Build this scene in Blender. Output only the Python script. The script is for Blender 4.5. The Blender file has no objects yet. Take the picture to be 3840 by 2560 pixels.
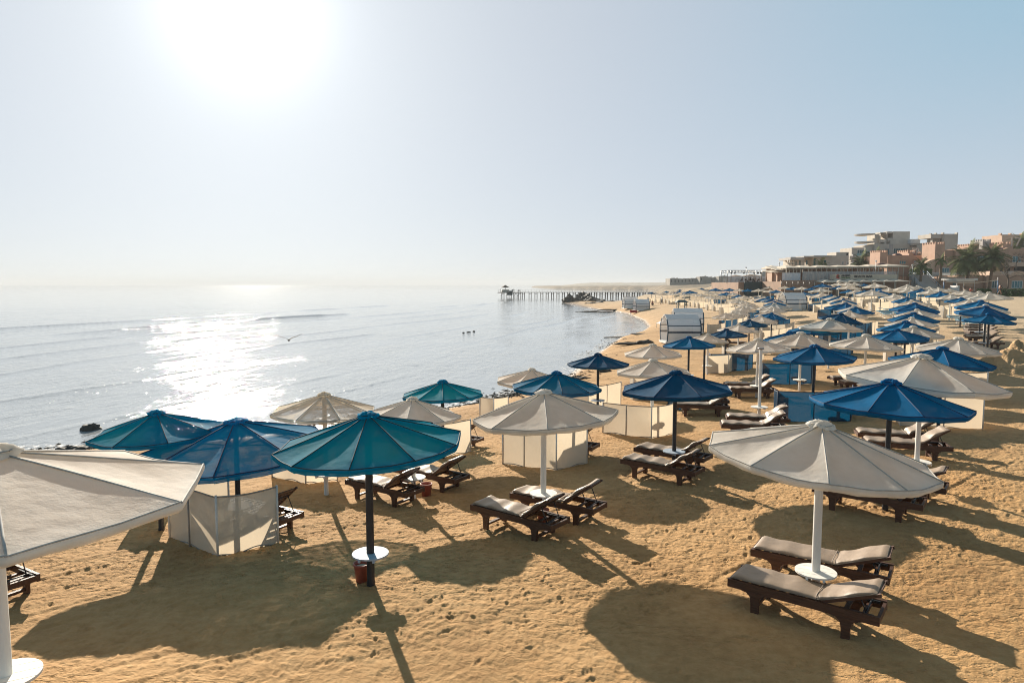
import bpy, bmesh, math, random
import numpy as np
from mathutils import Vector, Matrix
R=math.radians
random.seed(7)
SC=bpy.context.scene
C=SC.collection
# ---------------------------------------------------------------- camera
CAM_H=4.64; PITCH=R(4.776)
cam=bpy.data.cameras.new('camera'); cam.lens=24.0; cam.sensor_width=36.0
cam.clip_start=0.1; cam.clip_end=60000
camo=bpy.data.objects.new('camera',cam); C.objects.link(camo)
camo.location=(0,0,CAM_H); camo.rotation_euler=(R(90)-PITCH,0,0)
SC.camera=camo
# ---------------------------------------------------------------- sky, sun, exposure
SUN_AZ=R(-20.7); SUN_EL=R(20.3)
sundir=Vector((math.sin(SUN_AZ)*math.cos(SUN_EL),math.cos(SUN_AZ)*math.cos(SUN_EL),math.sin(SUN_EL)))
W=bpy.data.worlds.new("World"); SC.world=W; W.use_nodes=True
wn=W.node_tree; wn.nodes.clear()
sky=wn.nodes.new('ShaderNodeTexSky'); sky.sky_type='NISHITA'; sky.sun_disc=False
sky.sun_elevation=SUN_EL; sky.sun_rotation=SUN_AZ
sky.air_density=0.6; sky.dust_density=1.0; sky.ozone_density=3.0; sky.altitude=0
bg=wn.nodes.new('ShaderNodeBackground'); bg.inputs['Strength'].default_value=0.10
wo=wn.nodes.new('ShaderNodeOutputWorld')
# hazy morning air: the sky's contrast is flattened and a bright aureole sits round the sun
gm=wn.nodes.new('ShaderNodeGamma'); gm.inputs['Gamma'].default_value=0.20
wn.links.new(sky.outputs[0],gm.inputs['Color'])
mu=wn.nodes.new('ShaderNodeVectorMath'); mu.operation='MULTIPLY'; mu.inputs[1].default_value=(2.20,2.37,2.44)
wn.links.new(gm.outputs[0],mu.inputs[0])
wt=wn.nodes.new('ShaderNodeTexCoord'); dt=wn.nodes.new('ShaderNodeVectorMath'); dt.operation='DOT_PRODUCT'
dt.inputs[1].default_value=sundir; wn.links.new(wt.outputs['Generated'],dt.inputs[0])
mx0=wn.nodes.new('ShaderNodeMath'); mx0.operation='MAXIMUM'; mx0.inputs[1].default_value=0.0; wn.links.new(dt.outputs['Value'],mx0.inputs[0])
pw=wn.nodes.new('ShaderNodeMath'); pw.operation='POWER'; pw.inputs[1].default_value=260.0; wn.links.new(mx0.outputs[0],pw.inputs[0])
ga=wn.nodes.new('ShaderNodeMath'); ga.operation='MULTIPLY'; ga.inputs[1].default_value=2.4; wn.links.new(pw.outputs[0],ga.inputs[0])
pw2=wn.nodes.new('ShaderNodeMath'); pw2.operation='POWER'; pw2.inputs[1].default_value=42.0; wn.links.new(mx0.outputs[0],pw2.inputs[0])
ga2=wn.nodes.new('ShaderNodeMath'); ga2.operation='MULTIPLY_ADD'; ga2.inputs[1].default_value=0.45; wn.links.new(pw2.outputs[0],ga2.inputs[0]); wn.links.new(ga.outputs[0],ga2.inputs[2])
# clear-air falloff: the zenith and the side away from the sun are darker
sz=wn.nodes.new('ShaderNodeSeparateXYZ'); wn.links.new(wt.outputs['Generated'],sz.inputs[0])
f1=wn.nodes.new('ShaderNodeMapRange'); f1.interpolation_type='SMOOTHSTEP'
for k_,v_ in (('From Min',.40),('From Max',.80),('To Min',1.0),('To Max',.58)): f1.inputs[k_].default_value=v_
wn.links.new(sz.outputs['Z'],f1.inputs['Value'])
f2=wn.nodes.new('ShaderNodeMapRange'); f2.interpolation_type='SMOOTHSTEP'
for k_,v_ in (('From Min',-.35),('From Max',.50),('To Min',.78),('To Max',1.0)): f2.inputs[k_].default_value=v_
wn.links.new(dt.outputs['Value'],f2.inputs['Value'])
f3=wn.nodes.new('ShaderNodeMath'); f3.operation='MULTIPLY'; wn.links.new(f1.outputs[0],f3.inputs[0]); wn.links.new(f2.outputs[0],f3.inputs[1])
mu2=wn.nodes.new('ShaderNodeVectorMath'); mu2.operation='SCALE'; wn.links.new(mu.outputs[0],mu2.inputs[0]); wn.links.new(f3.outputs[0],mu2.inputs['Scale'])
# bluer high up, away from the sun
g1=wn.nodes.new('ShaderNodeMapRange'); g1.interpolation_type='SMOOTHSTEP'
for k_,v_ in (('From Min',.93),('From Max',.55),('To Min',0.0),('To Max',1.0)): g1.inputs[k_].default_value=v_
wn.links.new(dt.outputs['Value'],g1.inputs['Value'])
g2=wn.nodes.new('ShaderNodeMapRange'); g2.interpolation_type='SMOOTHSTEP'
for k_,v_ in (('From Min',.06),('From Max',.38),('To Min',0.0),('To Max',1.0)): g2.inputs[k_].default_value=v_
wn.links.new(sz.outputs['Z'],g2.inputs['Value'])
g3=wn.nodes.new('ShaderNodeMath'); g3.operation='MULTIPLY'; wn.links.new(g1.outputs[0],g3.inputs[0]); wn.links.new(g2.outputs[0],g3.inputs[1])
g4=wn.nodes.new('ShaderNodeMix'); g4.data_type='RGBA'; g4.inputs[6].default_value=(1.0,1.0,1.03,1); g4.inputs[7].default_value=(.72,.97,1.06,1); wn.links.new(g3.outputs[0],g4.inputs[0])
mu3=wn.nodes.new('ShaderNodeVectorMath'); mu3.operation='MULTIPLY'; wn.links.new(mu2.outputs[0],mu3.inputs[0]); wn.links.new(g4.outputs[2],mu3.inputs[1])
ad0=wn.nodes.new('ShaderNodeVectorMath'); ad0.operation='ADD'; wn.links.new(mu3.outputs[0],ad0.inputs[0]); wn.links.new(ga2.outputs[0],ad0.inputs[1])
wn.links.new(ad0.outputs[0],bg.inputs['Color']); wn.links.new(bg.outputs[0],wo.inputs['Surface'])
sl=bpy.data.lights.new('sun','SUN'); sl.energy=5.0; sl.angle=R(0.53); sl.color=(1.0,0.89,0.74)
so=bpy.data.objects.new('sun',sl); C.objects.link(so)
so.rotation_euler=sundir.to_track_quat('Z','Y').to_euler(); so.location=(-30,80,40)
SC.view_settings.view_transform='Standard'; SC.view_settings.look='None'
SC.view_settings.gamma=1.0; SC.view_settings.use_curve_mapping=False
SC.view_settings.exposure=0.98
SC.cycles.use_denoising=True; SC.cycles.pixel_filter_type='BLACKMAN_HARRIS'; SC.cycles.filter_width=1.05
SC.cycles.max_bounces=6; SC.cycles.transparent_max_bounces=10
SC.cycles.sample_clamp_indirect=4.0
# ---------------------------------------------------------------- helpers
def px(u,v,Y):
    """world point of the photo's pixel (u,v) at the distance Y in front of the camera"""
    x=(u-1920)/2560.0; y=-(v-1280)/2560.0
    cp,sp=math.cos(PITCH),math.sin(PITCH)
    d=(x,cp+y*sp,-sp+y*cp); t=Y/d[1]
    return Vector((d[0]*t,Y,CAM_H+d[2]*t))
def link(o,parent=None):
    C.objects.link(o)
    if parent is not None: o.parent=parent
    return o
def tag(o,label=None,cat=None,group=None,kind=None):
    if label: o['label']=label
    if cat: o['category']=cat
    if group: o['group']=group
    if kind: o['kind']=kind
    return o
def thing(name,label,cat,loc=(0,0,0),rz=0.0,group=None):
    o=bpy.data.objects.new(name,None); o.empty_display_size=0.2; C.objects.link(o)
    o.location=loc; o.rotation_euler=(0,0,rz)
    return tag(o,label,cat,group)
class MB:
    def __init__(s): s.v=[];s.f=[];s.m=[];s.sm=[]
    def add(s,vs,fs,mi=0,smooth=False,M=None):
        b=len(s.v)
        s.v+= [tuple(M@Vector(p)) for p in vs] if M is not None else [tuple(p) for p in vs]
        for f in fs: s.f.append(tuple(i+b for i in f)); s.m.append(mi); s.sm.append(smooth)
        return s
    def box(s,x0,y0,z0,x1,y1,z1,mi=0,M=None):
        vs=[(x0,y0,z0),(x1,y0,z0),(x1,y1,z0),(x0,y1,z0),(x0,y0,z1),(x1,y0,z1),(x1,y1,z1),(x0,y1,z1)]
        return s.add(vs,[(0,3,2,1),(4,5,6,7),(0,1,5,4),(1,2,6,5),(2,3,7,6),(3,0,4,7)],mi,False,M)
    def bar(s,p,q,w,h,mi=0,up=(0,0,1)):
        p=Vector(p);q=Vector(q);d=(q-p);L=d.length;d.normalize();u=Vector(up)
        sx=d.cross(u)
        if sx.length<1e-4: sx=d.cross(Vector((0,1,0)))
        sx.normalize(); uz=sx.cross(d)
        vs=[]
        for t in (p,q):
            for a,b in ((-1,-1),(1,-1),(1,1),(-1,1)): vs.append(t+sx*a*w/2+uz*b*h/2)
        return s.add(vs,[(0,1,2,3),(7,6,5,4),(0,4,5,1),(1,5,6,2),(2,6,7,3),(3,7,4,0)],mi)
    def tube(s,pts,r,n=8,mi=0,cap=True,smooth=True):
        pts=[Vector(p) for p in pts]; rs=r if isinstance(r,(list,tuple)) else [r]*len(pts)
        vs=[];N=len(pts);ref=None
        for i,p in enumerate(pts):
            d=(pts[min(i+1,N-1)]-pts[max(i-1,0)]).normalized()
            if ref is None:
                ref=Vector((0,0,1)) if abs(d.z)<.9 else Vector((1,0,0))
            a=d.cross(ref).normalized(); b=a.cross(d)
            for k in range(n):
                t=2*math.pi*k/n; vs.append(p+(a*math.cos(t)+b*math.sin(t))*rs[i])
        fs=[]
        for i in range(N-1):
            for k in range(n):
                k2=(k+1)%n; fs.append((i*n+k,i*n+k2,(i+1)*n+k2,(i+1)*n+k))
        s.add(vs,fs,mi,smooth)
        if cap:
            b=len(s.v)-len(vs)
            s.f.append(tuple(b+k for k in reversed(range(n))));s.m.append(mi);s.sm.append(False)
            s.f.append(tuple(b+(N-1)*n+k for k in range(n)));s.m.append(mi);s.sm.append(False)
        return s
    def lathe(s,prof,n=20,mi=0,smooth=True,cx=0,cy=0):
        vs=[];fs=[]
        for r,z in prof:
            for k in range(n):
                t=2*math.pi*k/n; vs.append((cx+r*math.cos(t),cy+r*math.sin(t),z))
        for i in range(len(prof)-1):
            for k in range(n):
                k2=(k+1)%n; fs.append((i*n+k,i*n+k2,(i+1)*n+k2,(i+1)*n+k))
        return s.add(vs,fs,mi,smooth)
    def prism(s,poly,axis,a,b,mi=0,M=None):
        """extrude a 2-D outline; axis 'y': poly=(x,z); 'x': poly=(y,z); 'z': poly=(x,y)"""
        def mk(p,t):
            return (p[0],t,p[1]) if axis=='y' else ((t,p[0],p[1]) if axis=='x' else (p[0],p[1],t))
        n=len(poly); vs=[mk(p,a) for p in poly]+[mk(p,b) for p in poly]
        fs=[tuple(range(n)),tuple(reversed(range(n,2*n)))]+[(i,i+n,(i+1)%n+n,(i+1)%n) for i in range(n)]
        return s.add(vs,fs,mi,False,M)
    def build(s,name,mats,parent=None,bevel=0):
        me=bpy.data.meshes.new(name); me.from_pydata(s.v,[],s.f)
        if not isinstance(mats,(list,tuple)): mats=[mats]
        for m in mats: me.materials.append(m)
        me.polygons.foreach_set('material_index',s.m); me.polygons.foreach_set('use_smooth',s.sm)
        bm=bmesh.new(); bm.from_mesh(me); bmesh.ops.recalc_face_normals(bm,faces=bm.faces) if not getattr(s,'raw',False) else None
        bm.to_mesh(me); bm.free(); me.update()
        o=bpy.data.objects.new(name,me); link(o,parent)
        if bevel:
            b=o.modifiers.new('edge','BEVEL'); b.width=bevel; b.segments=2; b.limit_method='ANGLE'; b.angle_limit=R(40)
        return o
# ---- materials
def mat(name):
    m=bpy.data.materials.new(name); m.use_nodes=True; nt=m.node_tree
    p=nt.nodes.get('Principled BSDF'); return m,nt,p
def N(nt,t,**k):
    n=nt.nodes.new(t)
    for a,b in k.items():
        if a in n.inputs.keys(): n.inputs[a].default_value=b
        else: setattr(n,a,b)
    return n
def ramp(nt,stops):
    r=nt.nodes.new('ShaderNodeValToRGB'); e=r.color_ramp.elements
    while len(e)<len(stops): e.new(0.5)
    for i,(p,c) in enumerate(stops):
        e[i].position=p; e[i].color=(c[0],c[1],c[2],1)
    return r
def simple(name,col,rough=0.6,var=0.25,scale=6.0,metal=0.0,bump=0.0,bscale=40.0,coord='Object',spec=0.5,stretch=None):
    """plain surface with uneven colour and a little relief"""
    m,nt,p=mat(name); L=nt.links
    tc=N(nt,'ShaderNodeTexCoord'); src=tc.outputs[coord]
    if stretch:
        mp=N(nt,'ShaderNodeMapping'); mp.inputs['Scale'].default_value=stretch
        L.new(src,mp.inputs['Vector']); src=mp.outputs[0]
    n=N(nt,'ShaderNodeTexNoise',Scale=scale,Detail=5.0,Roughness=0.6); L.new(src,n.inputs['Vector'])
    lo=[c*(1-var) for c in col]; hi=[min(1,c*(1+var)) for c in col]
    r=ramp(nt,[(0.3,lo),(0.7,hi)]); L.new(n.outputs['Fac'],r.inputs['Fac'])
    oi=N(nt,'ShaderNodeObjectInfo'); hs=N(nt,'ShaderNodeHueSaturation')
    mr=N(nt,'ShaderNodeMapRange'); mr.inputs['To Min'].default_value=0.92; mr.inputs['To Max'].default_value=1.08
    L.new(oi.outputs['Random'],mr.inputs['Value']); L.new(mr.outputs[0],hs.inputs['Value'])
    L.new(r.outputs[0],hs.inputs['Color']); L.new(hs.outputs[0],p.inputs['Base Color'])
    p.inputs['Roughness'].default_value=rough; p.inputs['Metallic'].default_value=metal
    p.inputs['Specular IOR Level'].default_value=spec
    if bump:
        n2=N(nt,'ShaderNodeTexNoise',Scale=bscale,Detail=4.0); L.new(src,n2.inputs['Vector'])
        b=N(nt,'ShaderNodeBump',Strength=bump,Distance=0.02); L.new(n2.outputs['Fac'],b.inputs['Height']); L.new(b.outputs[0],p.inputs['Normal'])
    return m
def fabric(name,col,trans_col,tmix=0.38,net=0.04,stain=0.25,rough=0.8,netvar=0.0,edge=None):
    """woven shade cloth: diffuse + light coming through + a little open weave"""
    m,nt,p=mat(name); L=nt.links; nt.nodes.remove(p); out=nt.nodes['Material Output']
    tc=N(nt,'ShaderNodeTexCoord')
    n=N(nt,'ShaderNodeTexNoise',Scale=2.2,Detail=6.0,Roughness=0.65); L.new(tc.outputs['Object'],n.inputs['Vector'])
    r=ramp(nt,[(0.32,[c*(1-stain) for c in col]),(0.62,col)]); L.new(n.outputs['Fac'],r.inputs['Fac'])
    oi=N(nt,'ShaderNodeObjectInfo'); hs=N(nt,'ShaderNodeHueSaturation')
    mr=N(nt,'ShaderNodeMapRange'); mr.inputs['To Min'].default_value=0.86; mr.inputs['To Max'].default_value=1.06
    L.new(oi.outputs['Random'],mr.inputs['Value']); L.new(mr.outputs[0],hs.inputs['Value']); L.new(r.outputs[0],hs.inputs['Color'])
    # weave relief
    wv=N(nt,'ShaderNodeTexNoise',Scale=90.0,Detail=2.0); L.new(tc.outputs['Object'],wv.inputs['Vector'])
    wr=N(nt,'ShaderNodeTexNoise',Scale=5.0,Detail=3.0); L.new(tc.outputs['Object'],wr.inputs['Vector'])
    ad=N(nt,'ShaderNodeMath',operation='MULTIPLY_ADD'); ad.inputs[1].default_value=0.12
    L.new(wv.outputs['Fac'],ad.inputs[0]); L.new(wr.outputs['Fac'],ad.inputs[2])
    bp=N(nt,'ShaderNodeBump',Strength=0.5,Distance=0.05); L.new(ad.outputs[0],bp.inputs['Height'])
    d=N(nt,'ShaderNodeBsdfPrincipled',Roughness=rough); d.inputs['Specular IOR Level'].default_value=0.08
    L.new(hs.outputs[0],d.inputs['Base Color']); L.new(bp.outputs[0],d.inputs['Normal'])
    t=N(nt,'ShaderNodeBsdfTranslucent'); t.inputs['Color'].default_value=(*trans_col,1)
    mx=N(nt,'ShaderNodeMixShader'); mx.inputs[0].default_value=tmix
    L.new(d.outputs[0],mx.inputs[1]); L.new(t.outputs[0],mx.inputs[2])
    tr=N(nt,'ShaderNodeBsdfTransparent'); m2=N(nt,'ShaderNodeMixShader'); m2.inputs[0].default_value=net
    if netvar:
        nn=N(nt,'ShaderNodeTexNoise',Scale=7.0,Detail=4.0); L.new(tc.outputs['Object'],nn.inputs['Vector'])
        mr2=N(nt,'ShaderNodeMapRange'); mr2.inputs['From Min'].default_value=.4; mr2.inputs['From Max'].default_value=.65
        mr2.inputs['To Min'].default_value=net; mr2.inputs['To Max'].default_value=net+netvar
        L.new(nn.outputs['Fac'],mr2.inputs['Value']); L.new(mr2.outputs[0],m2.inputs[0])
    L.new(mx.outputs[0],m2.inputs[1]); L.new(tr.outputs[0],m2.inputs[2]); L.new(m2.outputs[0],out.inputs['Surface'])
    return m
M={}
M['white_cloth']=fabric('off_white_cloth',(0.86,0.83,0.775),(0.95,0.88,0.76),0.46,0.012,0.30)
M['white_net']=fabric('off_white_net',(0.70,0.64,0.53),(0.72,0.60,0.42),0.42,0.10,0.18,netvar=0.3)
M['blue_cloth']=fabric('blue_cloth',(0.003,0.16,0.38),(0.001,0.22,0.50),0.36,0.012,0.3)
M['navy_cloth']=fabric('navy_cloth',(0.005,0.09,0.20),(0.003,0.11,0.25),0.32,0.012,0.3)
M['faded_cloth']=fabric('faded_blue_net',(0.008,0.24,0.50),(0.001,0.36,0.68),0.46,0.02,0.3,netvar=0.07)
M['teal_cloth']=fabric('teal_cloth',(0.001,0.25,0.40),(0.0005,0.46,0.74),0.52,0.01,0.3)
M['mixed_cloth']=fabric('teal_faded_blue_cloth',(0.003,0.18,0.38),(0.001,0.28,0.58),0.45,0.03,0.3)
M['white_seam']=simple('cream_seam',(0.40,0.37,0.33),0.8,0.2,20)
M['blue_seam']=simple('dark_blue_seam',(0.004,0.035,0.10),0.8,0.2,20)
M['teal_seam']=simple('dark_teal_seam',(0.004,0.045,0.06),0.8,0.2,20)
M['white_paint']=simple('white_paint',(0.72,0.70,0.65),0.62,0.10,9,bump=.15,stretch=(1,1,.3))
M['black_paint']=simple('black_paint',(0.012,0.014,0.018),0.42,0.3,9,bump=.2)
M['blue_paint']=simple('blue_grey_paint',(0.34,0.41,0.49),0.62,0.2,9)
M['wood']=simple('dark_red_wood',(0.075,0.030,0.014),0.5,0.45,7,bump=.35,bscale=22,stretch=(.6,6,6))
M['wood_dark']=simple('black_brown_wood',(0.030,0.017,0.011),0.5,0.45,7,bump=.3,stretch=(.6,6,6))
M['cushion']=simple('taupe_cushion',(0.285,0.212,0.15),0.5,0.14,3.5,bump=.35,bscale=9)
M['cushion_edge']=simple('cushion_piping',(0.22,0.17,0.13),0.55,0.15,9)
M['teal_cushion']=simple('teal_cushion',(0.01,0.19,0.30),0.5,0.2,4,bump=.2,bscale=9)
M['metal']=simple('grey_metal',(0.25,0.25,0.25),0.4,0.15,9,metal=.6)
M['terracotta_pot']=simple('red_plastic',(0.33,0.085,0.055),0.5,0.2,9)
M['rock']=simple('dark_rock',(0.045,0.037,0.028),0.75,0.5,2.2,bump=.8,bscale=6)
M['screen_white']=fabric('cream_screen_cloth',(0.64,0.585,0.50),(0.66,0.56,0.42),0.44,0.03,0.14)
M['screen_blue']=fabric('blue_screen_net',(0.003,0.05,0.11),(0.0015,0.062,0.135),0.40,0.05,0.3)
M['hem_blue']=simple('navy_hem',(0.006,0.025,0.06),0.7,0.2,9)
M['hem_white']=simple('grey_hem',(0.30,0.28,0.25),0.8,0.3,9)
# ---------------------------------------------------------------- terrain height (metres, sea level -1.65)
SEA=-1.65
CTRL=[(0,6,0,2),(-4,6,0.05,2),(4,6,0,2),(8,6,0.1,2),(-2.2,10.2,0,4),(3.9,9.9,0,4),(0.5,12.6,0,3),(-5,11.3,0,2),(7.4,13.2,0.1,3),(-7.3,9.9,0,2),(3.5,16.3,-0.05,6),(0.5,16.5,-0.15,4),(4.5,20.5,-0.1,6),(10,28,-0.1,6),(8.4,22.9,0,6),(-2.4,15,-0.35,5),(11,32,-0.1,3),(-5,15.8,-0.25,5),(6.7,23.9,-0.05,3),(14,22,0.15,3),(15,10,0.6,2),(30,14,1.2,1),(14,18,0.3,2),(22,26,0.5,2),(40,52,1.5,1),(119,167,2.2,3),(60,90,1.9,1),(90,160,2.3,2),(90,120,2.3,2),(70,145,2.6,3),(50,145,2.6,2),(-5,22,-1.2,1),(-12,14,-0.4,2),(-20,12,-0.8,2),(-20,18,-1.2,1),(60,260,1.5,1),(80,320,1.5,1),(24,235,-1.35,3),(32,238,-1.3,3),(22,205,-1.2,2),(28,215,-1.1,2),(150,400,3,2),(140,600,3,2),(250,300,6,2),(300,150,4,2),(100,60,2.5,1),(60,20,2,1),(-6.9,13.2,-0.36,1),(-4.0,9.7,0.18,1),(-4.4,15.9,-0.44,1),(-2.3,10.6,0.09,1),(-2.3,15.5,-0.49,1),(-2.1,20.7,-0.82,1),(0.6,22.1,-0.63,1),(1.2,18.8,-0.31,1),(0.6,13.6,-0.02,1),(3.4,27.1,-0.65,1),(4.4,21.4,-0.25,1),(4.1,17.1,-0.07,1),(6.1,29.3,-0.46,1),(8.8,33.7,-0.46,1),(4.4,9.5,0.17,1),(7.4,13.3,0.23,1),(8.9,14.8,0.57,1),(13.1,20.6,0.21,1),(16.3,24.8,0.17,1),(10.7,23.9,-0.02,1),(10.3,28.5,-0.17,1),(13.3,32.8,-0.16,1),(12.8,30.1,0.0,1),(16.3,36.7,-0.01,1),(14.4,27.7,0.07,1),(17.1,30.3,0.14,1),(18.5,31.4,0.19,1),(19.8,34.3,0.27,1),(21.5,36.6,0.35,1),(23.4,39.7,0.48,1),(25.7,43.3,0.54,1),(27.2,45.8,0.6,1),(28.8,48.6,0.67,1),(28.0,47.5,0.83,1),(32.4,55.4,0.86,1),(35.1,60.7,0.98,1),(36.8,64.6,1.06,1),(38.0,68.1,1.18,1),(42.3,78.5,1.38,1),(40.0,76.1,1.49,1),(53.5,94.8,1.57,1),(47.9,82.4,1.68,1),(47.7,79.8,1.6,1),(46.2,75.7,1.51,1),(42.9,68.6,1.38,1),(48.1,87.4,1.7,1),(51.0,95.5,1.67,1),(47.8,90.3,2.28,1),(48.5,83.9,2.08,1),(51.1,86.2,1.96,1),(52.2,85.7,1.84,1),(52.0,83.4,1.74,1),(53.8,84.1,1.61,1),(47.5,71.8,1.51,1),(40.7,59.6,1.5,1),(38.7,55.5,1.48,1),(40.7,63.6,1.21,1),(37.0,56.3,1.05,1),(35.8,53.3,1.0,1),(31.9,46.4,1.03,1),(30.5,43.9,0.82,1),(27.7,39.9,0.84,1),(27.8,40.0,0.67,1),(25.4,36.3,0.56,1),(45.5,88.4,1.38,1),(45.6,90.4,1.48,1),(46.9,95.4,1.37,1),(49.0,99.7,2.02,1),(54.6,114.3,1.88,1),(59.2,128.1,2.05,1),(67.9,145.4,2.54,1),(64.2,134.6,2.51,1),(62.1,127.2,2.52,1),(65.6,131.3,2.47,1),(67.5,131.4,2.29,1),(52.3,115.4,2.24,1),(65.9,149.8,2.21,1),(74.4,173.1,2.07,1),(63.1,150.4,2.24,1),(67.4,164.9,2.11,1),(53.1,125.6,1.7,1),(51.4,117.6,1.57,1),(43.8,97.3,1.63,1),(52.2,127.1,1.65,1),(42.7,100.1,0.98,1),(46.5,106.3,0.69,1),(45.3,101.3,0.88,1),(37.9,83.6,1.09,1),(37.1,79.4,0.95,1),(35.3,74.9,0.88,1),(34.7,72.6,0.86,1),(32.9,68.3,0.81,1),(31.6,65.2,0.72,1),(29.9,61.6,0.63,1),(25.9,52.9,0.68,1),(25.9,51.8,0.47,1),(25.3,50.3,0.44,1),(22.7,45.9,0.35,1),(20.8,43.0,0.29,1),(17.1,36.6,0.29,1),(18.8,60.1,-0.4,1),(20.3,62.9,-0.47,1),(21.8,65.8,-0.38,1),(23.3,68.7,-0.14,1),(25.2,73.2,-0.06,1),(27.1,78.7,0.01,1),(28.2,82.5,0.05,1),(29.5,87.6,0.06,1),(29.3,88.4,0.09,1),(30.6,93.4,0.13,1),(26.0,67.6,0.27,1),(26.1,67.9,-0.01,1),(25.0,65.4,-0.03,1),(22.2,58.3,-0.14,1),(21.4,56.2,-0.22,1),(19.3,52.9,-0.31,1),(17.3,49.7,-0.45,1),(15.0,45.2,-0.52,1),(13.1,41.7,-0.61,1),(11.3,39.1,-0.72,1),(33.1,90.0,0.53,1),(33.1,88.3,0.48,1),(33.0,87.0,0.36,1),(33.0,86.6,0.36,1),(30.6,79.3,0.28,1),(29.7,77.2,0.2,1),(42.3,107.4,0.96,1),(45.4,117.7,1.15,1),(45.8,121.3,1.19,1),(51.8,141.8,1.11,1),(47.2,131.0,1.27,1),(47.9,139.0,1.2,1),(47.8,143.8,1.21,1),(47.1,148.2,1.27,1),(49.3,160.7,1.1,1),(53.9,176.8,1.49,1),(57.2,176.8,1.52,1),(59.8,176.8,1.74,1),(61.6,172.6,2.14,1),(58.9,167.4,1.65,1),(67.2,183.9,1.67,1),(65.5,173.7,2.2,1),(58.0,154.2,1.68,1),(63.2,161.3,2.09,1),(59.5,153.5,1.75,1),(55.9,140.3,1.75,1),(37.8,120.5,0.74,1),(38.5,119.2,0.67,1),(36.1,109.0,0.45,1),(35.0,103.3,0.46,1),(32.5,106.2,0.3,1),(34.7,170.1,0.18,1),(35.7,170.1,0.09,1),(33.2,151.9,0.23,1),(43.6,193.4,0.22,1),(34.5,151.9,0.23,1),(40.0,169.7,0.5,1),(34.4,147.1,0.37,1),(34.2,142.9,0.3,1),(40.0,163.8,0.51,1),(58.0,236.4,0.35,1),(43.8,173.2,0.79,1),(39.4,157.0,0.54,1),(38.4,147.7,0.79,1),(35.8,141.8,0.28,1),(37.7,144.2,0.17,1),(35.8,132.9,0.36,1),(35.7,128.9,0.32,1),(37.6,132.9,0.05,1),(34.8,119.8,0.13,1),(31.9,106.3,0.24,1),(47.1,170.2,0.45,1),(52.4,189.0,1.06,1),(50.9,190.7,0.85,1),(40.7,141.8,0.62,1),(39.5,132.9,0.54,1),(38.4,125.7,0.63,1),(47.7,168.1,0.96,1),(59.9,208.4,1.17,1),(46.3,155.7,1.25,1),(55.2,212.5,0.54,1),(77.1,283.7,0.3,1),(95.4,372.0,-0.47,1)]
SHORE=[(-60,-30),(-48,0),(-40,14),(-28,22),(-18.4,25.3),(-15.9,25.1),(-13.0,26.5),(-8.5,30.5),(-2.07,35.3),(0.1,38.9),(3.3,44.8),(7.7,61.9),(12.3,78.9),(16.6,88.2),(19.8,99.8),(22.2,116),(24.1,143),(23.5,158),(20.5,172),(18.5,194),(17.5,225),(18.5,247),(24,251),(33,246),(43,252),(53,300),(73,367),(95,450),(120,560),(150,760),(60,1000),(40,1500),(200,2600),(900,3500)]
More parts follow.
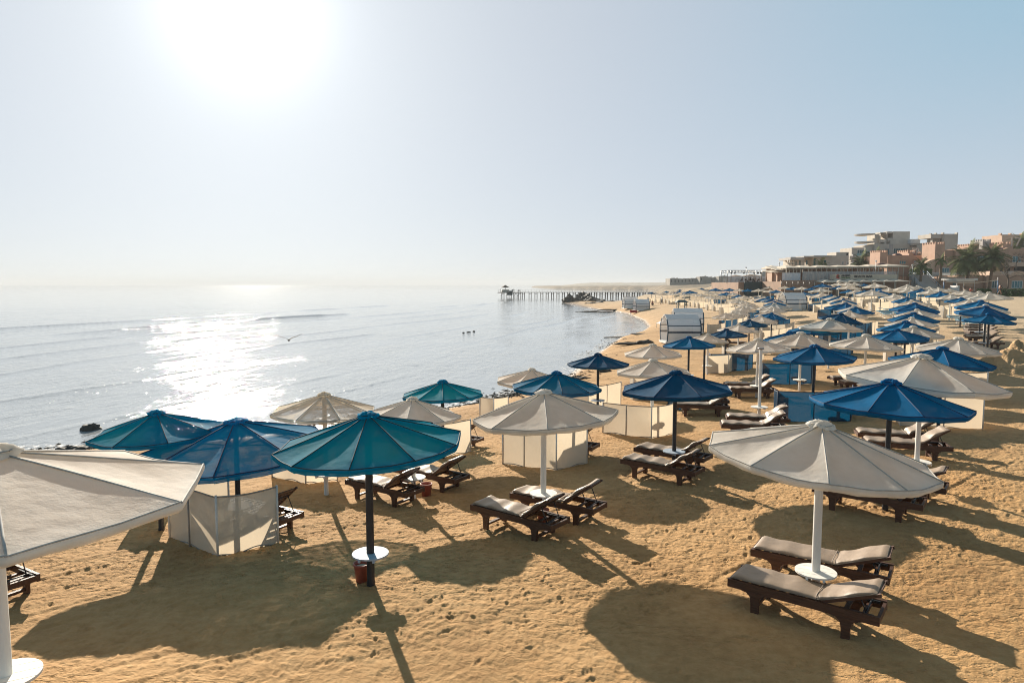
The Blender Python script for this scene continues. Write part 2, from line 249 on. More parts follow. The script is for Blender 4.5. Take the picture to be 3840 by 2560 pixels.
UMB=[
('t',-6.94,13.16,2.14,2.4,8,2,'teal parasol farthest left, standing right of the lone dark rock in the sea'),
('n',-5.38,13.1,2.0,3.7,8,3,'faded blue see-through parasol behind the nearest off-white one at left'),
('o',-4.42,15.9,2.06,2.45,8,-1,'off-white net parasol with sun glitter on the water showing through it'),
('t',-2.19,10.25,2.66,2.83,10,3,'bright teal parasol in the front row with round table on black pole'),
('w',-2.29,15.55,2.01,2.25,8,-2,'off-white parasol with a round table just behind the front bright teal parasol'),
('t',-2.06,20.01,1.77,2.42,10,0,'teal parasol against the sea, left of the small half-hidden off-white one'),
('w',0.63,21.8,1.91,2.31,8,0,'small off-white parasol half hidden behind the two-tone teal and blue parasol'),
('m',1.24,18.81,2.19,2.5,10,-1,'two-tone parasol, teal on its left side and blue on its right'),
('w',0.64,13.61,2.48,2.92,8,4,'off-white parasol at the centre with crumpled cap above two dark loungers'),
('v',3.39,26.72,1.89,2.4,10,0,'navy parasol standing alone beside the waterline before the curved beach'),
('w',4.44,21.39,2.25,2.39,8,1,'off-white parasol above the cream corner screen, between two dark blue parasols'),
('v',4.12,17.06,2.43,2.81,8,2,'dark blue parasol on black pole above two loungers, right of the cream corner screen'),
('w',6.03,29.14,2.05,2.52,8,0,'off-white parasol between the lone navy waterline parasol and the slatted barrel hut'),
('b',8.76,33.67,2.04,2.54,8,0,'navy parasol directly in front of the large white slatted barrel hut'),
('w',4.36,9.49,2.67,3.04,10,-5,'big off-white ten-sided parasol at the right front above two cushioned loungers'),
('b',7.43,13.27,2.73,2.87,10,-2,'deep blue parasol on black pole just behind the big right front off-white one'),
('w',8.94,14.8,3.07,3.3,8,-4,'wide off-white parasol with open holes in its cap, behind the deep blue one'),
('b',13.05,20.61,2.71,2.82,8,-3,'bright blue parasol peeking out behind the wide off-white one with cap holes'),
('w',16.29,24.84,2.67,2.73,10,0,'off-white parasol left of the heap of pale dug sand'),
('b',10.65,23.92,2.48,2.78,8,0,'blue parasol on black pole over the nearest blue net screens'),
('w',10.33,28.55,2.33,2.62,10,0,'off-white parasol on white pole behind the bare white pole without canopy'),
('b',13.35,32.77,2.34,2.56,8,0,'blue parasol overlapping the right shoulder of the off-white one behind the bare pole'),
('w',12.79,30.11,2.5,2.95,10,0,'off-white parasol mostly hidden behind two blue ones above stacked blue screens'),
('b',16.29,36.73,2.49,2.63,8,0,'dark blue parasol with pale lit left edge above the row of blue net screens'),
('w',14.4,27.67,2.57,2.77,10,0,'off-white parasol on thick white pole, left of the front blue of the right rows'),
('b',17.1,30.28,2.64,2.67,8,0,'first blue parasol from the front in the long overlapping row beside teal loungers'),
('w',18.52,31.43,2.69,2.58,10,0,'first off-white parasol from the front in the long overlapping row beside teal loungers'),
('b',19.8,34.28,2.77,2.64,8,0,'second blue parasol from the front in the long overlapping row beside teal loungers'),
('w',21.45,36.62,2.85,2.58,10,0,'second off-white parasol from the front in the long overlapping row beside teal loungers'),
('b',23.36,39.68,2.98,2.67,8,0,'third blue parasol from the front in the long overlapping row beside teal loungers'),
('w',25.58,43.1,3.05,2.53,10,0,'third off-white parasol from the front in the long overlapping row beside teal loungers'),
('b',27.2,45.83,3.1,2.52,8,0,'fourth blue parasol from the front in the long overlapping row beside teal loungers'),
('w',28.78,48.62,3.17,2.53,10,0,'fourth off-white parasol from the front in the long overlapping row beside teal loungers'),
('b',28.02,47.51,3.33,3.1,8,-3,'fifth blue parasol from the front in the long overlapping row beside teal loungers'),
('w',32.38,55.36,3.36,2.58,10,0,'fifth off-white parasol from the front in the long overlapping row beside teal loungers'),
('b',35.08,60.72,3.48,2.46,8,0,'sixth blue parasol from the front in the long overlapping row beside teal loungers'),
('w',36.65,64.33,3.57,2.35,10,0,'sixth off-white parasol from the front in the long overlapping row beside teal loungers'),
('w',38.02,68.06,3.68,2.51,8,0,'seventh off-white parasol from the front in the long overlapping row beside teal loungers'),
('b',42.29,78.48,3.88,2.47,10,0,'second blue parasol from left among the far rows below the terracotta resort'),
('w',40.01,76.09,3.99,3.2,8,0,'first off-white parasol from left among the far rows below the terracotta resort'),
('b',53.28,94.43,4.08,2.55,10,0,'third blue parasol from left among the far rows below the terracotta resort'),
('w',47.68,82.08,4.18,2.83,8,0,'fourth off-white parasol from left among the far rows below the terracotta resort'),
('b',47.7,79.79,4.1,2.71,10,0,'fourth blue parasol from left among the far rows below the terracotta resort'),
('w',46.02,75.36,4.01,2.6,8,0,'seventh off-white parasol from left among the far rows below the terracotta resort'),
('b',42.76,68.32,3.88,2.66,10,0,'fifth blue parasol from left among the far rows below the terracotta resort'),
('w',48.14,87.43,4.2,2.85,8,0,'second off-white parasol from left among the far rows below the terracotta resort'),
('b',50.79,95.12,4.17,2.77,10,0,'first blue parasol from left among the far rows below the terracotta resort'),
('w',47.84,90.32,4.78,3.23,8,0,'fourteenth off-white parasol from left among the far rows below the beach bar sign'),
('w',48.47,83.95,4.58,3.18,10,0,'third off-white parasol from left among the far rows below the terracotta resort'),
('w',51.06,86.21,4.46,3.01,8,0,'fifth off-white parasol from left among the far rows below the terracotta resort'),
('w',52.19,85.65,4.34,2.9,10,0,'sixth off-white parasol from left among the far rows below the terracotta resort'),
('w',51.95,83.37,4.24,2.83,8,0,'eighth off-white parasol from left among the far rows below the terracotta resort'),
('w',53.75,84.1,4.11,2.61,10,0,'ninth off-white parasol from left among the far rows below the terracotta resort'),
('w',47.51,71.78,4.01,2.74,8,0,'eleventh off-white parasol from left among the far rows below the terracotta resort'),
('w',40.74,59.64,4.0,3.2,10,0,'twelfth off-white parasol from left among the far rows below the terracotta resort'),
('w',38.7,55.52,3.98,3.27,8,0,'thirteenth off-white parasol from left among the far rows below the terracotta resort'),
('w',40.75,63.59,3.71,2.45,10,0,'tenth off-white parasol from left among the far rows below the terracotta resort'),
('b',36.85,56.06,3.55,2.43,8,0,'fourth blue parasol from the front in the rightmost overlapping row beside open sand'),
('w',35.76,53.33,3.5,2.4,10,0,'third off-white parasol from the front in the rightmost overlapping row beside open sand'),
('b',31.87,46.44,3.53,3.12,8,0,'third blue parasol from the front in the rightmost overlapping row beside open sand'),
('w',30.47,43.95,3.32,2.69,10,0,'second off-white parasol from the front in the rightmost overlapping row beside open sand'),
('b',27.7,39.92,3.34,3.07,8,-6,'second blue parasol from the front in the rightmost overlapping row beside open sand'),
('w',27.76,39.97,3.17,2.6,10,-5,'first off-white parasol from the front in the rightmost overlapping row beside open sand'),
('b',25.35,36.25,3.06,2.49,8,-3,'first blue parasol from the front in the rightmost overlapping row beside open sand'),
('b',45.49,88.36,3.88,2.36,10,0,'twelfth blue parasol from left among the far rows below the beach bar sign'),
('w',45.57,90.38,3.98,2.71,8,0,'thirteenth off-white parasol from left among the far rows below the beach bar sign'),
('b',46.93,95.39,3.87,2.38,10,0,'tenth blue parasol from left among the far rows below the beach bar sign'),
('w',49.02,99.68,4.52,3.3,8,0,'eleventh off-white parasol from left among the far rows below the beach bar sign'),
('b',54.45,113.9,4.38,3.05,10,0,'ninth blue parasol from left among the far rows below the beach bar sign'),
('w',59.23,128.11,4.55,2.82,8,0,'seventh off-white parasol from left among the far rows below the beach bar sign'),
('w',67.94,145.42,5.04,2.85,10,0,'eighth off-white parasol from left among the far rows below the beach bar sign'),
('w',64.22,134.56,5.01,3.13,8,0,'ninth off-white parasol from left among the far rows below the beach bar sign'),
('w',62.12,127.19,5.02,3.3,10,0,'tenth off-white parasol from left among the far rows below the beach bar sign'),
('w',65.64,131.25,4.97,3.06,8,0,'twelfth off-white parasol from left among the far rows below the beach bar sign'),
('b',67.25,130.86,4.79,2.77,10,0,'eleventh blue parasol from left among the far rows below the beach bar sign'),
('b',52.27,115.4,4.74,3.3,8,0,'seventh blue parasol from left among the far rows below the beach bar sign'),
('w',65.95,149.78,4.71,2.82,10,0,'fourth off-white parasol from left among the far rows below the beach bar sign'),
('b',74.38,173.07,4.57,2.75,8,0,'fourth blue parasol from left among the far rows below the beach bar sign'),
('w',62.86,149.89,4.73,2.94,10,0,'first off-white parasol from left among the far rows below the beach bar sign'),
('b',67.17,164.21,4.61,2.78,8,0,'first blue parasol from left among the far rows below the beach bar sign'),
('w',52.91,125.09,4.2,2.72,10,0,'second off-white parasol from left among the far rows below the beach bar sign'),
('b',51.45,117.65,4.07,2.43,8,0,'fifth blue parasol from left among the far rows below the beach bar sign'),
('w',43.8,97.32,4.13,3.3,10,0,'fifth off-white parasol from left among the far rows below the beach bar sign'),
('b',52.22,127.11,4.15,2.76,8,0,'second blue parasol from left among the far rows below the beach bar sign'),
('b',42.73,100.09,3.48,2.25,10,0,'third blue parasol from left among the far rows below the beach bar sign'),
('w',46.53,106.32,3.19,2.25,8,0,'third off-white parasol from left among the far rows below the beach bar sign'),
('b',45.28,101.27,3.38,2.25,10,0,'sixth blue parasol from left among the far rows below the beach bar sign'),
('w',37.91,83.6,3.59,3.04,8,0,'sixth off-white parasol from left among the far rows below the beach bar sign'),
('b',36.9,79.04,3.46,2.43,10,0,'eighth blue parasol from left among the far rows below the beach bar sign'),
('w',35.32,74.87,3.38,2.44,8,0,'fifth off-white parasol from the front in the middle overlapping row behind standing screens'),
('b',34.7,72.59,3.36,2.39,10,0,'fourth blue parasol from the front in the middle overlapping row behind standing screens'),
('w',32.86,68.26,3.31,2.61,8,0,'fourth off-white parasol from the front in the middle overlapping row behind standing screens'),
('b',31.48,64.95,3.22,2.46,10,0,'third blue parasol from the front in the middle overlapping row behind standing screens'),
('w',29.91,61.63,3.13,2.45,8,0,'third off-white parasol from the front in the middle overlapping row behind standing screens'),
('b',25.85,52.91,3.18,3.15,10,-4,'second blue parasol from the front in the middle overlapping row behind standing screens'),
('w',25.78,51.56,2.98,2.52,8,0,'second off-white parasol from the front in the middle overlapping row behind standing screens'),
('b',25.23,50.11,2.95,2.47,10,0,'first blue parasol from the front in the middle overlapping row behind standing screens'),
('w',22.7,45.91,2.85,2.46,8,0,'first off-white parasol from the front in the middle overlapping row behind standing screens'),
('v',20.78,43.04,2.79,2.58,10,-8,'dark blue parasol at the front of the middle overlapping row'),
('w',17.08,36.62,2.79,3.28,8,0,'wide off-white parasol with strut visible underneath, behind blue screens at centre right'),
('w',18.7,59.79,2.11,2.43,10,0,'first off-white parasol from the front in the tight all-white parasol cluster'),
('w',20.28,62.86,2.03,2.25,8,0,'second off-white parasol from the front in the tight all-white parasol cluster'),
('w',21.77,65.8,2.12,2.25,10,0,'third off-white parasol from the front in the tight all-white parasol cluster'),
('w',23.28,68.74,2.36,2.52,8,0,'fourth off-white parasol from the front in the tight all-white parasol cluster'),
('w',25.12,72.85,2.45,2.4,10,0,'fifth off-white parasol from the front in the tight all-white parasol cluster'),
('w',27.15,78.67,2.51,2.25,8,0,'sixth off-white parasol from the front in the tight all-white parasol cluster'),
('w',28.23,82.51,2.55,2.3,10,0,'seventh off-white parasol from the front in the tight all-white parasol cluster'),
('w',29.51,87.62,2.56,2.25,8,0,'eighth off-white parasol from the front in the tight all-white parasol cluster'),
('w',29.15,87.94,2.6,2.31,10,0,'ninth off-white parasol from the front in the tight all-white parasol cluster'),
('w',30.56,93.41,2.63,2.25,8,0,'tenth off-white parasol from the front in the tight all-white parasol cluster'),
('w',25.96,67.57,2.77,3.3,10,0,'third off-white parasol from the front in the overlapping row right of the all-white cluster'),
('b',25.94,67.6,2.5,2.39,8,0,'second blue parasol from the front in the overlapping row right of the all-white cluster'),
('w',24.91,65.1,2.48,2.54,10,0,'second off-white parasol from the front in the overlapping row right of the all-white cluster'),
('w',22.06,58.11,2.37,2.72,8,0,'first off-white parasol from the front in the overlapping row right of the all-white cluster'),
('b',21.28,55.92,2.29,2.54,10,-6,'first blue parasol from the front in the overlapping row right of the all-white cluster'),
('w',19.31,52.95,2.19,2.62,8,0,'off-white parasol second in line behind the slatted hut, above blue screens'),
('v',17.22,49.46,2.06,2.49,10,0,'navy parasol with light left edge between two off-white ones, right of slatted hut'),
('w',14.98,45.06,1.99,2.66,8,0,'off-white parasol between two navy ones, right of the slatted barrel hut'),
('v',13.05,41.49,1.9,2.55,10,0,'navy parasol in front of the upright blue screen with black posts'),
('w',11.16,38.75,1.81,2.35,8,0,'off-white parasol right of the navy one that stands before the slatted hut'),
('w',33.15,89.97,3.03,3.24,10,0,'sixth off-white parasol from the front in the overlapping row right of the all-white cluster'),
('b',32.97,87.98,2.98,3.08,8,0,'fifth blue parasol from the front in the overlapping row right of the all-white cluster'),
('w',32.83,86.61,2.86,2.6,10,0,'fifth off-white parasol from the front in the overlapping row right of the all-white cluster'),
('b',32.87,86.21,2.87,2.61,8,0,'fourth blue parasol from the front in the overlapping row right of the all-white cluster'),
('w',30.63,79.33,2.78,2.67,10,0,'fourth off-white parasol from the front in the overlapping row right of the all-white cluster'),
('b',29.57,76.89,2.7,2.53,8,0,'third blue parasol from the front in the overlapping row right of the all-white cluster'),
('w',42.33,107.38,3.46,2.28,10,0,'thirteenth off-white parasol from left among the far rows below the dark green terrace wall'),
('b',45.17,117.14,3.65,2.27,8,0,'tenth blue parasol from left among the far rows below the dark green terrace wall'),
('w',45.79,121.26,3.69,2.44,10,0,'eleventh off-white parasol from left among the far rows below the dark green terrace wall'),
('w',51.83,141.84,3.61,2.25,8,0,'ninth off-white parasol from left among the far rows below the dark green terrace wall'),
('w',46.99,130.48,3.77,2.66,10,0,'eighth off-white parasol from left among the far rows below the dark green terrace wall'),
('b',47.64,138.39,3.7,2.42,8,0,'sixth blue parasol from left among the far rows below the dark green terrace wall'),
('w',47.82,143.8,3.71,2.63,10,0,'fifth off-white parasol from left among the far rows below the dark green terrace wall'),
('b',47.09,148.21,3.77,3.1,8,0,'third blue parasol from left among the far rows below the dark green terrace wall'),
('w',49.27,160.71,3.6,2.64,10,0,'second off-white parasol from left among the far rows below the dark green terrace wall'),
('b',53.91,176.8,3.99,3.09,8,0,'first blue parasol from left among the far rows below the dark green terrace wall'),
('w',57.2,176.83,4.02,2.9,10,0,'fourth off-white parasol from left among the far rows below the dark green terrace wall'),
('b',59.82,176.84,4.24,2.9,8,0,'fifth blue parasol from left among the far rows below the dark green terrace wall'),
('w',61.36,172.0,4.64,2.92,10,0,'seventh off-white parasol from left among the far rows below the dark green terrace wall'),
('b',58.95,167.44,4.15,2.79,8,0,'seventh blue parasol from left among the far rows below the dark green terrace wall'),
('b',67.19,183.92,4.17,2.73,10,0,'eighth blue parasol from left among the far rows below the dark green terrace wall'),
('b',65.28,172.97,4.7,2.79,8,0,'ninth blue parasol from left among the far rows below the dark green terrace wall'),
('w',57.71,153.53,4.19,2.68,10,0,'tenth off-white parasol from left among the far rows below the dark green terrace wall'),
('w',62.93,160.66,4.59,2.89,8,0,'twelfth off-white parasol from left among the far rows below the dark green terrace wall'),
('b',59.26,152.91,4.25,2.67,10,0,'eleventh blue parasol from left among the far rows below the dark green terrace wall'),
('w',55.64,139.74,4.25,2.74,8,0,'fourteenth off-white parasol from left among the far rows below the dark green terrace wall'),
('b',37.75,120.48,3.24,2.97,10,0,'second blue parasol from left among the far rows below the dark green terrace wall'),
('w',38.51,119.17,3.17,2.46,8,0,'third off-white parasol from left among the far rows below the dark green terrace wall'),
('b',36.06,109.03,2.95,2.25,10,0,'fourth blue parasol from left among the far rows below the dark green terrace wall'),
('w',35.03,103.26,2.96,2.52,8,0,'sixth off-white parasol from left among the far rows below the dark green terrace wall'),
('w',32.36,105.72,2.81,2.3,10,0,'first off-white parasol from left among the far rows below the dark green terrace wall'),
('b',34.66,170.15,2.68,2.25,8,0,'first blue parasol from left among the far parasols at the root of the pier'),
('w',35.7,170.14,2.59,2.25,10,0,'first off-white parasol from left among the far parasols at the root of the pier'),
('w',33.25,151.9,2.73,2.25,8,0,'second off-white parasol from left among the far parasols at the root of the pier'),
('b',43.64,193.38,2.72,2.25,10,0,'second blue parasol from left among the far parasols at the root of the pier'),
('w',34.45,151.9,2.73,2.25,8,0,'third off-white parasol from left among the far parasols at the root of the pier'),
('w',40.02,169.73,3.0,2.52,10,0,'fifth off-white parasol from left among the far parasols at the root of the pier'),
('w',34.45,147.07,2.87,2.65,8,0,'fourth off-white parasol from left among the far parasols at the root of the pier'),
('w',34.2,142.93,2.8,2.39,10,0,'sixth off-white parasol from left among the far parasols at the root of the pier'),
('b',40.01,163.8,3.01,2.43,8,0,'third blue parasol from left among the far parasols at the root of the pier'),
('b',57.98,236.39,2.85,2.25,10,0,'fourth blue parasol from left among the far parasols at the root of the pier'),
('b',43.76,173.18,3.29,2.94,8,0,'fifth blue parasol from left among the far parasols at the root of the pier'),
('w',39.35,157.02,3.04,2.5,10,0,'seventh off-white parasol from left among the far parasols at the root of the pier'),
('b',38.36,147.75,3.29,3.29,8,0,'seventh blue parasol from left among the far parasols at the root of the pier'),
('w',35.76,141.77,2.78,2.25,10,0,'eighth off-white parasol from left among the far parasols at the root of the pier'),
('w',37.67,144.17,2.67,2.25,8,0,'tenth off-white parasol from left among the far parasols at the root of the pier'),
('w',35.78,132.91,2.86,2.25,10,0,'twelfth off-white parasol from left among the far parasols at the root of the pier'),
('w',35.66,128.87,2.82,2.25,8,0,'thirteenth off-white parasol from left among the far parasols at the root of the pier'),
('w',37.62,132.88,2.55,2.25,10,0,'fourteenth off-white parasol from left among the far parasols at the root of the pier'),
('w',34.8,119.77,2.63,2.25,8,0,'eighteenth off-white parasol from left among the far parasols at the root of the pier'),
('w',31.9,106.29,2.74,2.25,10,0,'twentieth off-white parasol from left among the far parasols at the root of the pier'),
('b',47.07,170.17,2.95,2.25,8,0,'ninth blue parasol from left among the far parasols at the root of the pier'),
('b',52.35,188.99,3.56,2.9,10,0,'tenth blue parasol from left among the far parasols at the root of the pier'),
('w',50.9,190.67,3.35,2.73,8,0,'eleventh off-white parasol from left among the far parasols at the root of the pier'),
('w',40.73,141.8,3.12,2.25,10,0,'sixteenth off-white parasol from left among the far parasols at the root of the pier'),
('w',39.52,132.92,3.04,2.25,8,0,'nineteenth off-white parasol from left among the far parasols at the root of the pier'),
('w',38.36,125.68,3.13,2.33,10,0,'twenty-first off-white parasol from left among the far parasols at the root of the pier'),
('w',47.72,168.07,3.46,2.76,8,0,'fifteenth off-white parasol from left among the far parasols at the root of the pier'),
('w',60.19,209.28,3.67,2.77,10,0,'seventeenth off-white parasol from left among the far parasols at the root of the pier'),
('b',46.35,155.7,3.75,3.3,8,0,'eleventh blue parasol from left among the far parasols at the root of the pier'),
('w',54.9,211.52,3.04,2.35,10,0,'ninth off-white parasol from left among the far parasols at the root of the pier'),
('b',77.09,283.7,2.8,2.25,8,0,'eighth blue parasol from left among the far parasols at the root of the pier'),
('b',94.56,368.85,2.05,2.54,10,0,'sixth blue parasol from left among the far parasols at the root of the pier'),
('w',-4.41,5.67,3.23,3.36,8,0.01,'nearest off-white parasol, cut by the left edge, slatted table below it'),
]
SCREENS=[
('w', 1.06, [(-5.9, 13.9), (-6.52, 12.65), (-5.11, 11.51), (-4.35, 12.35)], 'cream corner screen at left front under the faded blue parasol, loungers behind it'),
('w', 1.0, [(-6.25, 17.43), (-5.2, 16.86), (-4.49, 17.21)], 'cream screen below the glittering net parasol, partly hidden by the front teal parasol'),
('w', 1.0, [(-7.93, 14.13), (-7.48, 13.9), (-7.27, 14.11)], 'low curved cream screen half hidden behind the nearest off-white canopy'),
('w', 1.0, [(-2.65, 20.93), (-2.16, 20.09), (-1.28, 20.77)], 'cream screen with shadows of a pole, left of the centre off-white parasol'),
('w', 1.05, [(-0.26, 18.52), (1.15, 17.41), (2.01, 18.03)], 'cream corner screen directly below the two-tone parasol, behind the centre parasol'),
('w', 1.0, [(2.98, 22.13), (4.33, 20.91), (5.16, 21.46)], "cream corner screen left of the dark blue parasol's pole, chair shadow on it"),
('w', 1.0, [(2.35, 28.44), (3.08, 27.31), (4.55, 28.25)], "pale cream screen with two posts beside the navy waterline parasol's foot"),
('w', 1.0, [(-1.28, 26.78), (-0.7, 25.95), (-0.15, 26.16)], "small cream screen close to the water, left of the centre parasol's cap"),
('w', 1.0, [(5.34, 30.57), (5.32, 29.66), (6.86, 28.67)], 'cream screen behind the pole of the off-white parasol between two dark blue ones'),
('b', 1.05, [(9.21, 23.71), (9.11, 23.16), (11.45, 22.81), (12.05, 23.91)], 'large blue net screen nearest the camera, right of the bare white pole'),
('b', 1.02, [(12.05, 32.98), (12.02, 32.43), (14.12, 31.96), (14.8, 33.06)], 'blue net screen behind the nearest blue one, under its blue parasol'),
('w', 1.12, [(12.65, 22.14), (12.45, 21.59), (14.48, 20.71), (15.17, 21.81)], 'white screen with flared post, right of the deep blue parasol'),
('w', 1.05, [(16.62, 26.98), (16.56, 26.43), (18.21, 25.94), (19.0, 27.04)], 'white screen whose end shows right of the wide off-white parasol'),
('b', 1.05, [(12.02, 41.4), (11.8, 40.3), (13.8, 39.72), (14.47, 40.82)], 'vivid blue net screen with black posts, behind the bare black pole'),
('w', 1.05, [(11.45, 40.36), (11.25, 39.26), (12.45, 39.05), (13.07, 40.15)], 'cream screen between the bare black pole and the vivid blue screen'),
('b', 1.0, [(6.17, 26.72), (6.23, 25.99), (6.74, 26.13)], 'blue net screen end beside the bare black pole'),
('w', 1.0, [(14.33, 46.36), (14.13, 45.26), (16.02, 44.06), (16.75, 45.16)], 'cream screen behind the vivid blue net screen, under a navy parasol'),
('w', 1.05, [(42.76, 82.03), (42.58, 80.93), (45.32, 81.95), (46.93, 83.05)], 'second cream screen from left among the screens among the right-hand rows'),
('w', 1.05, [(51.71, 94.9), (51.31, 93.8), (53.21, 95.0), (55.05, 96.1)], 'fourth cream screen from left among the screens among the right-hand rows'),
('w', 1.1, [(42.38, 67.78), (42.13, 66.68), (44.55, 67.74), (46.14, 68.84)], 'ninth cream screen from left among the screens among the right-hand rows'),
('w', 1.0, [(49.52, 88.48), (49.02, 87.38), (50.71, 88.58), (52.48, 89.68)], 'fifth cream screen from left among the screens among the right-hand rows'),
('b', 1.0, [(55.87, 109.24), (55.8, 108.14), (58.42, 108.38), (60.43, 109.48)], 'first blue screen from left among the screens among the right-hand rows'),
('w', 1.0, [(48.96, 96.02), (48.66, 94.92), (51.08, 96.12), (52.87, 97.22)], 'first cream screen from left among the screens among the right-hand rows'),
('w', 1.0, [(52.74, 106.18), (52.51, 105.08), (55.55, 106.28), (57.47, 107.38)], 'eighth cream screen from left among the screens standing in the middle rows'),
('w', 1.0, [(60.7, 102.66), (60.34, 101.56), (63.79, 102.76), (65.95, 103.86)], 'sixth cream screen from left among the screens among the right-hand rows'),
('b', 1.0, [(60.66, 97.81), (60.51, 96.71), (62.48, 97.6), (64.6, 98.7)], 'third blue screen from left among the screens among the right-hand rows'),
('w', 1.0, [(50.05, 82.94), (49.74, 81.84), (53.07, 83.04), (54.92, 84.14)], 'eighth cream screen from left among the screens among the right-hand rows'),
('w', 1.0, [(55.08, 86.05), (54.59, 84.95), (56.28, 86.15), (58.22, 87.25)], 'tenth cream screen from left among the screens among the right-hand rows'),
('b', 1.0, [(67.91, 119.88), (67.38, 118.78), (70.58, 119.98), (72.95, 121.08)], 'second blue screen from left among the screens among the right-hand rows'),
('w', 1.0, [(41.74, 101.24), (41.51, 100.14), (43.24, 101.11), (44.79, 102.21)], 'second cream screen from left among the screens standing in the middle rows'),
('w', 1.0, [(41.22, 97.47), (40.98, 96.37), (43.24, 97.57), (44.78, 98.67)], 'third cream screen from left among the screens standing in the middle rows'),
('b', 1.0, [(40.16, 92.72), (39.79, 91.62), (42.47, 92.82), (44.0, 93.92)], 'first blue screen from left among the screens standing in the middle rows'),
('w', 1.0, [(39.38, 89.37), (39.05, 88.27), (41.26, 88.4), (42.74, 89.5)], 'fifth cream screen from left among the screens standing in the middle rows'),
('b', 1.0, [(34.75, 77.64), (34.29, 76.54), (36.27, 76.0), (37.6, 77.1)], 'third blue screen from left among the screens standing in the middle rows'),
('w', 1.0, [(35.84, 77.45), (35.58, 76.35), (36.54, 76.49), (37.89, 77.59)], 'sixth cream screen from left among the screens standing in the middle rows'),
('b', 1.0, [(50.57, 116.28), (50.49, 115.18), (52.83, 115.55), (54.67, 116.65)], 'second blue screen from left among the screens standing in the middle rows'),
('w', 1.0, [(51.66, 120.88), (51.49, 119.78), (52.85, 120.66), (54.69, 121.76)], 'fourth cream screen from left among the screens standing in the middle rows'),
('w', 1.0, [(72.81, 157.55), (73.42, 156.45), (75.87, 157.65), (78.39, 158.75)], 'seventh cream screen from left among the screens standing in the middle rows'),
('w', 1.0, [(62.98, 126.34), (62.68, 125.24), (65.72, 126.44), (67.94, 127.54)], 'ninth cream screen from left among the screens standing in the middle rows'),
('b', 1.0, [(62.69, 127.67), (62.34, 126.57), (63.3, 126.92), (65.45, 128.02)], 'fourth blue screen from left among the screens standing in the middle rows'),
('b', 1.0, [(46.33, 130.83), (46.18, 129.73), (48.46, 129.85), (50.17, 130.95)], 'third blue screen from left among the screens between slatted hut and middle rows'),
('w', 1.0, [(65.72, 183.82), (65.76, 182.72), (67.12, 183.92), (69.38, 185.02)], 'fifth cream screen from left among the screens between slatted hut and middle rows'),
('w', 1.0, [(58.35, 159.39), (58.15, 158.29), (60.29, 157.16), (62.35, 158.26)], 'ninth cream screen from left among the screens between slatted hut and middle rows'),
('w', 1.0, [(47.32, 136.2), (47.22, 135.1), (48.26, 136.3), (49.95, 137.4)], 'fourth cream screen from left among the screens between slatted hut and middle rows'),
('w', 1.0, [(56.15, 144.73), (55.94, 143.63), (57.27, 144.83), (59.24, 145.93)], 'first cream screen from left among the screens standing in the middle rows'),
('w', 1.0, [(37.74, 121.28), (37.89, 120.18), (39.04, 120.34), (40.46, 121.44)], 'third cream screen from left among the screens between slatted hut and middle rows'),
('w', 1.0, [(30.41, 100.43), (30.71, 99.33), (32.47, 99.86), (33.7, 100.96)], 'eighteenth cream screen from left among the long row of screens above the slatted hut'),
('b', 1.0, [(34.05, 94.65), (34.0, 93.55), (35.2, 94.75), (36.5, 95.85)], 'fifth blue screen from left among the screens between slatted hut and middle rows'),
('b', 1.0, [(29.97, 88.08), (30.28, 86.98), (31.06, 88.18), (32.24, 89.28)], 'second blue screen from left among the screens between slatted hut and middle rows'),
('w', 1.0, [(35.86, 181.48), (36.07, 180.38), (36.81, 181.17), (38.16, 182.27)], 'first cream screen from left among the long row of screens above the slatted hut'),
('w', 1.0, [(33.02, 165.07), (33.06, 163.97), (34.44, 165.17), (35.73, 166.27)], 'second cream screen from left among the long row of screens above the slatted hut'),
('w', 1.0, [(33.58, 161.02), (33.56, 159.92), (34.84, 161.12), (36.14, 162.22)], 'third cream screen from left among the long row of screens above the slatted hut'),
('w', 1.0, [(34.29, 158.77), (34.17, 157.67), (35.32, 158.87), (36.63, 159.97)], 'fourth cream screen from left among the long row of screens above the slatted hut'),
('w', 1.0, [(34.51, 155.0), (34.42, 153.9), (36.71, 155.1), (38.06, 156.2)], 'fifth cream screen from left among the long row of screens above the slatted hut'),
('w', 1.0, [(33.7, 147.83), (33.64, 146.73), (36.12, 147.93), (37.45, 149.03)], 'sixth cream screen from left among the long row of screens above the slatted hut'),
('w', 1.0, [(33.45, 138.2), (33.55, 137.1), (35.09, 138.3), (36.4, 139.4)], 'seventh cream screen from left among the long row of screens above the slatted hut'),
('w', 1.0, [(34.49, 135.77), (34.35, 134.67), (35.17, 135.87), (36.47, 136.97)], 'ninth cream screen from left among the long row of screens above the slatted hut'),
('w', 1.0, [(33.88, 131.31), (33.9, 130.21), (35.23, 131.41), (36.54, 132.51)], 'eleventh cream screen from left among the long row of screens above the slatted hut'),
('w', 1.0, [(33.43, 126.41), (33.43, 125.31), (34.8, 126.51), (36.09, 127.61)], 'twelfth cream screen from left among the long row of screens above the slatted hut'),
('w', 1.0, [(33.11, 122.47), (33.06, 121.37), (35.22, 122.57), (36.52, 123.67)], 'fourteenth cream screen from left among the long row of screens above the slatted hut'),
('w', 1.0, [(32.03, 113.11), (32.01, 112.01), (33.02, 113.21), (34.26, 114.31)], 'fifteenth cream screen from left among the long row of screens above the slatted hut'),
('w', 1.0, [(32.2, 110.11), (32.16, 109.01), (34.37, 110.21), (35.65, 111.31)], 'seventeenth cream screen from left among the long row of screens above the slatted hut'),
('w', 1.0, [(40.68, 141.63), (40.68, 140.53), (41.74, 141.67), (43.24, 142.77)], 'sixteenth cream screen from left among the long row of screens above the slatted hut'),
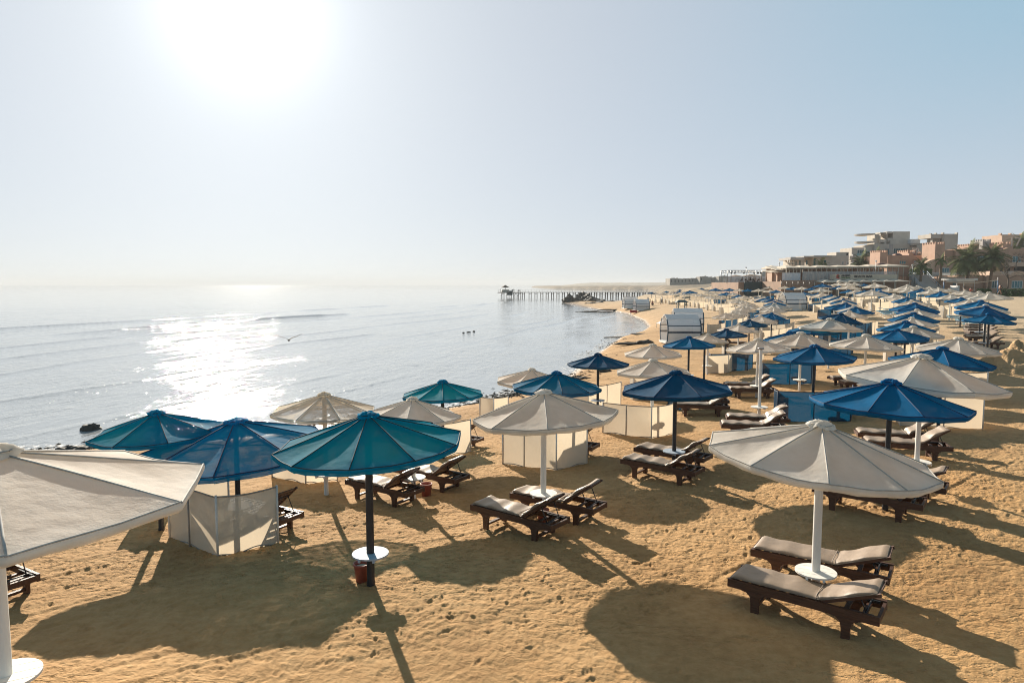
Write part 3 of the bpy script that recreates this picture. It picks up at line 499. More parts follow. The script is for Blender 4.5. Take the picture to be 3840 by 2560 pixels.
('b', 1.0, [(40.25, 136.6), (40.27, 135.5), (41.59, 136.7), (43.09, 137.8)], 'second blue screen from left among the long row of screens above the slatted hut'),
('b', 1.0, [(44.22, 176.97), (44.12, 175.87), (46.5, 177.07), (48.15, 178.17)], 'first blue screen from left among the long row of screens above the slatted hut'),
('w', 1.0, [(43.02, 175.52), (43.11, 174.42), (43.93, 175.62), (45.5, 176.72)], 'eighth cream screen from left among the long row of screens above the slatted hut'),
('w', 1.0, [(43.7, 168.77), (43.58, 167.67), (44.89, 168.87), (46.49, 169.97)], 'tenth cream screen from left among the long row of screens above the slatted hut'),
('w', 1.0, [(42.75, 160.8), (42.78, 159.7), (44.03, 159.22), (45.6, 160.32)], 'thirteenth cream screen from left among the long row of screens above the slatted hut'),
('b', 1.0, [(22.04, 72.67), (21.77, 71.57), (23.13, 71.9), (24.08, 73.0)], 'first blue screen from left among the screens between slatted hut and middle rows'),
('w', 1.0, [(23.47, 76.29), (23.23, 75.19), (25.52, 75.58), (26.53, 76.68)], 'second cream screen from left among the screens between slatted hut and middle rows'),
('w', 1.0, [(20.56, 57.87), (20.84, 56.77), (23.04, 57.28), (23.98, 58.38)], 'seventh cream screen from left among the screens between slatted hut and middle rows'),
('w', 1.0, [(23.41, 63.98), (23.16, 62.88), (25.05, 61.83), (26.05, 62.93)], 'eighth cream screen from left among the screens between slatted hut and middle rows'),
('b', 1.0, [(24.59, 69.04), (24.58, 67.94), (26.64, 66.84), (27.69, 67.94)], 'fourth blue screen from left among the screens between slatted hut and middle rows'),
('w', 1.0, [(19.4, 67.67), (19.25, 66.57), (20.49, 67.17), (21.36, 68.27)], 'first cream screen from left among the screens between slatted hut and middle rows'),
('w', 1.0, [(17.52, 49.2), (17.53, 48.1), (18.4, 48.07), (19.2, 49.17)], 'sixth cream screen from left among the screens between slatted hut and middle rows'),
('b', 1.0, [(19.37, 47.03), (19.02, 45.93), (19.29, 45.53), (20.12, 46.63)], 'first blue screen from left among the screens under the centre right parasols'),
('b', 1.0, [(22.63, 50.26), (22.48, 49.16), (24.22, 47.97), (25.19, 49.07)], 'third blue screen from left among the screens under the centre right parasols'),
('b', 1.0, [(19.12, 43.39), (18.79, 42.29), (20.41, 41.29), (21.27, 42.39)], 'second blue screen from left among the screens under the centre right parasols'),
('b', 1.0, [(25.75, 54.99), (25.35, 53.89), (27.34, 52.69), (28.41, 53.79)], 'fourth blue screen from left among the screens under the centre right parasols'),
('w', 1.0, [(26.97, 55.78), (26.59, 54.68), (28.28, 53.64), (29.38, 54.74)], 'first cream screen from left among the screens under the centre right parasols'),
('w', 1.05, [(20.62, 37.71), (20.16, 36.61), (21.66, 36.53), (22.56, 37.63)], 'third cream screen from left among the screens among the right-hand rows'),
('w', 1.0, [(27.35, 45.92), (26.81, 44.82), (27.56, 44.59), (28.64, 45.69)], 'seventh cream screen from left among the screens among the right-hand rows'),
]
LOUNGERS=[
('c', 4.06, 9.15, -37.1, 22, 'front cushioned lounger under the big right front off-white parasol'),
('c', 4.78, 10.27, -34, 22, 'rear cushioned lounger under the big right front off-white parasol, behind its table'),
('c', 0.13, 12.82, -38.0, 36, 'front lounger under the centre off-white parasol, wrinkled grey cushion'),
('c', 0.93, 13.65, -33.7, 36, 'rear lounger under the centre off-white parasol, right of its pole'),
('c', -2.96, 15.47, -33.7, 36, "lounger just right of the front teal parasol's pole, raised dark back"),
('c', -2.0, 16.53, -33.7, 36, 'second lounger right of the front teal pole, behind the small white table'),
('c', 3.65, 16.32, -38.0, 34, 'front lounger under the dark blue parasol, beside its black pole'),
('c', 4.2, 17.57, -38.0, 34, 'rear lounger under the dark blue parasol, behind its black pole'),
('c', -8.04, 10.09, -30, 40, 'dark lounger at the left edge under the nearest off-white parasol'),
('c', -5.11, 13.4, -30, 40, 'lounger sticking out right of the left front cream corner screen'),
('c', -1.9, 21.83, -28, 40, 'lounger end sticking out right of the cream screen with pole shadows'),
('c', 1.48, 19.14, -28, 40, 'lounger end right of the cream screen below the two-tone parasol'),
('c', 7.46, 20.82, -12, 34, 'front lounger at the foot of the bare white pole'),
('c', 8.01, 22.02, -12, 34, 'rear lounger at the bare white pole, behind its table'),
('c', 10.14, 28.56, -6.7, 34, 'front lounger of the pair left of the second blue net screen'),
('c', 10.44, 30.06, -6.7, 34, 'rear lounger of the pair left of the second blue net screen'),
('c', 6.91, 24.66, -8.8, 30, 'front lounger in the pair behind the right tip of the dark blue parasol'),
('c', 7.31, 25.96, -8.8, 30, 'rear lounger in the pair behind the right tip of the dark blue parasol'),
('c', 10.04, 17.12, -17.2, 34, 'front lounger under the wide off-white parasol, cushion folded at the back'),
('c', 10.49, 18.42, -17.2, 34, 'rear lounger under the wide off-white parasol, against the white screen'),
('c', 7.04, 13.2, -38.0, 26, 'front lounger half covered by the big right front off-white canopy'),
('c', 8.01, 14.06, -38.0, 26, 'rear lounger showing only its head end right of the big off-white canopy'),
('c', 15.17, 29.14, 0, 30, "front lounger of the pair left of the wide off-white parasol's tip"),
('c', 15.37, 30.64, 0, 30, "rear lounger of the pair left of the wide off-white parasol's tip"),
('c', 28.59, 41.11, -2, 28, "first brown lounger from the front under the rightmost row's blue parasol"),
('c', 30.65, 44.31, -2, 28, "second brown lounger from the front under the rightmost row's blue parasol"),
('c', 31.2, 45.28, -2, 28, "third brown lounger from the front under the rightmost row's blue parasol"),
('c', 32.74, 47.54, -2, 28, "fourth brown lounger from the front under the rightmost row's blue parasol"),
('c', 33.85, 49.36, -2, 28, "fifth brown lounger from the front under the rightmost row's blue parasol"),
('c', 35.22, 51.24, -2, 28, "sixth brown lounger from the front under the rightmost row's blue parasol"),
('c', 36.48, 53.22, -2, 28, "seventh brown lounger from the front under the rightmost row's blue parasol"),
('t', 37.17, 54.54, -4, 24, 'first teal lounger from the front in the rightmost row'),
('t', 38.34, 56.36, -4, 24, 'second teal lounger from the front in the rightmost row'),
('t', 39.22, 58.57, -4, 24, 'third teal lounger from the front in the rightmost row'),
('t', 40.34, 60.4, -4, 24, 'fourth teal lounger from the front in the rightmost row'),
('t', 41.0, 62.53, -4, 24, 'fifth teal lounger from the front in the rightmost row'),
('t', 42.23, 64.51, -4, 24, 'sixth teal lounger from the front in the rightmost row'),
('t', 38.6, 68.98, -4, 24, 'first teal lounger from the front beside the long overlapping row'),
('t', 39.49, 70.99, -4, 24, 'second teal lounger from the front beside the long overlapping row'),
('t', 40.43, 73.19, -4, 24, 'third teal lounger from the front beside the long overlapping row'),
('t', 41.01, 74.75, -4, 24, 'fourth teal lounger from the front beside the long overlapping row'),
('t', 43.12, 77.27, -4, 24, 'fifth teal lounger from the front beside the long overlapping row'),
('c', 17.78, 54.52, 180, 40, 'dark lounger with raised back left of the off-white bare-pole parasol, near the beach'),
('c', 25.35, 42.81, -5, 36, 'front lounger in shade under the foremost blue of the long overlapping row'),
('c', 25.65, 44.31, -5, 36, 'rear lounger in shade under the foremost blue of the long overlapping row'),
]
def shore_sd(X,Y):
    best=np.full(X.shape,1e18);sg=np.ones(X.shape)
    for (ax,ay),(bx,by) in zip(SHORE[:-1],SHORE[1:]):
        dx,dy=bx-ax,by-ay;L=dx*dx+dy*dy
        t=np.clip(((X-ax)*dx+(Y-ay)*dy)/L,0,1)
        ex,ey=X-(ax+t*dx),Y-(ay+t*dy); d=ex*ex+ey*ey
        s=dx*(Y-ay)-dy*(X-ax); m=d<best-1e-9
        best=np.where(m,d,best);sg=np.where(m,np.where(s>0,-1.0,1.0),sg)
    return sg*np.sqrt(best)
def kern(X,Y):
    Rr=np.log(np.hypot(X,Y)+3.0);A=np.arctan2(X,Y)
    num=np.zeros(X.shape);den=np.zeros(X.shape)+1e-12
    for (cx,cy,cz,w) in CTRL:
        r=math.log(math.hypot(cx,cy)+3.0);a=math.atan2(cx,cy)
        d=((A-a)/(0.045+.28*math.exp(-math.hypot(cx,cy)/11)))**2+((Rr-r)/0.13)**2
        k=w*(np.exp(-d*.5)+0.002/(1+d*d*.05)); num+=k*cz;den+=k
    return num/den
# smooth beach height tabulated on a polar grid, then interpolated
TA=np.linspace(-1.35,1.35,136); TR=np.linspace(math.log(2.0),math.log(6000.0),150)
_A,_R=np.meshgrid(TA,TR,indexing='ij')
KT=kern(np.exp(_R)*np.sin(_A),np.exp(_R)*np.cos(_A))
def bilin(T,a,r):
    ia=np.clip((a-TA[0])/(TA[1]-TA[0]),0,len(TA)-1.001);ir=np.clip((r-TR[0])/(TR[1]-TR[0]),0,len(TR)-1.001)
    i=ia.astype(int);j=ir.astype(int);fa=ia-i;fr=ir-j
    return (T[i,j]*(1-fa)+T[i+1,j]*fa)*(1-fr)+(T[i,j+1]*(1-fa)+T[i+1,j+1]*fa)*fr
def ground_np(X,Y):
    X=np.asarray(X,float);Y=np.asarray(Y,float)
    s=shore_sd(X,Y)
    G=np.maximum(bilin(KT,np.arctan2(X,Y),np.log(np.hypot(X,Y)+1e-6)),SEA+.15)
    land=SEA+(G-SEA)*(1-np.exp(-np.maximum(s,0)/3.5))
    sea=SEA+np.maximum(-2.0,0.10*np.minimum(s,0))
    return np.where(s>0,land,sea)
def G(x,y): return float(ground_np(np.array([x]),np.array([y]))[0])
rng=np.random.default_rng(5)
_lat=rng.random((256,256))
def vnoise(x,y):
    xi=np.floor(x).astype(int);yi=np.floor(y).astype(int);fx=x-xi;fy=y-yi
    fx=fx*fx*(3-2*fx);fy=fy*fy*(3-2*fy);xi&=255;yi&=255;x2=(xi+1)&255;y2=(yi+1)&255
    return (_lat[xi,yi]*(1-fx)+_lat[x2,yi]*fx)*(1-fy)+(_lat[xi,y2]*(1-fx)+_lat[x2,y2]*fx)*fy
def fbm(x,y,o=4,g=.5):
    s=np.zeros(np.shape(x));a=1.0;t=0
    for k in range(o):
        s+=a*(vnoise(x+17.3*k,y+9.1*k)-.5);t+=a;a*=g;x=x*2.03;y=y*2.03
    return s/t*2
def grid_mesh(name,X,Y,Z,m,keep=None):
    nr,nc=X.shape
    me=bpy.data.meshes.new(name)
    co=np.stack([X,Y,Z],-1).reshape(-1,3).astype(np.float32)
    idx=np.arange(nr*nc).reshape(nr,nc)
    q=np.stack([idx[:-1,:-1],idx[1:,:-1],idx[1:,1:],idx[:-1,1:]],-1)
    if keep is not None:
        k=keep[:-1,:-1]|keep[1:,:-1]|keep[1:,1:]|keep[:-1,1:]; q=q[k]
    q=q.reshape(-1,4)
    used=np.unique(q); remap=np.zeros(nr*nc,dtype=np.int64); remap[used]=np.arange(len(used)); q=remap[q]; co=co[used]
    me.vertices.add(len(co)); me.vertices.foreach_set('co',co.ravel())
    me.loops.add(q.size); me.loops.foreach_set('vertex_index',q.ravel().astype(np.int32))
    me.polygons.add(len(q)); me.polygons.foreach_set('loop_start',(np.arange(len(q))*4).astype(np.int32))
    me.polygons.foreach_set('loop_total',np.full(len(q),4,dtype=np.int32))
    me.polygons.foreach_set('use_smooth',np.ones(len(q),dtype=bool))
    me.update(calc_edges=True); me.materials.append(m)
    o=bpy.data.objects.new(name,me); C.objects.link(o); return o
# ---------------------------------------------------------------- sand
HX0,HX1,HY0,HY1,HS=-15.0,24.0,5.0,44.0,0.019
hx=np.arange(HX0,HX1,HS);hy=np.arange(HY0,HY1,HS)
HXX,HYY=np.meshgrid(hx,hy)
# drag / tyre lanes run diagonally across the beach
ca,sa=math.cos(R(38)),math.sin(R(38))
LU=HXX*ca+HYY*sa; LV=-HXX*sa+HYY*ca
warp=fbm(HXX*.25,HYY*.25,3)
trod=np.clip((fbm(LU*.10+3,LV*.42+7,3)+.12)*2.6,0,1)          # 0 smooth lane, 1 trodden
HM =0.010*fbm(HXX*.35,HYY*.35,3)
HM+=0.015*fbm(LU*.55,(LV+warp*.4)*3.2,4)*(1.15-trod*.5)
HM+=0.004*np.abs(fbm(LU*.8,(LV+warp*.3)*9,3))
HM+=(0.008*fbm(HXX*2.1,HYY*2.1,2)+0.014*fbm(HXX*6,HYY*6,2)+.013*fbm(HXX*13,HYY*13,2))*(.25+.75*trod)
HM+=0.006*fbm(HXX*26,HYY*26,1)
for k in range(26):                                          # drag and wheel lines along the lanes
    v0=rng.uniform(-14,30); u0=rng.uniform(-8,30); ln=rng.uniform(4,16); wv=.10*np.sin(LU*rng.uniform(.2,.5)+k)+warp*.5
    msk=1/(1+np.exp(-(LU-u0)*3))*1/(1+np.exp((LU-u0-ln)*3)); dv=LV-v0-wv
    HM+=msk*(-.014*np.exp(-(dv/.035)**2)+.013*np.exp(-((dv-.075)/.04)**2))
    if k%2: HM+=msk*(-.010*np.exp(-((dv-.55)/.05)**2)+.010*np.exp(-((dv-.64)/.04)**2))
nfoot=52000
fx=rng.uniform(HX0+1,HX1-1,nfoot);fy=rng.uniform(HY0+.5,HY1-1,nfoot)
ft=np.clip((fbm((fx*ca+fy*sa)*.10+3,(-fx*sa+fy*ca)*.42+7,3)+.12)*2.6,0,1)
ok=rng.random(nfoot)<(.05+.95*ft); fx=fx[ok];fy=fy[ok]
K=12
gy,gx=np.mgrid[-K:K+1,-K:K+1]*HS
for x,y in zip(fx,fy):
    a=rng.uniform(0,math.pi); l=rng.uniform(.035,.115);w=rng.uniform(.02,.045);dp=rng.uniform(.003,.017)
    u=gx*math.cos(a)+gy*math.sin(a);v=-gx*math.sin(a)+gy*math.cos(a)
    e=np.sqrt((u/l)**2+(v/w)**2)
    st=-dp*np.exp(-(e**4)*.9)+dp*.55*np.exp(-((e-1.35)/.30)**2)
    j=int((x-HX0)/HS);i=int((y-HY0)/HS)
    if i>K and j>K and i<HM.shape[0]-K-1 and j<HM.shape[1]-K-1: HM[i-K:i+K+1,j-K:j+K+1]+=st
def detail(X,Y):
    u=np.clip((X-HX0)/HS,0,HM.shape[1]-1.01);v=np.clip((Y-HY0)/HS,0,HM.shape[0]-1.01)
    j=u.astype(int);i=v.astype(int);fu=u-j;fv=v-i
    h=(HM[i,j]*(1-fu)+HM[i,j+1]*fu)*(1-fv)+(HM[i+1,j]*(1-fu)+HM[i+1,j+1]*fu)*fv
    edge=np.clip(np.minimum(np.minimum(X-HX0,HX1-X),np.minimum(Y-HY0,HY1-Y))/4.0,0,1)
    far=0.05*fbm(X*.5,Y*.5,4)+.03*fbm(X*1.4,Y*1.4,3)
    return h*edge+far*(1-edge)
def dunes(X,Y):
    """heaps and banks: the dug heap at right, the brown bank below the terrace and the low slopes beyond"""
    def bump(x,y,rx,ry,h,rot=0,p=1.0):
        c,s=math.cos(rot),math.sin(rot); dx=X-x;dy=Y-y
        e=((dx*c+dy*s)/rx)**2+((-dx*s+dy*c)/ry)**2
        return h*np.exp(-e**p)
    z=bump(25.5,33.0,3.2,1.3,.95,.15,1.4)*(1+1.1*fbm(X*1.7,Y*1.7,4))+bump(23.4,31.4,1.6,.8,.30)*(1+1.0*fbm(X*2.4,Y*2.4,4))
    z=z+bump(-5.6,4.6,2.3,2.2,.85)
    z=z+bump(46,172,7,14,2.6)*(1+.22*fbm(X*.35,Y*.35,4))
    z=z+bump(66,196,14,9,3.4,-.5,1.5)*(1+.35*fbm(X*.25,Y*.25,4))
    z=z+bump(88,330,17,30,2.4,.1)*(1+.45*fbm(X*.09,Y*.09,4))
    z=z+bump(150,470,34,60,2.5,.2)*(1+.4*fbm(X*.04,Y*.04,4))
    z=z+bump(215,650,60,60,5,.3)*(1+.35*fbm(X*.03,Y*.03,4))
    return z
ang=np.concatenate([np.linspace(-1.25,-.72,40,endpoint=False),np.linspace(-.72,.76,1350),np.linspace(.76,1.25,40)[1:]])
rad=np.concatenate([np.exp(np.linspace(math.log(2.2),math.log(6.4),30,endpoint=False)),np.exp(np.linspace(math.log(6.4),math.log(48),640,endpoint=False)),np.exp(np.linspace(math.log(48),math.log(400),230,endpoint=False)),np.exp(np.linspace(math.log(400),math.log(5200),70))])
AA,RR=np.meshgrid(ang,rad)
GX,GY=RR*np.sin(AA),RR*np.cos(AA)
sd=shore_sd(GX,GY)
GZ=ground_np(GX,GY)
near=np.clip(sd/4,0,1)
GZ=GZ+detail(GX,GY)*np.where(sd>0,.25+.75*near,.0)+dunes(GX,GY)*np.clip(sd/8,0,1)
m,nt,p=mat('sand'); L=nt.links
geo=N(nt,'ShaderNodeNewGeometry'); pos=geo.outputs['Position']
n1=N(nt,'ShaderNodeTexNoise',Scale=.35,Detail=6.0,Roughness=.65); L.new(pos,n1.inputs['Vector'])
n2=N(nt,'ShaderNodeTexNoise',Scale=6.0,Detail=5.0,Roughness=.7); L.new(pos,n2.inputs['Vector'])
mixn=N(nt,'ShaderNodeMath',operation='MULTIPLY_ADD'); mixn.inputs[1].default_value=.45; L.new(n2.outputs['Fac'],mixn.inputs[0]); 
sc2=N(nt,'ShaderNodeMath',operation='MULTIPLY'); sc2.inputs[1].default_value=.55; L.new(n1.outputs['Fac'],sc2.inputs[0]); L.new(sc2.outputs[0],mixn.inputs[2])
cr=ramp(nt,[(.36,(.34,.19,.078)),(.50,(.44,.26,.112)),(.66,(.53,.335,.16))]); L.new(mixn.outputs[0],cr.inputs['Fac'])
# paler dry sand inland, darker wet band and weed along the water
sx=N(nt,'ShaderNodeSeparateXYZ'); L.new(pos,sx.inputs[0])
pale=N(nt,'ShaderNodeMapRange'); pale.inputs['From Min'].default_value=10; pale.inputs['From Max'].default_value=48; pale.inputs['To Max'].default_value=.85
L.new(sx.outputs['X'],pale.inputs['Value'])
mxp=N(nt,'ShaderNodeMix',data_type='RGBA'); L.new(pale.outputs[0],mxp.inputs[0]); L.new(cr.outputs[0],mxp.inputs[6]); mxp.inputs[7].default_value=(.50,.395,.27,1)
wz=N(nt,'ShaderNodeMapRange'); wz.inputs['From Min'].default_value=-1.52; wz.inputs['From Max'].default_value=-1.30; wz.inputs['To Min'].default_value=1; wz.inputs['To Max'].default_value=0
L.new(sx.outputs['Z'],wz.inputs['Value'])
mxw=N(nt,'ShaderNodeMix',data_type='RGBA'); L.new(wz.outputs[0],mxw.inputs[0]); L.new(mxp.outputs[2],mxw.inputs[6]); mxw.inputs[7].default_value=(.20,.135,.075,1)
nw=N(nt,'ShaderNodeTexNoise',Scale=1.3,Detail=8.0,Roughness=.75); L.new(pos,nw.inputs['Vector'])
wr1=N(nt,'ShaderNodeMapRange'); wr1.inputs['From Min'].default_value=.57; wr1.inputs['From Max'].default_value=.66; L.new(nw.outputs['Fac'],wr1.inputs['Value'])
wr2=N(nt,'ShaderNodeMapRange'); wr2.inputs['From Min'].default_value=-.08; wr2.inputs['From Max'].default_value=-.75; L.new(sx.outputs['Z'],wr2.inputs['Value'])
wm=N(nt,'ShaderNodeMath',operation='MULTIPLY'); L.new(wr1.outputs[0],wm.inputs[0]); L.new(wr2.outputs[0],wm.inputs[1])
mxd=N(nt,'ShaderNodeMix',data_type='RGBA'); L.new(wm.outputs[0],mxd.inputs[0]); L.new(mxw.outputs[2],mxd.inputs[6]); mxd.inputs[7].default_value=(.075,.05,.03,1)
# scrub on the far slopes
fy_=N(nt,'ShaderNodeMapRange'); fy_.inputs['From Min'].default_value=240; fy_.inputs['From Max'].default_value=420; L.new(sx.outputs['Y'],fy_.inputs['Value'])
ns=N(nt,'ShaderNodeTexNoise',Scale=.08,Detail=7.0,Roughness=.7); L.new(pos,ns.inputs['Vector'])
rs=ramp(nt,[(.40,(.10,.082,.055)),(.62,(.27,.20,.125))]); L.new(ns.outputs['Fac'],rs.inputs['Fac'])
mxs=N(nt,'ShaderNodeMix',data_type='RGBA'); L.new(fy_.outputs[0],mxs.inputs[0]); L.new(mxd.outputs[2],mxs.inputs[6]); L.new(rs.outputs[0],mxs.inputs[7])
L.new(mxs.outputs[2],p.inputs['Base Color'])
rg=N(nt,'ShaderNodeMapRange'); rg.inputs['To Min'].default_value=.95; rg.inputs['To Max'].default_value=.25; L.new(wz.outputs[0],rg.inputs['Value']); L.new(rg.outputs[0],p.inputs['Roughness'])
p.inputs['Specular IOR Level'].default_value=.2
b1=N(nt,'ShaderNodeTexNoise',Scale=2.6,Detail=7.0,Roughness=.68); L.new(pos,b1.inputs['Vector'])
b2=N(nt,'ShaderNodeTexNoise',Scale=38.0,Detail=4.0,Roughness=.7); L.new(pos,b2.inputs['Vector'])
bb2=N(nt,'ShaderNodeBump',Strength=.55,Distance=.012); L.new(b2.outputs['Fac'],bb2.inputs['Height'])
bb1=N(nt,'ShaderNodeBump',Strength=.6,Distance=.11); L.new(b1.outputs['Fac'],bb1.inputs['Height']); L.new(bb2.outputs[0],bb1.inputs['Normal'])
mpl=N(nt,'ShaderNodeMapping'); mpl.inputs['Rotation'].default_value=(0,0,R(-38)); mpl.inputs['Scale'].default_value=(.6,1.25,1); L.new(pos,mpl.inputs['Vector'])
b3=N(nt,'ShaderNodeTexNoise',Scale=6.5,Detail=4.0,Roughness=.62); L.new(mpl.outputs[0],b3.inputs['Vector'])
b3r=N(nt,'ShaderNodeMapRange'); b3r.inputs['From Min'].default_value=.36; b3r.inputs['From Max'].default_value=.52; L.new(b3.outputs['Fac'],b3r.inputs['Value'])
mpk=N(nt,'ShaderNodeMapping'); mpk.inputs['Rotation'].default_value=(0,0,R(-38)); mpk.inputs['Scale'].default_value=(.09,.5,1); L.new(pos,mpk.inputs['Vector'])
nk=N(nt,'ShaderNodeTexNoise',Scale=1.0,Detail=4.0,Roughness=.6); L.new(mpk.outputs[0],nk.inputs['Vector'])
mk=N(nt,'ShaderNodeMapRange'); mk.inputs['From Min'].default_value=.40; mk.inputs['From Max'].default_value=.58; mk.inputs['To Min'].default_value=.12; mk.inputs['To Max'].default_value=.95; L.new(nk.outputs['Fac'],mk.inputs['Value'])
bb3=N(nt,'ShaderNodeBump',Strength=.75,Distance=.035); L.new(mk.outputs[0],bb3.inputs['Strength']); L.new(b3r.outputs[0],bb3.inputs['Height']); L.new(bb1.outputs[0],bb3.inputs['Normal'])
L.new(bb3.outputs[0],p.inputs['Normal'])
sand=grid_mesh('sand',GX,GY,GZ,m,keep=sd>-14); tag(sand,kind='structure')
# ---------------------------------------------------------------- sea
ang=np.linspace(-1.15,.62,1000); rad=np.concatenate([np.exp(np.linspace(math.log(13),math.log(230),560,endpoint=False)),np.exp(np.linspace(math.log(230),math.log(9000),110))])
AA,RR=np.meshgrid(ang,rad); SX,SY=RR*np.sin(AA),RR*np.cos(AA)
cx_,cy_=.955,-.296                       # direction the swell travels, towards the beach
s_=SX*cx_+SY*cy_; t_=SX*.296+SY*.955
s_=s_+2.2*fbm(t_*.03,s_*.03,2)*2
amp=np.clip(1-RR/520,0,1)
H=0.006*np.sin(s_*1.15+6*fbm(t_*.05,s_*.05,3))*amp+0.034*fbm(s_*.9,t_*.22,3)*amp+0.020*fbm(s_*3.1,t_*1.1,3)*np.clip(1-RR/160,0,1)
for s0,a,w,ph in ((-76,.34,.75,0),(-67,.18,.55,9),(-58,.16,.5,21),(-50,.14,.5,33),(-43,.17,.5,47),(-37,.13,.45,55),(-31.5,.15,.45,68),(-27,.12,.4,71),(-22.5,.13,.4,83),(-18.8,.12,.38,95),(-96,.16,.7,103)):
    d=(s_-s0)/np.where(s_>s0,w*.55,w*1.5)
    mask=np.clip((fbm(t_*.035+ph,t_*.0+ph,3)+.05)*3,0,1)
    H+=(.55 if s0>-70 else 1.15)*a*np.exp(-d*d)*mask*np.clip(1-(RR-150)/200,0,1)
sds=shore_sd(SX,SY)
H*=np.clip((-sds+2)/10,0.15,1)
m,nt,p=mat('sea_water'); L=nt.links
geo=N(nt,'ShaderNodeNewGeometry'); pos=geo.outputs['Position']
mp=N(nt,'ShaderNodeMapping'); mp.inputs['Rotation'].default_value=(0,0,R(17)); mp.inputs['Scale'].default_value=(1,.45,1); L.new(pos,mp.inputs['Vector'])
a1=N(nt,'ShaderNodeTexNoise',Scale=1.5,Detail=4.0,Roughness=.6); L.new(mp.outputs[0],a1.inputs['Vector'])
a2=N(nt,'ShaderNodeTexNoise',Scale=4.2,Detail=1.5,Roughness=.5); L.new(mp.outputs[0],a2.inputs['Vector'])
# calmer beyond the reef line
sp=N(nt,'ShaderNodeSeparateXYZ'); L.new(pos,sp.inputs[0])
vl=N(nt,'ShaderNodeVectorMath',operation='LENGTH'); L.new(pos,vl.inputs[0])
cal=N(nt,'ShaderNodeMapRange'); cal.inputs['From Min'].default_value=90; cal.inputs['From Max'].default_value=260; cal.inputs['To Min'].default_value=.45; cal.inputs['To Max'].default_value=.07; L.new(vl.outputs['Value'],cal.inputs['Value'])
pn=N(nt,'ShaderNodeTexNoise',Scale=.33,Detail=5.0); L.new(mp.outputs[0],pn.inputs['Vector'])
pm=N(nt,'ShaderNodeMapRange'); pm.inputs['From Min'].default_value=.3; pm.inputs['From Max'].default_value=.7; pm.inputs['To Min'].default_value=.35; pm.inputs['To Max'].default_value=1.5; L.new(pn.outputs['Fac'],pm.inputs['Value'])
cal0=cal; cal=N(nt,'ShaderNodeMath',operation='MULTIPLY'); L.new(cal0.outputs[0],cal.inputs[0]); L.new(pm.outputs[0],cal.inputs[1])
q1=N(nt,'ShaderNodeBump',Strength=.35,Distance=.05); L.new(a2.outputs['Fac'],q1.inputs['Height']); L.new(cal.outputs[0],q1.inputs['Strength'])
q2=N(nt,'ShaderNodeBump',Strength=.5,Distance=.26); L.new(a1.outputs['Fac'],q2.inputs['Height']); L.new(q1.outputs[0],q2.inputs['Normal']); L.new(cal.outputs[0],q2.inputs['Strength'])
L.new(q2.outputs[0],p.inputs['Normal'])
p.inputs['Base Color'].default_value=(.34,.36,.37,1); p.inputs['Roughness'].default_value=.05; p.inputs['IOR'].default_value=1.6
sea=grid_mesh('sea',SX,SY,SEA+H,m,keep=sds<6); tag(sea,kind='structure')
# ---------------------------------------------------------------- beach parasols
UG='parasols on the beach'
def canopy_mesh(n,seed,mats,thick_rim=True):
    """unit-radius canopy (apex at 0, rim at -0.30): sagging panels, piped seams, hanging rim band"""
    rd=random.Random(seed); mb=MB(); mb.raw=True
    DROP=.30; nr=7; nl=5
    def P(k,t,r):
        a0=2*math.pi*k/n;a1=2*math.pi*(k+1)/n
        p0=(math.cos(a0)*r,math.sin(a0)*r);p1=(math.cos(a1)*r,math.sin(a1)*r)
        x=p0[0]*(1-t)+p1[0]*t;y=p0[1]*(1-t)+p1[1]*t
        sag=4*t*(1-t)*(.036*math.sin(math.pi*min(1,r)*.85))*sagk[k%n]
        z=-DROP*(r**1.04)-sag+.004*math.sin(9*t+5*r+k)*r
        return (x,y,z)
    sagk=[rd.uniform(.6,1.5) for _ in range(n)]
    for k in range(n):
        vs=[];fs=[]
        for i in range(nr+1):
            r=.06+.94*i/nr
            for j in range(nl+1): vs.append(P(k,j/nl,r))
        w=nl+1
        for i in range(nr):
            for j in range(nl): fs.append((i*w+j,(i+1)*w+j,(i+1)*w+j+1,i*w+j+1))
        mb.add(vs,fs,0,True)
        # rim band folded under the edge hoop
        vs=[];fs=[]
        band=[(1.0,0),(1.012,-.012),(1.008,-.045),(.985,-.068),(.955,-.072)]
        for j in range(nl+1):
            b=P(k,j/nl,1.0)
            for (q,dz) in band: vs.append((b[0]*q,b[1]*q,b[2]+dz+.004*math.sin(j*2.1+k)*(-dz/.05)))
        w=len(band)
        for j in range(nl):
            for i in range(w-1): fs.append((j*w+i,j*w+i+1,(j+1)*w+i+1,(j+1)*w+i))
        mb.add(vs,fs,0,True)
        # seam piping on the ridge and along the edge
        pts=[P(k,0,.06+.95*i/6) for i in range(7)]
        mb.tube([(x,y,z+.004) for x,y,z in pts],.0065,5,1,cap=True)
        e=[P(k,j/nl,1.0) for j in range(nl+1)]
        mb.tube([(x*1.004,y*1.004,z+.001) for x,y,z in e],.006,5,1,cap=False)
    o=mb.build('canopy',mats); me=o.data; bpy.data.objects.remove(o); return me
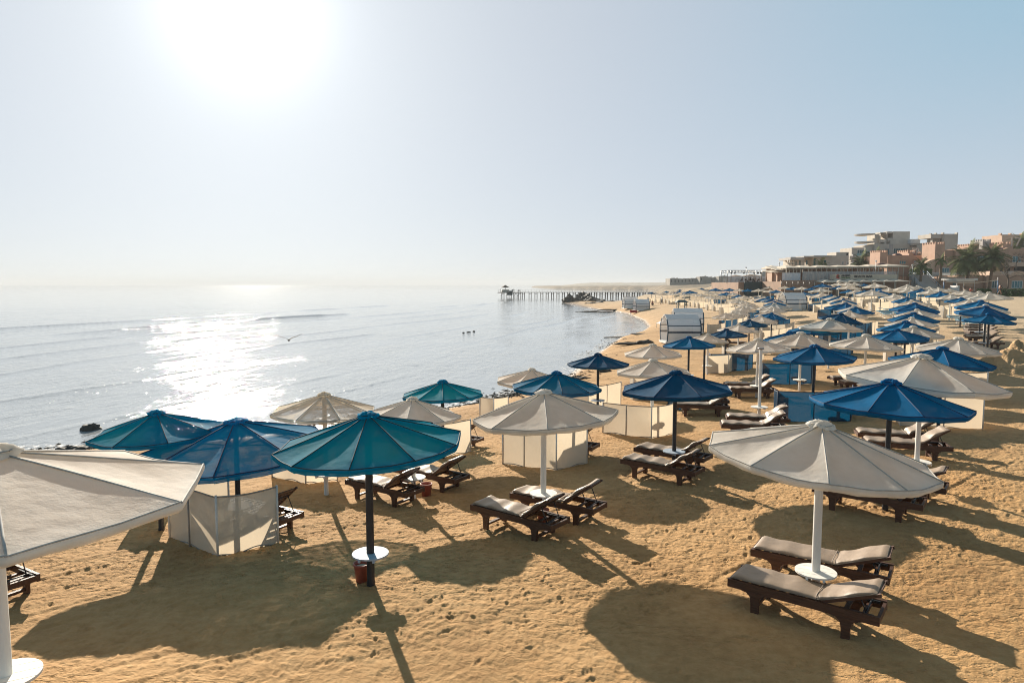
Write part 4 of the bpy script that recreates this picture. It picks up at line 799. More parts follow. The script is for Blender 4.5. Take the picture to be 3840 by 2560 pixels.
def cap_mesh(seed,mats,holes=False):
    """crumpled cover tied over the hub"""
    rd=random.Random(seed); mb=MB(); n=26; prof=[(0,.055),(.05,.058),(.10,.048),(.145,.020),(.175,-.012),(.192,-.040)]
    ph=[rd.uniform(0,6.28) for _ in range(4)]
    vs=[];fs=[]
    for i,(r,z) in enumerate(prof):
        for k in range(n):
            t=2*math.pi*k/n; wv=math.sin(5*t+ph[0])+.6*math.sin(8*t+ph[1])+.5*math.sin(11*t+ph[2])
            g=(i/5.0)**1.3
            rr=r*(1+.10*wv*g)+.006*math.sin(13*t+i*1.9+ph[3]); zz=z+.024*wv*g+.012*math.sin(3*t+ph[3])+.010*math.sin(7*t+i*2.3+ph[1])
            vs.append((rr*math.cos(t),rr*math.sin(t),zz))
    for i in range(len(prof)-1):
        for k in range(n):
            k2=(k+1)%n; fs.append((i*n+k,i*n+k2,(i+1)*n+k2,(i+1)*n+k))
    mb.raw=True; mb.add(vs,fs,0,True)
    mb.tube([(.150*math.cos(2*math.pi*k/20),.150*math.sin(2*math.pi*k/20),.010+.006*math.sin(k*1.7)) for k in range(21)],.009,5,1,cap=False)
    o=mb.build('canopy_cap',mats); me=o.data; bpy.data.objects.remove(o); return me
def frame_mesh(n,m):
    mb=MB()
    for k in range(n):
        a=2*math.pi*k/n; c,s=math.cos(a),math.sin(a)
        mb.bar((.03*c,.03*s,-.03),(.985*c,.985*s,-.318),.016,.022)
        mb.bar((.03*c,.03*s,-.26),(.52*c,.52*s,-.185),.011,.014)
    pts=[(.985*math.cos(2*math.pi*k/n),.985*math.sin(2*math.pi*k/n),-.322) for k in range(n+1)]
    for p_,q_ in zip(pts[:-1],pts[1:]): mb.bar(p_,q_,.014,.018)
    o=mb.build('rib_frame',m); me=o.data; bpy.data.objects.remove(o); return me
def table_mesh(mats):
    """round slatted table fixed to the pole, boards with gaps, two battens below"""
    mb=MB(); R0=.275; edges=[-.275,-.142,-.134,-.004,.004,.134,.142,.275]
    for y0,y1 in zip(edges[0::2],edges[1::2]):
        pts=[]; 
        for i in range(9):
            y=y0+(y1-y0)*i/8; pts.append((math.sqrt(max(0,R0*R0-y*y))+.004,y))
        poly=[(x,y) for x,y in pts]+[(-x,y) for x,y in reversed(pts)]
        poly=[q for i,q in enumerate(poly) if i==0 or (abs(q[0]-poly[i-1][0])+abs(q[1]-poly[i-1][1]))>1e-4]
        mb.prism(poly,'z',-.012,.012)
    mb.bar((-.11,-.26,-.03),(-.11,.26,-.03),.035,.034); mb.bar((.11,-.26,-.03),(.11,.26,-.03),.035,.034)
    o=mb.build('table_top',mats); me=o.data; bpy.data.objects.remove(o); return me
def pole_mesh(m):
    mb=MB(); mb.lathe([(.058,0),(.058,.04),(.052,.05),(.050,.97),(.047,1.0),(0,1.0)],14)
    o=mb.build('pole',m); me=o.data; bpy.data.objects.remove(o); return me
CM={'w':'white_cloth','o':'white_net','b':'blue_cloth','v':'navy_cloth','n':'faded_cloth','t':'teal_cloth','m':'mixed_cloth'}
SM={'w':'white_seam','o':'white_seam','t':'teal_seam','m':'teal_seam'}
CAN={};CAP={}
for c in CM:
    for n in (8,10):
        for s in range(2):
            CAN[c,n,s]=canopy_mesh(n,n*7+s*3,[M[CM[c]],M[SM.get(c,'blue_seam')]])
    for s in range(3): CAP[c,s]=cap_mesh(s+20,[M[CM[c]],M[SM.get(c,'blue_seam')]])
FRM={(n,w):frame_mesh(n,M['white_paint' if w else 'black_paint']) for n in (8,10) for w in (0,1)}
TAB={w:table_mesh(M['white_paint' if w else 'blue_paint']) for w in (0,1)}
POL={w:pole_mesh(M['white_paint' if w else 'black_paint']) for w in (0,1)}
def part(name,me,parent,loc=(0,0,0),rot=(0,0,0),scale=(1,1,1)):
    o=bpy.data.objects.new(name,me); link(o,parent); o.location=loc; o.rotation_euler=rot; o.scale=scale; return o
for i,(c,x,y,z,D,n,tilt,lab) in enumerate(UMB):
    rd=random.Random(100+i)
    w=1 if c in 'wo' else 0
    dist=math.hypot(x,y)
    gz=min(G(x,y),z-1.55)-.05
    if i==183: gz=.70
    t=thing('beach_parasol',lab,'parasol',(x,y,gz),rd.uniform(-.3,.3),UG)
    R0=D/2; hgt=z-gz; zs=rd.uniform(.95,1.08)
    th=R(tilt if tilt else rd.uniform(-2.5,2.5)); rz=rd.uniform(0,6.28)
    if i==183: rz=R(-5.5)+math.atan2(x,y); zs=.78
    # tilt about the viewing direction, then undo the root's turn
    part('pole',POL[w],t,(0,0,0),(0,0,0),(1.15 if dist<14 else 1,1.15 if dist<14 else 1,hgt-.06))
    q=Matrix.Rotation(-t.rotation_euler.z,4,'Z')@Matrix.Rotation(math.atan2(x,y)*-1,4,'Z')@Matrix.Rotation(-th,4,'Y')@Matrix.Rotation(rd.uniform(-.025,.025),4,'X')@Matrix.Rotation(rz,4,'Z')
    e=q.to_euler()
    part('canopy',CAN[c,n,i%2],t,(0,0,hgt),e,(R0,R0,R0*zs))
    cs=.82+.2*rd.random() if dist<45 else .9
    part('canopy_cap',CAP[c,i%3],t,(0,0,hgt+.005),e,(cs*R0/1.45,cs*R0/1.45,cs*.9))
    if dist<48: part('rib_frame',FRM[n,w],t,(0,0,hgt-.02),e,(R0,R0,R0*zs))
    if dist<95:
        tz=.50-.0 if hgt>2.2 else .45
        part('table_top',TAB[w],t,(0,0,tz+.05),(0,0,rd.uniform(-.4,.4)))
# bare posts whose canopies are gone
for nm,(bx,by,bz,h,w),lab in (('white',(8.45,23.06,-.08,2.55,1),"bare white pole without canopy, round table and two loungers at its foot"),('black',(9.35,33.0,-.35,2.0,0),"bare black pole without canopy between cream and blue screens")):
    t=thing('bare_parasol_pole',lab,'pole',(bx,by,bz),0,'bare poles without canopies')
    part('pole',POL[w],t,scale=(1,1,h))
    mb=MB(); mb.lathe([(.055,h-.02),(.10,h-.015),(.105,h+.02),(.055,h+.03),(0,h+.03)],16); mb.build('hub_collar',M['black_paint'] if w==0 else M['metal'],t)
    if w: part('table_top',TAB[1],t,(0,0,.55))
# ---------------------------------------------------------------- loungers
LGR='wooden sun loungers'
def lounger_meshes():
    L_=1.95
    D={}
    # side rails with curved leg brackets are separate legs
    mb=MB()
    for s in (-1,1):
        y=s*.285
        mb.box(-.975,y-.022,.30,.975,y+.022,.415)
    for x in (-.955,.955-.0): mb.box(x-.02,-.263,.315,x+.02,.263,.40)
    for x in (-.62,-.1,.22,.56,.78): mb.box(x-.03,-.263,.34,x+.03,.263,.37)
    D['frame']=mb
    # slatted seat
    mb=MB()
    for k in range(9):
        x=-.92+.128*k; mb.box(x,-.255,.385,x+.085,.255,.408)
    D['seat']=mb
    def leg(x,s):
        m=MB(); y=s*.285; out=[(x-.20,.30),(x-.12,.285),(x-.068,.235),(x-.055,.15),(x-.052,0),(x+.052,0),(x+.055,.15),(x+.068,.235),(x+.12,.285),(x+.20,.30)]
        m.prism(out,'y',y-.028,y+.028); return m
    D['leg']=[leg(x,s) for x in (-.585,.585) for s in (-1,1)]
    D['stretcher']=[MB().box(x-.03,-.257,.075,x+.03,.257,.115) for x in (-.585,.585)]
    return D
LD=lounger_meshes()
def asmesh(mb,name,m,bevel=0):
    o=mb.build(name,m,None); me=o.data; bpy.data.objects.remove(o); return me
LM={k:asmesh(LD[k],k,M['wood']) for k in ('frame','seat')}
LM['stretcher']=[asmesh(q,'stretcher',M['wood']) for q in LD['stretcher']]
LM['leg']=[asmesh(q,'leg',M['wood']) for q in LD['leg']]
HX=.27                                                    # hinge position along the lounger
def back_mesh(deg):
    mb=MB(); a=R(deg); c,s=math.cos(a),math.sin(a); Lb=.76
    T=Matrix(((c,0,-s,HX),(0,1,0,0),(s,0,c,.405),(0,0,0,1)))
    for y in (-.245,.245): mb.box(0,y-.02,-.02,Lb,y+.02,.02,M=T)
    for k in range(6): mb.box(.03+.125*k,-.225,-.008,.03+.125*k+.09,.225,.012,M=T)
    return mb
def strut_mesh(deg):
    mb=MB(); a=R(deg); tip=(HX+.50*math.cos(a),.405+.50*math.sin(a)-.02)
    for y in (-.2,.2): mb.tube([(tip[0],y,tip[1]),(.80,y,.40)],.009,6)
    mb.tube([(tip[0],-.2,tip[1]),(tip[0],.2,tip[1])],.009,6); mb.tube([(.80,-.26,.40),(.80,.26,.40)],.012,6)
    mb.box(.50,-.255,.375,.90,-.225,.405); mb.box(.50,.225,.375,.90,.255,.405)
    return mb
def cushion_mesh(deg,seed,wr=1.0):
    rd=random.Random(seed); a=R(deg); Ls=1.20; Lb=.72; th=.062
    n=44; mb=MB(); mb.raw=True; W=.275
    # path along the lounger
    def path(t):
        s=t*(Ls+Lb)
        if s<Ls-.1: return (-.94+s,.412,0)
        if s<Ls+.1:
            u=(s-(Ls-.1))/.2; ang=a*u*u*(3-2*u)
            # integrate approximately
            k=12; x=-.94+Ls-.1;z=.412
            for i in range(k):
                v=u*(i+.5)/k; an=a*v*v*(3-2*v); x+=.2*u/k*math.cos(an); z+=.2*u/k*math.sin(an)
            return (x,z,ang)
        x,z,_=path((Ls+.0999)/(Ls+Lb)); q=s-(Ls+.1); return (x+q*math.cos(a),z+q*math.sin(a),a)
    prof=[]
    for k in range(20):
        t=2*math.pi*k/20; y=math.copysign(abs(math.cos(t))**.35,math.cos(t))*W; z=math.copysign(abs(math.sin(t))**.6,math.sin(t))*.5+.5
        prof.append((y,z))
    vs=[];fs=[]
    ph=[rd.uniform(0,6) for _ in range(5)]
    for i in range(n+1):
        t=i/n; x,z,an=path(t); e=min(t,1-t)*(Ls+Lb); shr=min(1,(.25+e/.06*.75)); hs=min(1,.35+e/.05*.65)
        hg=math.exp(-((t*(Ls+Lb)-Ls)/.10)**2)
        for (y,q) in prof:
            dz=th*q*hs
            if q>.5: dz+=wr*(.008*math.sin(31*t+ph[0]+2*y)+.006*math.sin(17*t*1.3+9*y+ph[1])+hg*(.016*math.sin(26*y+ph[2]+60*t))-hg*.018)
            yy=y*(.97+.03*shr)
            vs.append((x-math.sin(an)*dz,yy,z+math.cos(an)*dz))
    w=20
    for i in range(n):
        for k in range(w):
            k2=(k+1)%w; fs.append((i*w+k,i*w+k2,(i+1)*w+k2,(i+1)*w+k))
    mb.add(vs,fs,0,True)
    mb.add([vs[k] for k in range(w)],[tuple(reversed(range(w)))],0,True); mb.add([vs[n*w+k] for k in range(w)],[tuple(range(w))],0,True)
    # piping line and tie strap
    for sgn in (-1,1):
        pts=[]
        for i in range(n+1):
            x,z,an=path(i/n); pts.append((x-math.sin(an)*.022,sgn*(W+.004),z+math.cos(an)*.022))
        mb.tube(pts,.006,5,1)
    for ts in (.60,) :
        x,z,an=path(ts); pts=[]
        for (y,q) in prof+[prof[0]]:
            dz=(th+.004)*q-.004*(1-q); pts.append((x-math.sin(an)*dz,y*1.015,z+math.cos(an)*dz))
        mb.tube(pts,.006,5,1,cap=False)
    return mb
LB={};LST={};LC={}
for d in (22,26,28,30,34,36,40):
    LB[d]=asmesh(back_mesh(d),'backrest',M['wood']); LST[d]=asmesh(strut_mesh(d),'prop_strut',M['black_paint'])
    for v in (0,1): LC[d,v]=asmesh(cushion_mesh(d,d*3+v,1.5 if (d>=34) else .8),'cushion',[M['cushion'],M['cushion_edge']])
def metal_lounger():
    mb=MB()
    for y in (-.29,.29): mb.tube([(-.95,y,.33),(.25,y,.33),(.92,y,.58)],.018,6)
    for x in (-.7,.35):
        for y in (-.29,.29): mb.tube([(x,y,.33),(x-.12,y,0)],.014,6); mb.tube([(x+.12,y,.33),(x+.24,y,0)],.014,6)
        mb.tube([(x-.12,-.29,.0),(x-.12,.29,.0)],.014,6)
    return mb
TL_F=asmesh(metal_lounger(),'frame',M['white_paint'])
def teal_pad():
    mb=MB(); mb.prism([(-.97,.345),(.25,.345),(.95,.605),(.93,.665),(.24,.405),(-.97,.41)],'y',-.27,.27); return mb
_o=teal_pad().build('cushion',M['teal_cushion'],None,0); TL_C=_o.data; bpy.data.objects.remove(_o)
for i,(kind,x,y,a,deg,lab) in enumerate(LOUNGERS):
    deg=min((22,26,28,30,34,36,40),key=lambda d:abs(d-deg))
    t=thing('sun_lounger',lab,'sun lounger',(x,y,G(x,y)-.015),R(a),LGR if kind=='c' else 'teal sun loungers')
    if kind=='c':
        part('frame',LM['frame'],t); part('seat',LM['seat'],t); [part('stretcher',q,t) for q in LM['stretcher']]
        for l in LM['leg']: part('leg',l,t)
        part('backrest',LB[deg],t); part('prop_strut',LST[deg],t)
        if i not in (8,9,10,11): part('cushion',LC[deg,i%2],t)
    else:
        part('frame',TL_F,t); part('cushion',TL_C,t)
# ---------------------------------------------------------------- cloth wind screens
for i,(c,h,pts,lab) in enumerate(SCREENS):
    rd=random.Random(300+i)
    x0,y0=pts[1]; z0=G(x0,y0)
    t=thing('wind_screen',lab,'wind screen',(x0,y0,z0),0,'cloth wind screens')
    cm=M['screen_white'] if c=='w' else M['screen_blue']; hm=M['hem_white'] if c=='w' else M['hem_blue']
    near=math.hypot(x0,y0)<60
    for a,b in zip(pts[:-1],pts[1:]):
        ax,ay=a[0]-x0,a[1]-y0;bx,by=b[0]-x0,b[1]-y0
        Ln=math.hypot(bx-ax,by-ay); nx,ny=-(by-ay)/Ln,(bx-ax)/Ln
        nu=16 if near else 6; nv=8 if near else 3
        k1,k2,sg=rd.choice((-1,1))*rd.uniform(.02,.07),rd.uniform(0,6),rd.uniform(.012,.035)
        mb=MB(); mb.raw=True; vs=[];fs=[]; top=[]
        for u in range(nu+1):
            s=u/nu; px_,py_=ax+(bx-ax)*s,ay+(by-ay)*s
            gz=G(px_+x0,py_+y0)-z0; tp=h-sg*4*s*(1-s)
            for v in range(nv+1):
                q=v/nv; bw=4*s*(1-s)*math.sin(math.pi*q*.8+.3)*k1+.012*math.sin(7*s+k2+3*q)
                bot=-.02-.03*math.sin(9*s+k2)
                vs.append((px_+nx*bw,py_+ny*bw,gz+bot+(tp-bot)*q))
            top.append(vs[-1])
        w=nv+1
        for u in range(nu):
            for v in range(nv): fs.append((u*w+v,(u+1)*w+v,(u+1)*w+v+1,u*w+v+1))
        mb.add(vs,fs,0,True); mb.tube(top,.016,5,1)
        mb.tube([(vs[u*w+0][0],vs[u*w][1],vs[u*w][2]+.03) for u in range(nu+1)],.012,5,1)
        mb.build('cloth_panel',[cm,hm],t)
        if Ln>1.5:
            s=.5+rd.uniform(-.08,.08); qx,qy=ax+(bx-ax)*s,ay+(by-ay)*s; gz=G(qx+x0,qy+y0)-z0; mp_=MB(); mp_.tube([(qx-nx*.03,qy-ny*.03,gz-.05),(qx-nx*.03,qy-ny*.03,gz+h-sg*.8)],.017,7); mp_.build('post',hm,t)
    for (ax,ay) in pts:
        gz=G(ax,ay)-z0; mb=MB(); mb.tube([(ax-x0,ay-y0,gz-.05),(ax-x0,ay-y0,gz+h+.03)],.021,7); mb.build('post',hm if c=='b' else M['white_paint'],t)
# ================================================================ structures along the shore
def wbuild(mb,name,mats,root,bevel=0):
    """mesh given in world coordinates, parented to a root that stands at its own base"""
    mb.v=[tuple(Vector(p)-root.location) for p in mb.v]
    return mb.build(name,mats,root,bevel)
def wsub(mb,name,mats,part_obj,root):
    mb.v=[tuple(Vector(p)-root.location) for p in mb.v]
    return mb.build(name,mats,part_obj)
def rect(mb,u0,v0,u1,v1,Y,T,mi=0):
    a=px(u0,v1,Y);b=px(u1,v0,Y)
    mb.box(a.x,Y,a.z,b.x,Y+T,b.z,mi); return mb
def zz(tile):
    ox,oy,s={'R2':(2700,960,5.6),'R3':(3060,860,5.6),'R4':(3420,860,5.6),'P4':(1840,1000,3.675),'P5':(2320,1000,3.675),'T1':(2400,1040,7.35),'H':(2440,1120,9.8)}[tile]
    return lambda x,y:(ox+x/s,oy+y/s)
def trect(mb,tile,x0,y0,x1,y1,Y,T,mi=0):
    f=zz(tile); a=f(x0,y0); b=f(x1,y1); return rect(mb,a[0],a[1],b[0],b[1],Y,T,mi)
def tp(tile,x,y,Y):
    u,v=zz(tile)(x,y); return px(u,v,Y)
M['concrete']=simple('beige_plaster',(0.50,0.45,0.385),0.85,0.12,.5,bump=.2,bscale=3)
M['concrete_grey']=simple('grey_plaster',(0.36,0.34,0.32),0.85,0.12,.5)
M['terracotta']=simple('terracotta_plaster',(0.45,0.285,0.20),0.85,0.12,.6,bump=.2,bscale=3)
M['terra_pale']=simple('pale_terracotta',(0.56,0.39,0.28),0.85,0.10,.6)
M['maroon']=simple('maroon_dome',(0.11,0.045,0.045),0.7,0.15,.8)
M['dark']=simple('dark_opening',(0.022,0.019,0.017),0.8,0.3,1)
M['glass']=simple('teal_glass',(0.02,0.085,0.10),0.12,0.3,.8)
M['curtain']=simple('teal_curtain',(0.09,0.22,0.25),0.7,0.3,1.5)
M['win_frame']=simple('white_frame',(0.6,0.6,0.58),0.5,0.1,3)
M['rail_glass']=simple('green_rail_glass',(0.14,0.32,0.32),0.15,0.15,1)
M['awning']=simple('cream_awning',(0.56,0.48,0.38),0.8,0.10,1.2)
M['post_cream']=simple('cream_post',(0.50,0.43,0.33),0.6,0.1,3)
M['brown_wall']=simple('brown_wall',(0.27,0.17,0.115),0.85,0.2,.7)
M['green_wall']=simple('dark_green_wall',(0.025,0.05,0.055),0.8,0.2,.7)
M['tarp']=simple('white_tarp',(0.62,0.62,0.62),0.6,0.1,1.5)
M['letter']=simple('dark_letter',(0.03,0.03,0.035),0.5,0.05,3)
M['red']=simple('red_badge',(0.42,0.03,0.02),0.5,0.1,3)
M['green_leaf']=simple('green_badge',(0.03,0.12,0.03),0.6,0.2,3)
M['number']=simple('pale_number',(0.52,0.42,0.36),0.7,0.05,3)
M['white']=simple('white_board',(0.72,0.71,0.68),0.55,0.08,3)
M['blue_post']=simple('blue_post',(0.01,0.12,0.27),0.5,0.15,3)
M['rail_pale']=simple('pale_rail',(0.50,0.50,0.48),0.5,0.1,3)
M['thatch']=simple('brown_thatch',(0.14,0.08,0.045),0.95,0.4,4,bump=.6,bscale=12)
M['pier_wood']=simple('weathered_pier_wood',(0.085,0.065,0.05),0.8,0.4,1.5)
M['leaf']=simple('hedge_leaf',(0.055,0.115,0.022),0.7,0.45,1.2)
M['palm_leaf']=simple('palm_leaf',(0.13,0.15,0.065),0.95,0.35,.9)
M['palm_leaf'].node_tree.nodes['Principled BSDF'].inputs['Specular IOR Level'].default_value=.08
M['palm_trunk']=simple('palm_trunk',(0.17,0.115,0.075),0.9,0.35,2.2,bump=.8,bscale=5)
M['bark']=simple('grey_bark',(0.11,0.085,0.065),0.9,0.3,3)
M['yellow_post']=simple('yellow_wood_post',(0.55,0.36,0.16),0.7,0.15,3)
M['hut_slat']=simple('white_slat',(0.80,0.80,0.80),0.55,0.14,5,stretch=(.4,3,12))
M['hut_band']=simple('navy_band',(0.012,0.045,0.085),0.55,0.2,5)
M['far_stone']=simple('far_stone',(0.30,0.27,0.225),0.9,0.25,.15)
M['weave']=simple('teal_roof',(0.01,0.06,0.075),0.7,0.2,2)
def text(s,name,loc,size,m,parent,rot=(R(90),0,0),shear=0,extrude=.03,spacing=1.0,bold=.0):
    c=bpy.data.curves.new(name,'FONT'); c.body=s; c.size=size; c.extrude=extrude; c.shear=shear; c.space_character=spacing; c.offset=bold
    c.materials.append(m); tmp=bpy.data.objects.new(name,c); C.objects.link(tmp); bpy.context.view_layer.update()
    me=bpy.data.meshes.new_from_object(tmp.evaluated_get(bpy.context.evaluated_depsgraph_get())); bpy.data.objects.remove(tmp)
    o=bpy.data.objects.new(name,me); link(o,parent); o.location=loc; o.rotation_euler=rot; return o
def win(root,tile,x0,y0,x1,y1,Y,panes=2,glass='glass',frame='win_frame',name='window'):
    """recessed window: frame a little proud of the wall, pane behind it"""
    f=zz(tile); a=f(x0,y0); b=f(x1,y1); A=px(a[0],b[1],Y); B=px(b[0],a[1],Y); t=.09
    mb=MB()
    mb.box(A.x,Y-.07,A.z,A.x+t,Y+.06,B.z); mb.box(B.x-t,Y-.07,A.z,B.x,Y+.06,B.z); mb.box(A.x+t,Y-.07,B.z-t,B.x-t,Y+.06,B.z); mb.box(A.x+t,Y-.07,A.z,B.x-t,Y+.06,A.z+t)
    for k in range(1,panes):
        x=A.x+(B.x-A.x)*k/panes; mb.box(x-.04,Y-.065,A.z+t,x+.04,Y+.055,B.z-t)
    fr=wbuild(mb,name,M[frame],root)
    mb=MB(); mb.box(A.x+t*.5,Y-.03,A.z+t*.5,B.x-t*.5,Y-.012,B.z-t*.5); wsub(mb,'pane',M[glass],fr,root)
    return fr
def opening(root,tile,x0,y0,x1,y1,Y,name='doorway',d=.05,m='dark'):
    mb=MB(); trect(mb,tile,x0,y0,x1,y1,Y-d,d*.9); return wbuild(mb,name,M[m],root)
def crenel(mb,x0,x1,y0,y1,z,h=.45,w=.42,mi=0):
    """battlements round a flat roof"""
    n=max(2,int((x1-x0)/(w*1.9)))
    for k in range(n):
        x=x0+(x1-x0-w)*k/(n-1)
        for y in (y0,y1-.3): mb.box(x,y,z,x+w,y+.3,z+h,mi)
    n=max(2,int((y1-y0)/(w*1.9)))
    for k in range(1,n-1):
        y=y0+(y1-y0-w)*k/(n-1); mb.box(x0,y,z,x0+.3,y+w,z+h,mi); mb.box(x1-.3,y,z,x1,y+w,z+h,mi)
def tower(tile,x0,y0,x1,y1,Y,T,root,m,h=.5,name='tower'):
    f=zz(tile);a=f(x0,y0);b=f(x1,y1);A=px(a[0],b[1],Y);B=px(b[0],a[1],Y)
    mb=MB(); mb.box(A.x,Y,A.z,B.x,Y+T,B.z-h); crenel(mb,A.x,B.x,Y,Y+T,B.z-h,h); return wbuild(mb,name,M[m],root)
def dome(tile,xc,ytop,ybase,rx,Y,root,m='maroon',yoff=2.0):
    c=tp(tile,xc,ybase,Y); t=tp(tile,xc,ytop,Y); e=tp(tile,xc+rx,ybase,Y); rr=e.x-c.x; hh=t.z-c.z
    mb=MB(); mb.lathe([(rr*math.cos(k*math.pi/14),c.z+hh*math.sin(k*math.pi/14)) for k in range(8)],22,cx=c.x,cy=Y+yoff); return wbuild(mb,'dome',M[m],root)
def arch_hood(root,tile,x0,ytop,x1,ybase,Y,m='terracotta'):
    a=tp(tile,x0,ybase,Y);b=tp(tile,x1,ybase,Y);t=tp(tile,(x0+x1)/2,ytop,Y); cx=(a.x+b.x)/2;rx=(b.x-a.x)/2;h=t.z-a.z
    mb=MB(); n=12
    for k in range(n):
        t0=math.pi*k/n;t1=math.pi*(k+1)/n
        mb.bar((cx-rx*math.cos(t0),Y-.06,a.z+h*math.sin(t0)),(cx-rx*math.cos(t1),Y-.06,a.z+h*math.sin(t1)),.14,.16)
    return wbuild(mb,'arched_moulding',M[m],root)
# ---------------------------------------------------------------- far concrete hotel
Y=225.0
b=tp('R3',745,742,Y); hotel=thing('hotel_building',"large beige concrete hotel block with curved roof slabs and teal glass windows",'hotel',(b.x,Y,b.z-3))
mb=MB()
trect(mb,'R3',745,385,1020,560,Y+1.0,8); trect(mb,'R3',1021,345,1205,760,Y+4,8); trect(mb,'R3',1205,305,1995,900,Y+3,14)
trect(mb,'R3',740,640,1203,900,Y+3.2,9); trect(mb,'R3',1996,350,2400,900,Y+2.5,14)
wbuild(mb,'wall',M['concrete'],hotel)
mb=MB(); trect(mb,'R3',705,556,1340,640,Y-.6,3); wbuild(mb,'balcony',M['concrete'],hotel)
mb=MB(); trect(mb,'R3',862,508,1338,555,Y-.5,.08); wbuild(mb,'glass_railing',M['rail_glass'],hotel)
for x0,y0,x1,y1 in ((765,525,805,760),(1080,500,1125,720),(1570,308,1620,530)):
    mb=MB(); trect(mb,'R3',x0,y0,x1,y1,Y-.9,1.2); wbuild(mb,'column',M['concrete_grey'],hotel)
win(hotel,'R3',862,430,1012,510,Y+.95,3); win(hotel,'R3',1042,450,1160,520,Y+3.95,3); win(hotel,'R3',1250,440,1335,520,Y+2.95,3); win(hotel,'R3',1620,400,1922,525,Y+2.95,6)
opening(hotel,'R3',1455,410,1569,530,Y+2.95,m='glass'); opening(hotel,'R3',812,640,1078,735,Y+3.15); opening(hotel,'R3',1126,650,1330,740,Y+3.15)
mb=MB(); trect(mb,'R3',1480,50,1505,270,Y+5,9); trect(mb,'R3',1608,45,1975,262,Y+5,9); trect(mb,'R3',1505,45,1608,80,Y+5,9); trect(mb,'R3',1505,182,1608,262,Y+5,9)
trect(mb,'R3',1470,48,1480,95,Y+4,6); trect(mb,'R3',1350,60,1478,88,Y+4.5,6); trect(mb,'R3',1350,212,1478,268,Y+4.5,6); trect(mb,'R3',1350,88,1362,330,Y+4.5,6); trect(mb,'R3',1440,268,1480,322,Y+4.5,6); trect(mb,'R3',1362,88,1405,212,Y+9,1)
trect(mb,'R3',1225,105,1350,330,Y+6,5); trect(mb,'R3',1560,222,1990,312,Y+4,4)
wbuild(mb,'penthouse',M['concrete'],hotel)
for y0,y1 in ((68,105),(230,275)):
    a=tp('R3',1060,y1,Y);c=tp('R3',1350,y0,Y); mb=MB(); w=c.x-a.x
    poly=[(c.x,Y+3)]+[(c.x-w*math.sin(math.pi*k/20)*1.0,Y+3+ (1-math.cos(math.pi*k/20))*5) for k in range(1,11)]+[(c.x-w*.3,Y+11),(c.x,Y+11)]
    mb.prism(poly,'z',a.z+(c.z-a.z)*.15,c.z); wbuild(mb,'curved_slab',M['concrete'],hotel)
mb=MB(); trect(mb,'R3',1996,205,2190,340,Y+2,5); wbuild(mb,'roof_tank',M['tarp'],hotel)
mb=MB(); trect(mb,'R4',-10,290,480,340,Y+1.5,12); wbuild(mb,'roof_slab',M['concrete_grey'],hotel)
opening(hotel,'R4',130,380,380,520,Y+2.45,'balcony_recess',m='concrete_grey'); win(hotel,'R4',205,428,312,518,Y+2.3,2)
mb=MB(); trect(mb,'R4',200,488,380,520,Y+1.6,.08); wbuild(mb,'glass_railing',M['rail_glass'],hotel); opening(hotel,'R4',310,610,378,668,Y+2.45)
# stair-tower block behind, with horned corners
Y=215.0
b=tp('R4',400,590,Y); st=thing('tan_tower_block',"tan windowless block with small horned roof corners, right of the concrete hotel",'building',(b.x,Y,b.z-3))
mb=MB(); trect(mb,'R4',655,95,970,640,Y,9)
for x in (655,945): 
    trect(mb,'R4',x,68,x+25,95,Y,1.2); trect(mb,'R4',x,68,x+25,95,Y+7.8,1.2)
trect(mb,'R4',397,98,655,185,Y+1,7); trect(mb,'R4',500,74,525,98,Y+1,1); trect(mb,'R4',397,84,420,98,Y+1,1)
for x in (425,): trect(mb,'R4',x,185,x+16,300,Y+1.3,1)
trect(mb,'R4',490,185,580,300,Y+4,3); trect(mb,'R4',580,185,655,300,Y+1.5,6); trect(mb,'R4',400,300,655,640,Y+1.2,8)
wbuild(mb,'wall',M['concrete'],st); opening(st,'R4',595,200,625,275,Y+1.45)
Y=232.0
b=tp('R4',1865,420,Y); st=thing('tan_tower_block',"tan square tower with blind arched recess, rising behind the tower numbered 17",'building',(b.x,Y,b.z-6))
mb=MB(); trect(mb,'R4',1865,110,2335,640,Y,10)
for x in (1865,2068,2310): trect(mb,'R4',x,80,x+28,110,Y,1.2)
wbuild(mb,'wall',M['terra_pale'],st); arch_hood(st,'R4',2135,130,2275,180,Y,'concrete_grey'); opening(st,'R4',2140,180,2270,290,Y,'blind_recess',m='concrete_grey')
# low pale building at left of the hotel
Y=205.0
b=tp('R2',1565,210,Y); lo=thing('low_pale_building',"low pale flat-roofed building with dark doors above the long awnings",'building',(b.x,Y,b.z-3))
mb=MB(); trect(mb,'R2',1565,78,1780,330,Y+.5,9); trect(mb,'R3',-60,548,690,800,Y,10); trect(mb,'R3',425,478,690,548,Y+1.5,6); wbuild(mb,'wall',M['concrete'],lo)
mb=MB(); trect(mb,'R2',1480,32,1770,80,Y-.8,9); trect(mb,'R2',1765,-2,2352,26,Y-.9,10); trect(mb,'R2',1485,20,1590,32,Y+2,4); wbuild(mb,'roof_slab',M['concrete_grey'],lo)
for x0,y0,x1,y1 in ((1660,98,1696,190),(1585,105,1610,190),(2182,88,2230,185),(1962,52,2010,195),(1800,90,1840,185)): opening(lo,'R2',x0,y0,x1,y1,Y if x0>1760 else Y+.45,m='glass')
win(lo,'R3',535,672,585,742,Y,3); win(lo,'R3',634,680,688,742,Y,3); opening(lo,'R3',640,495,672,550,Y+1.45)
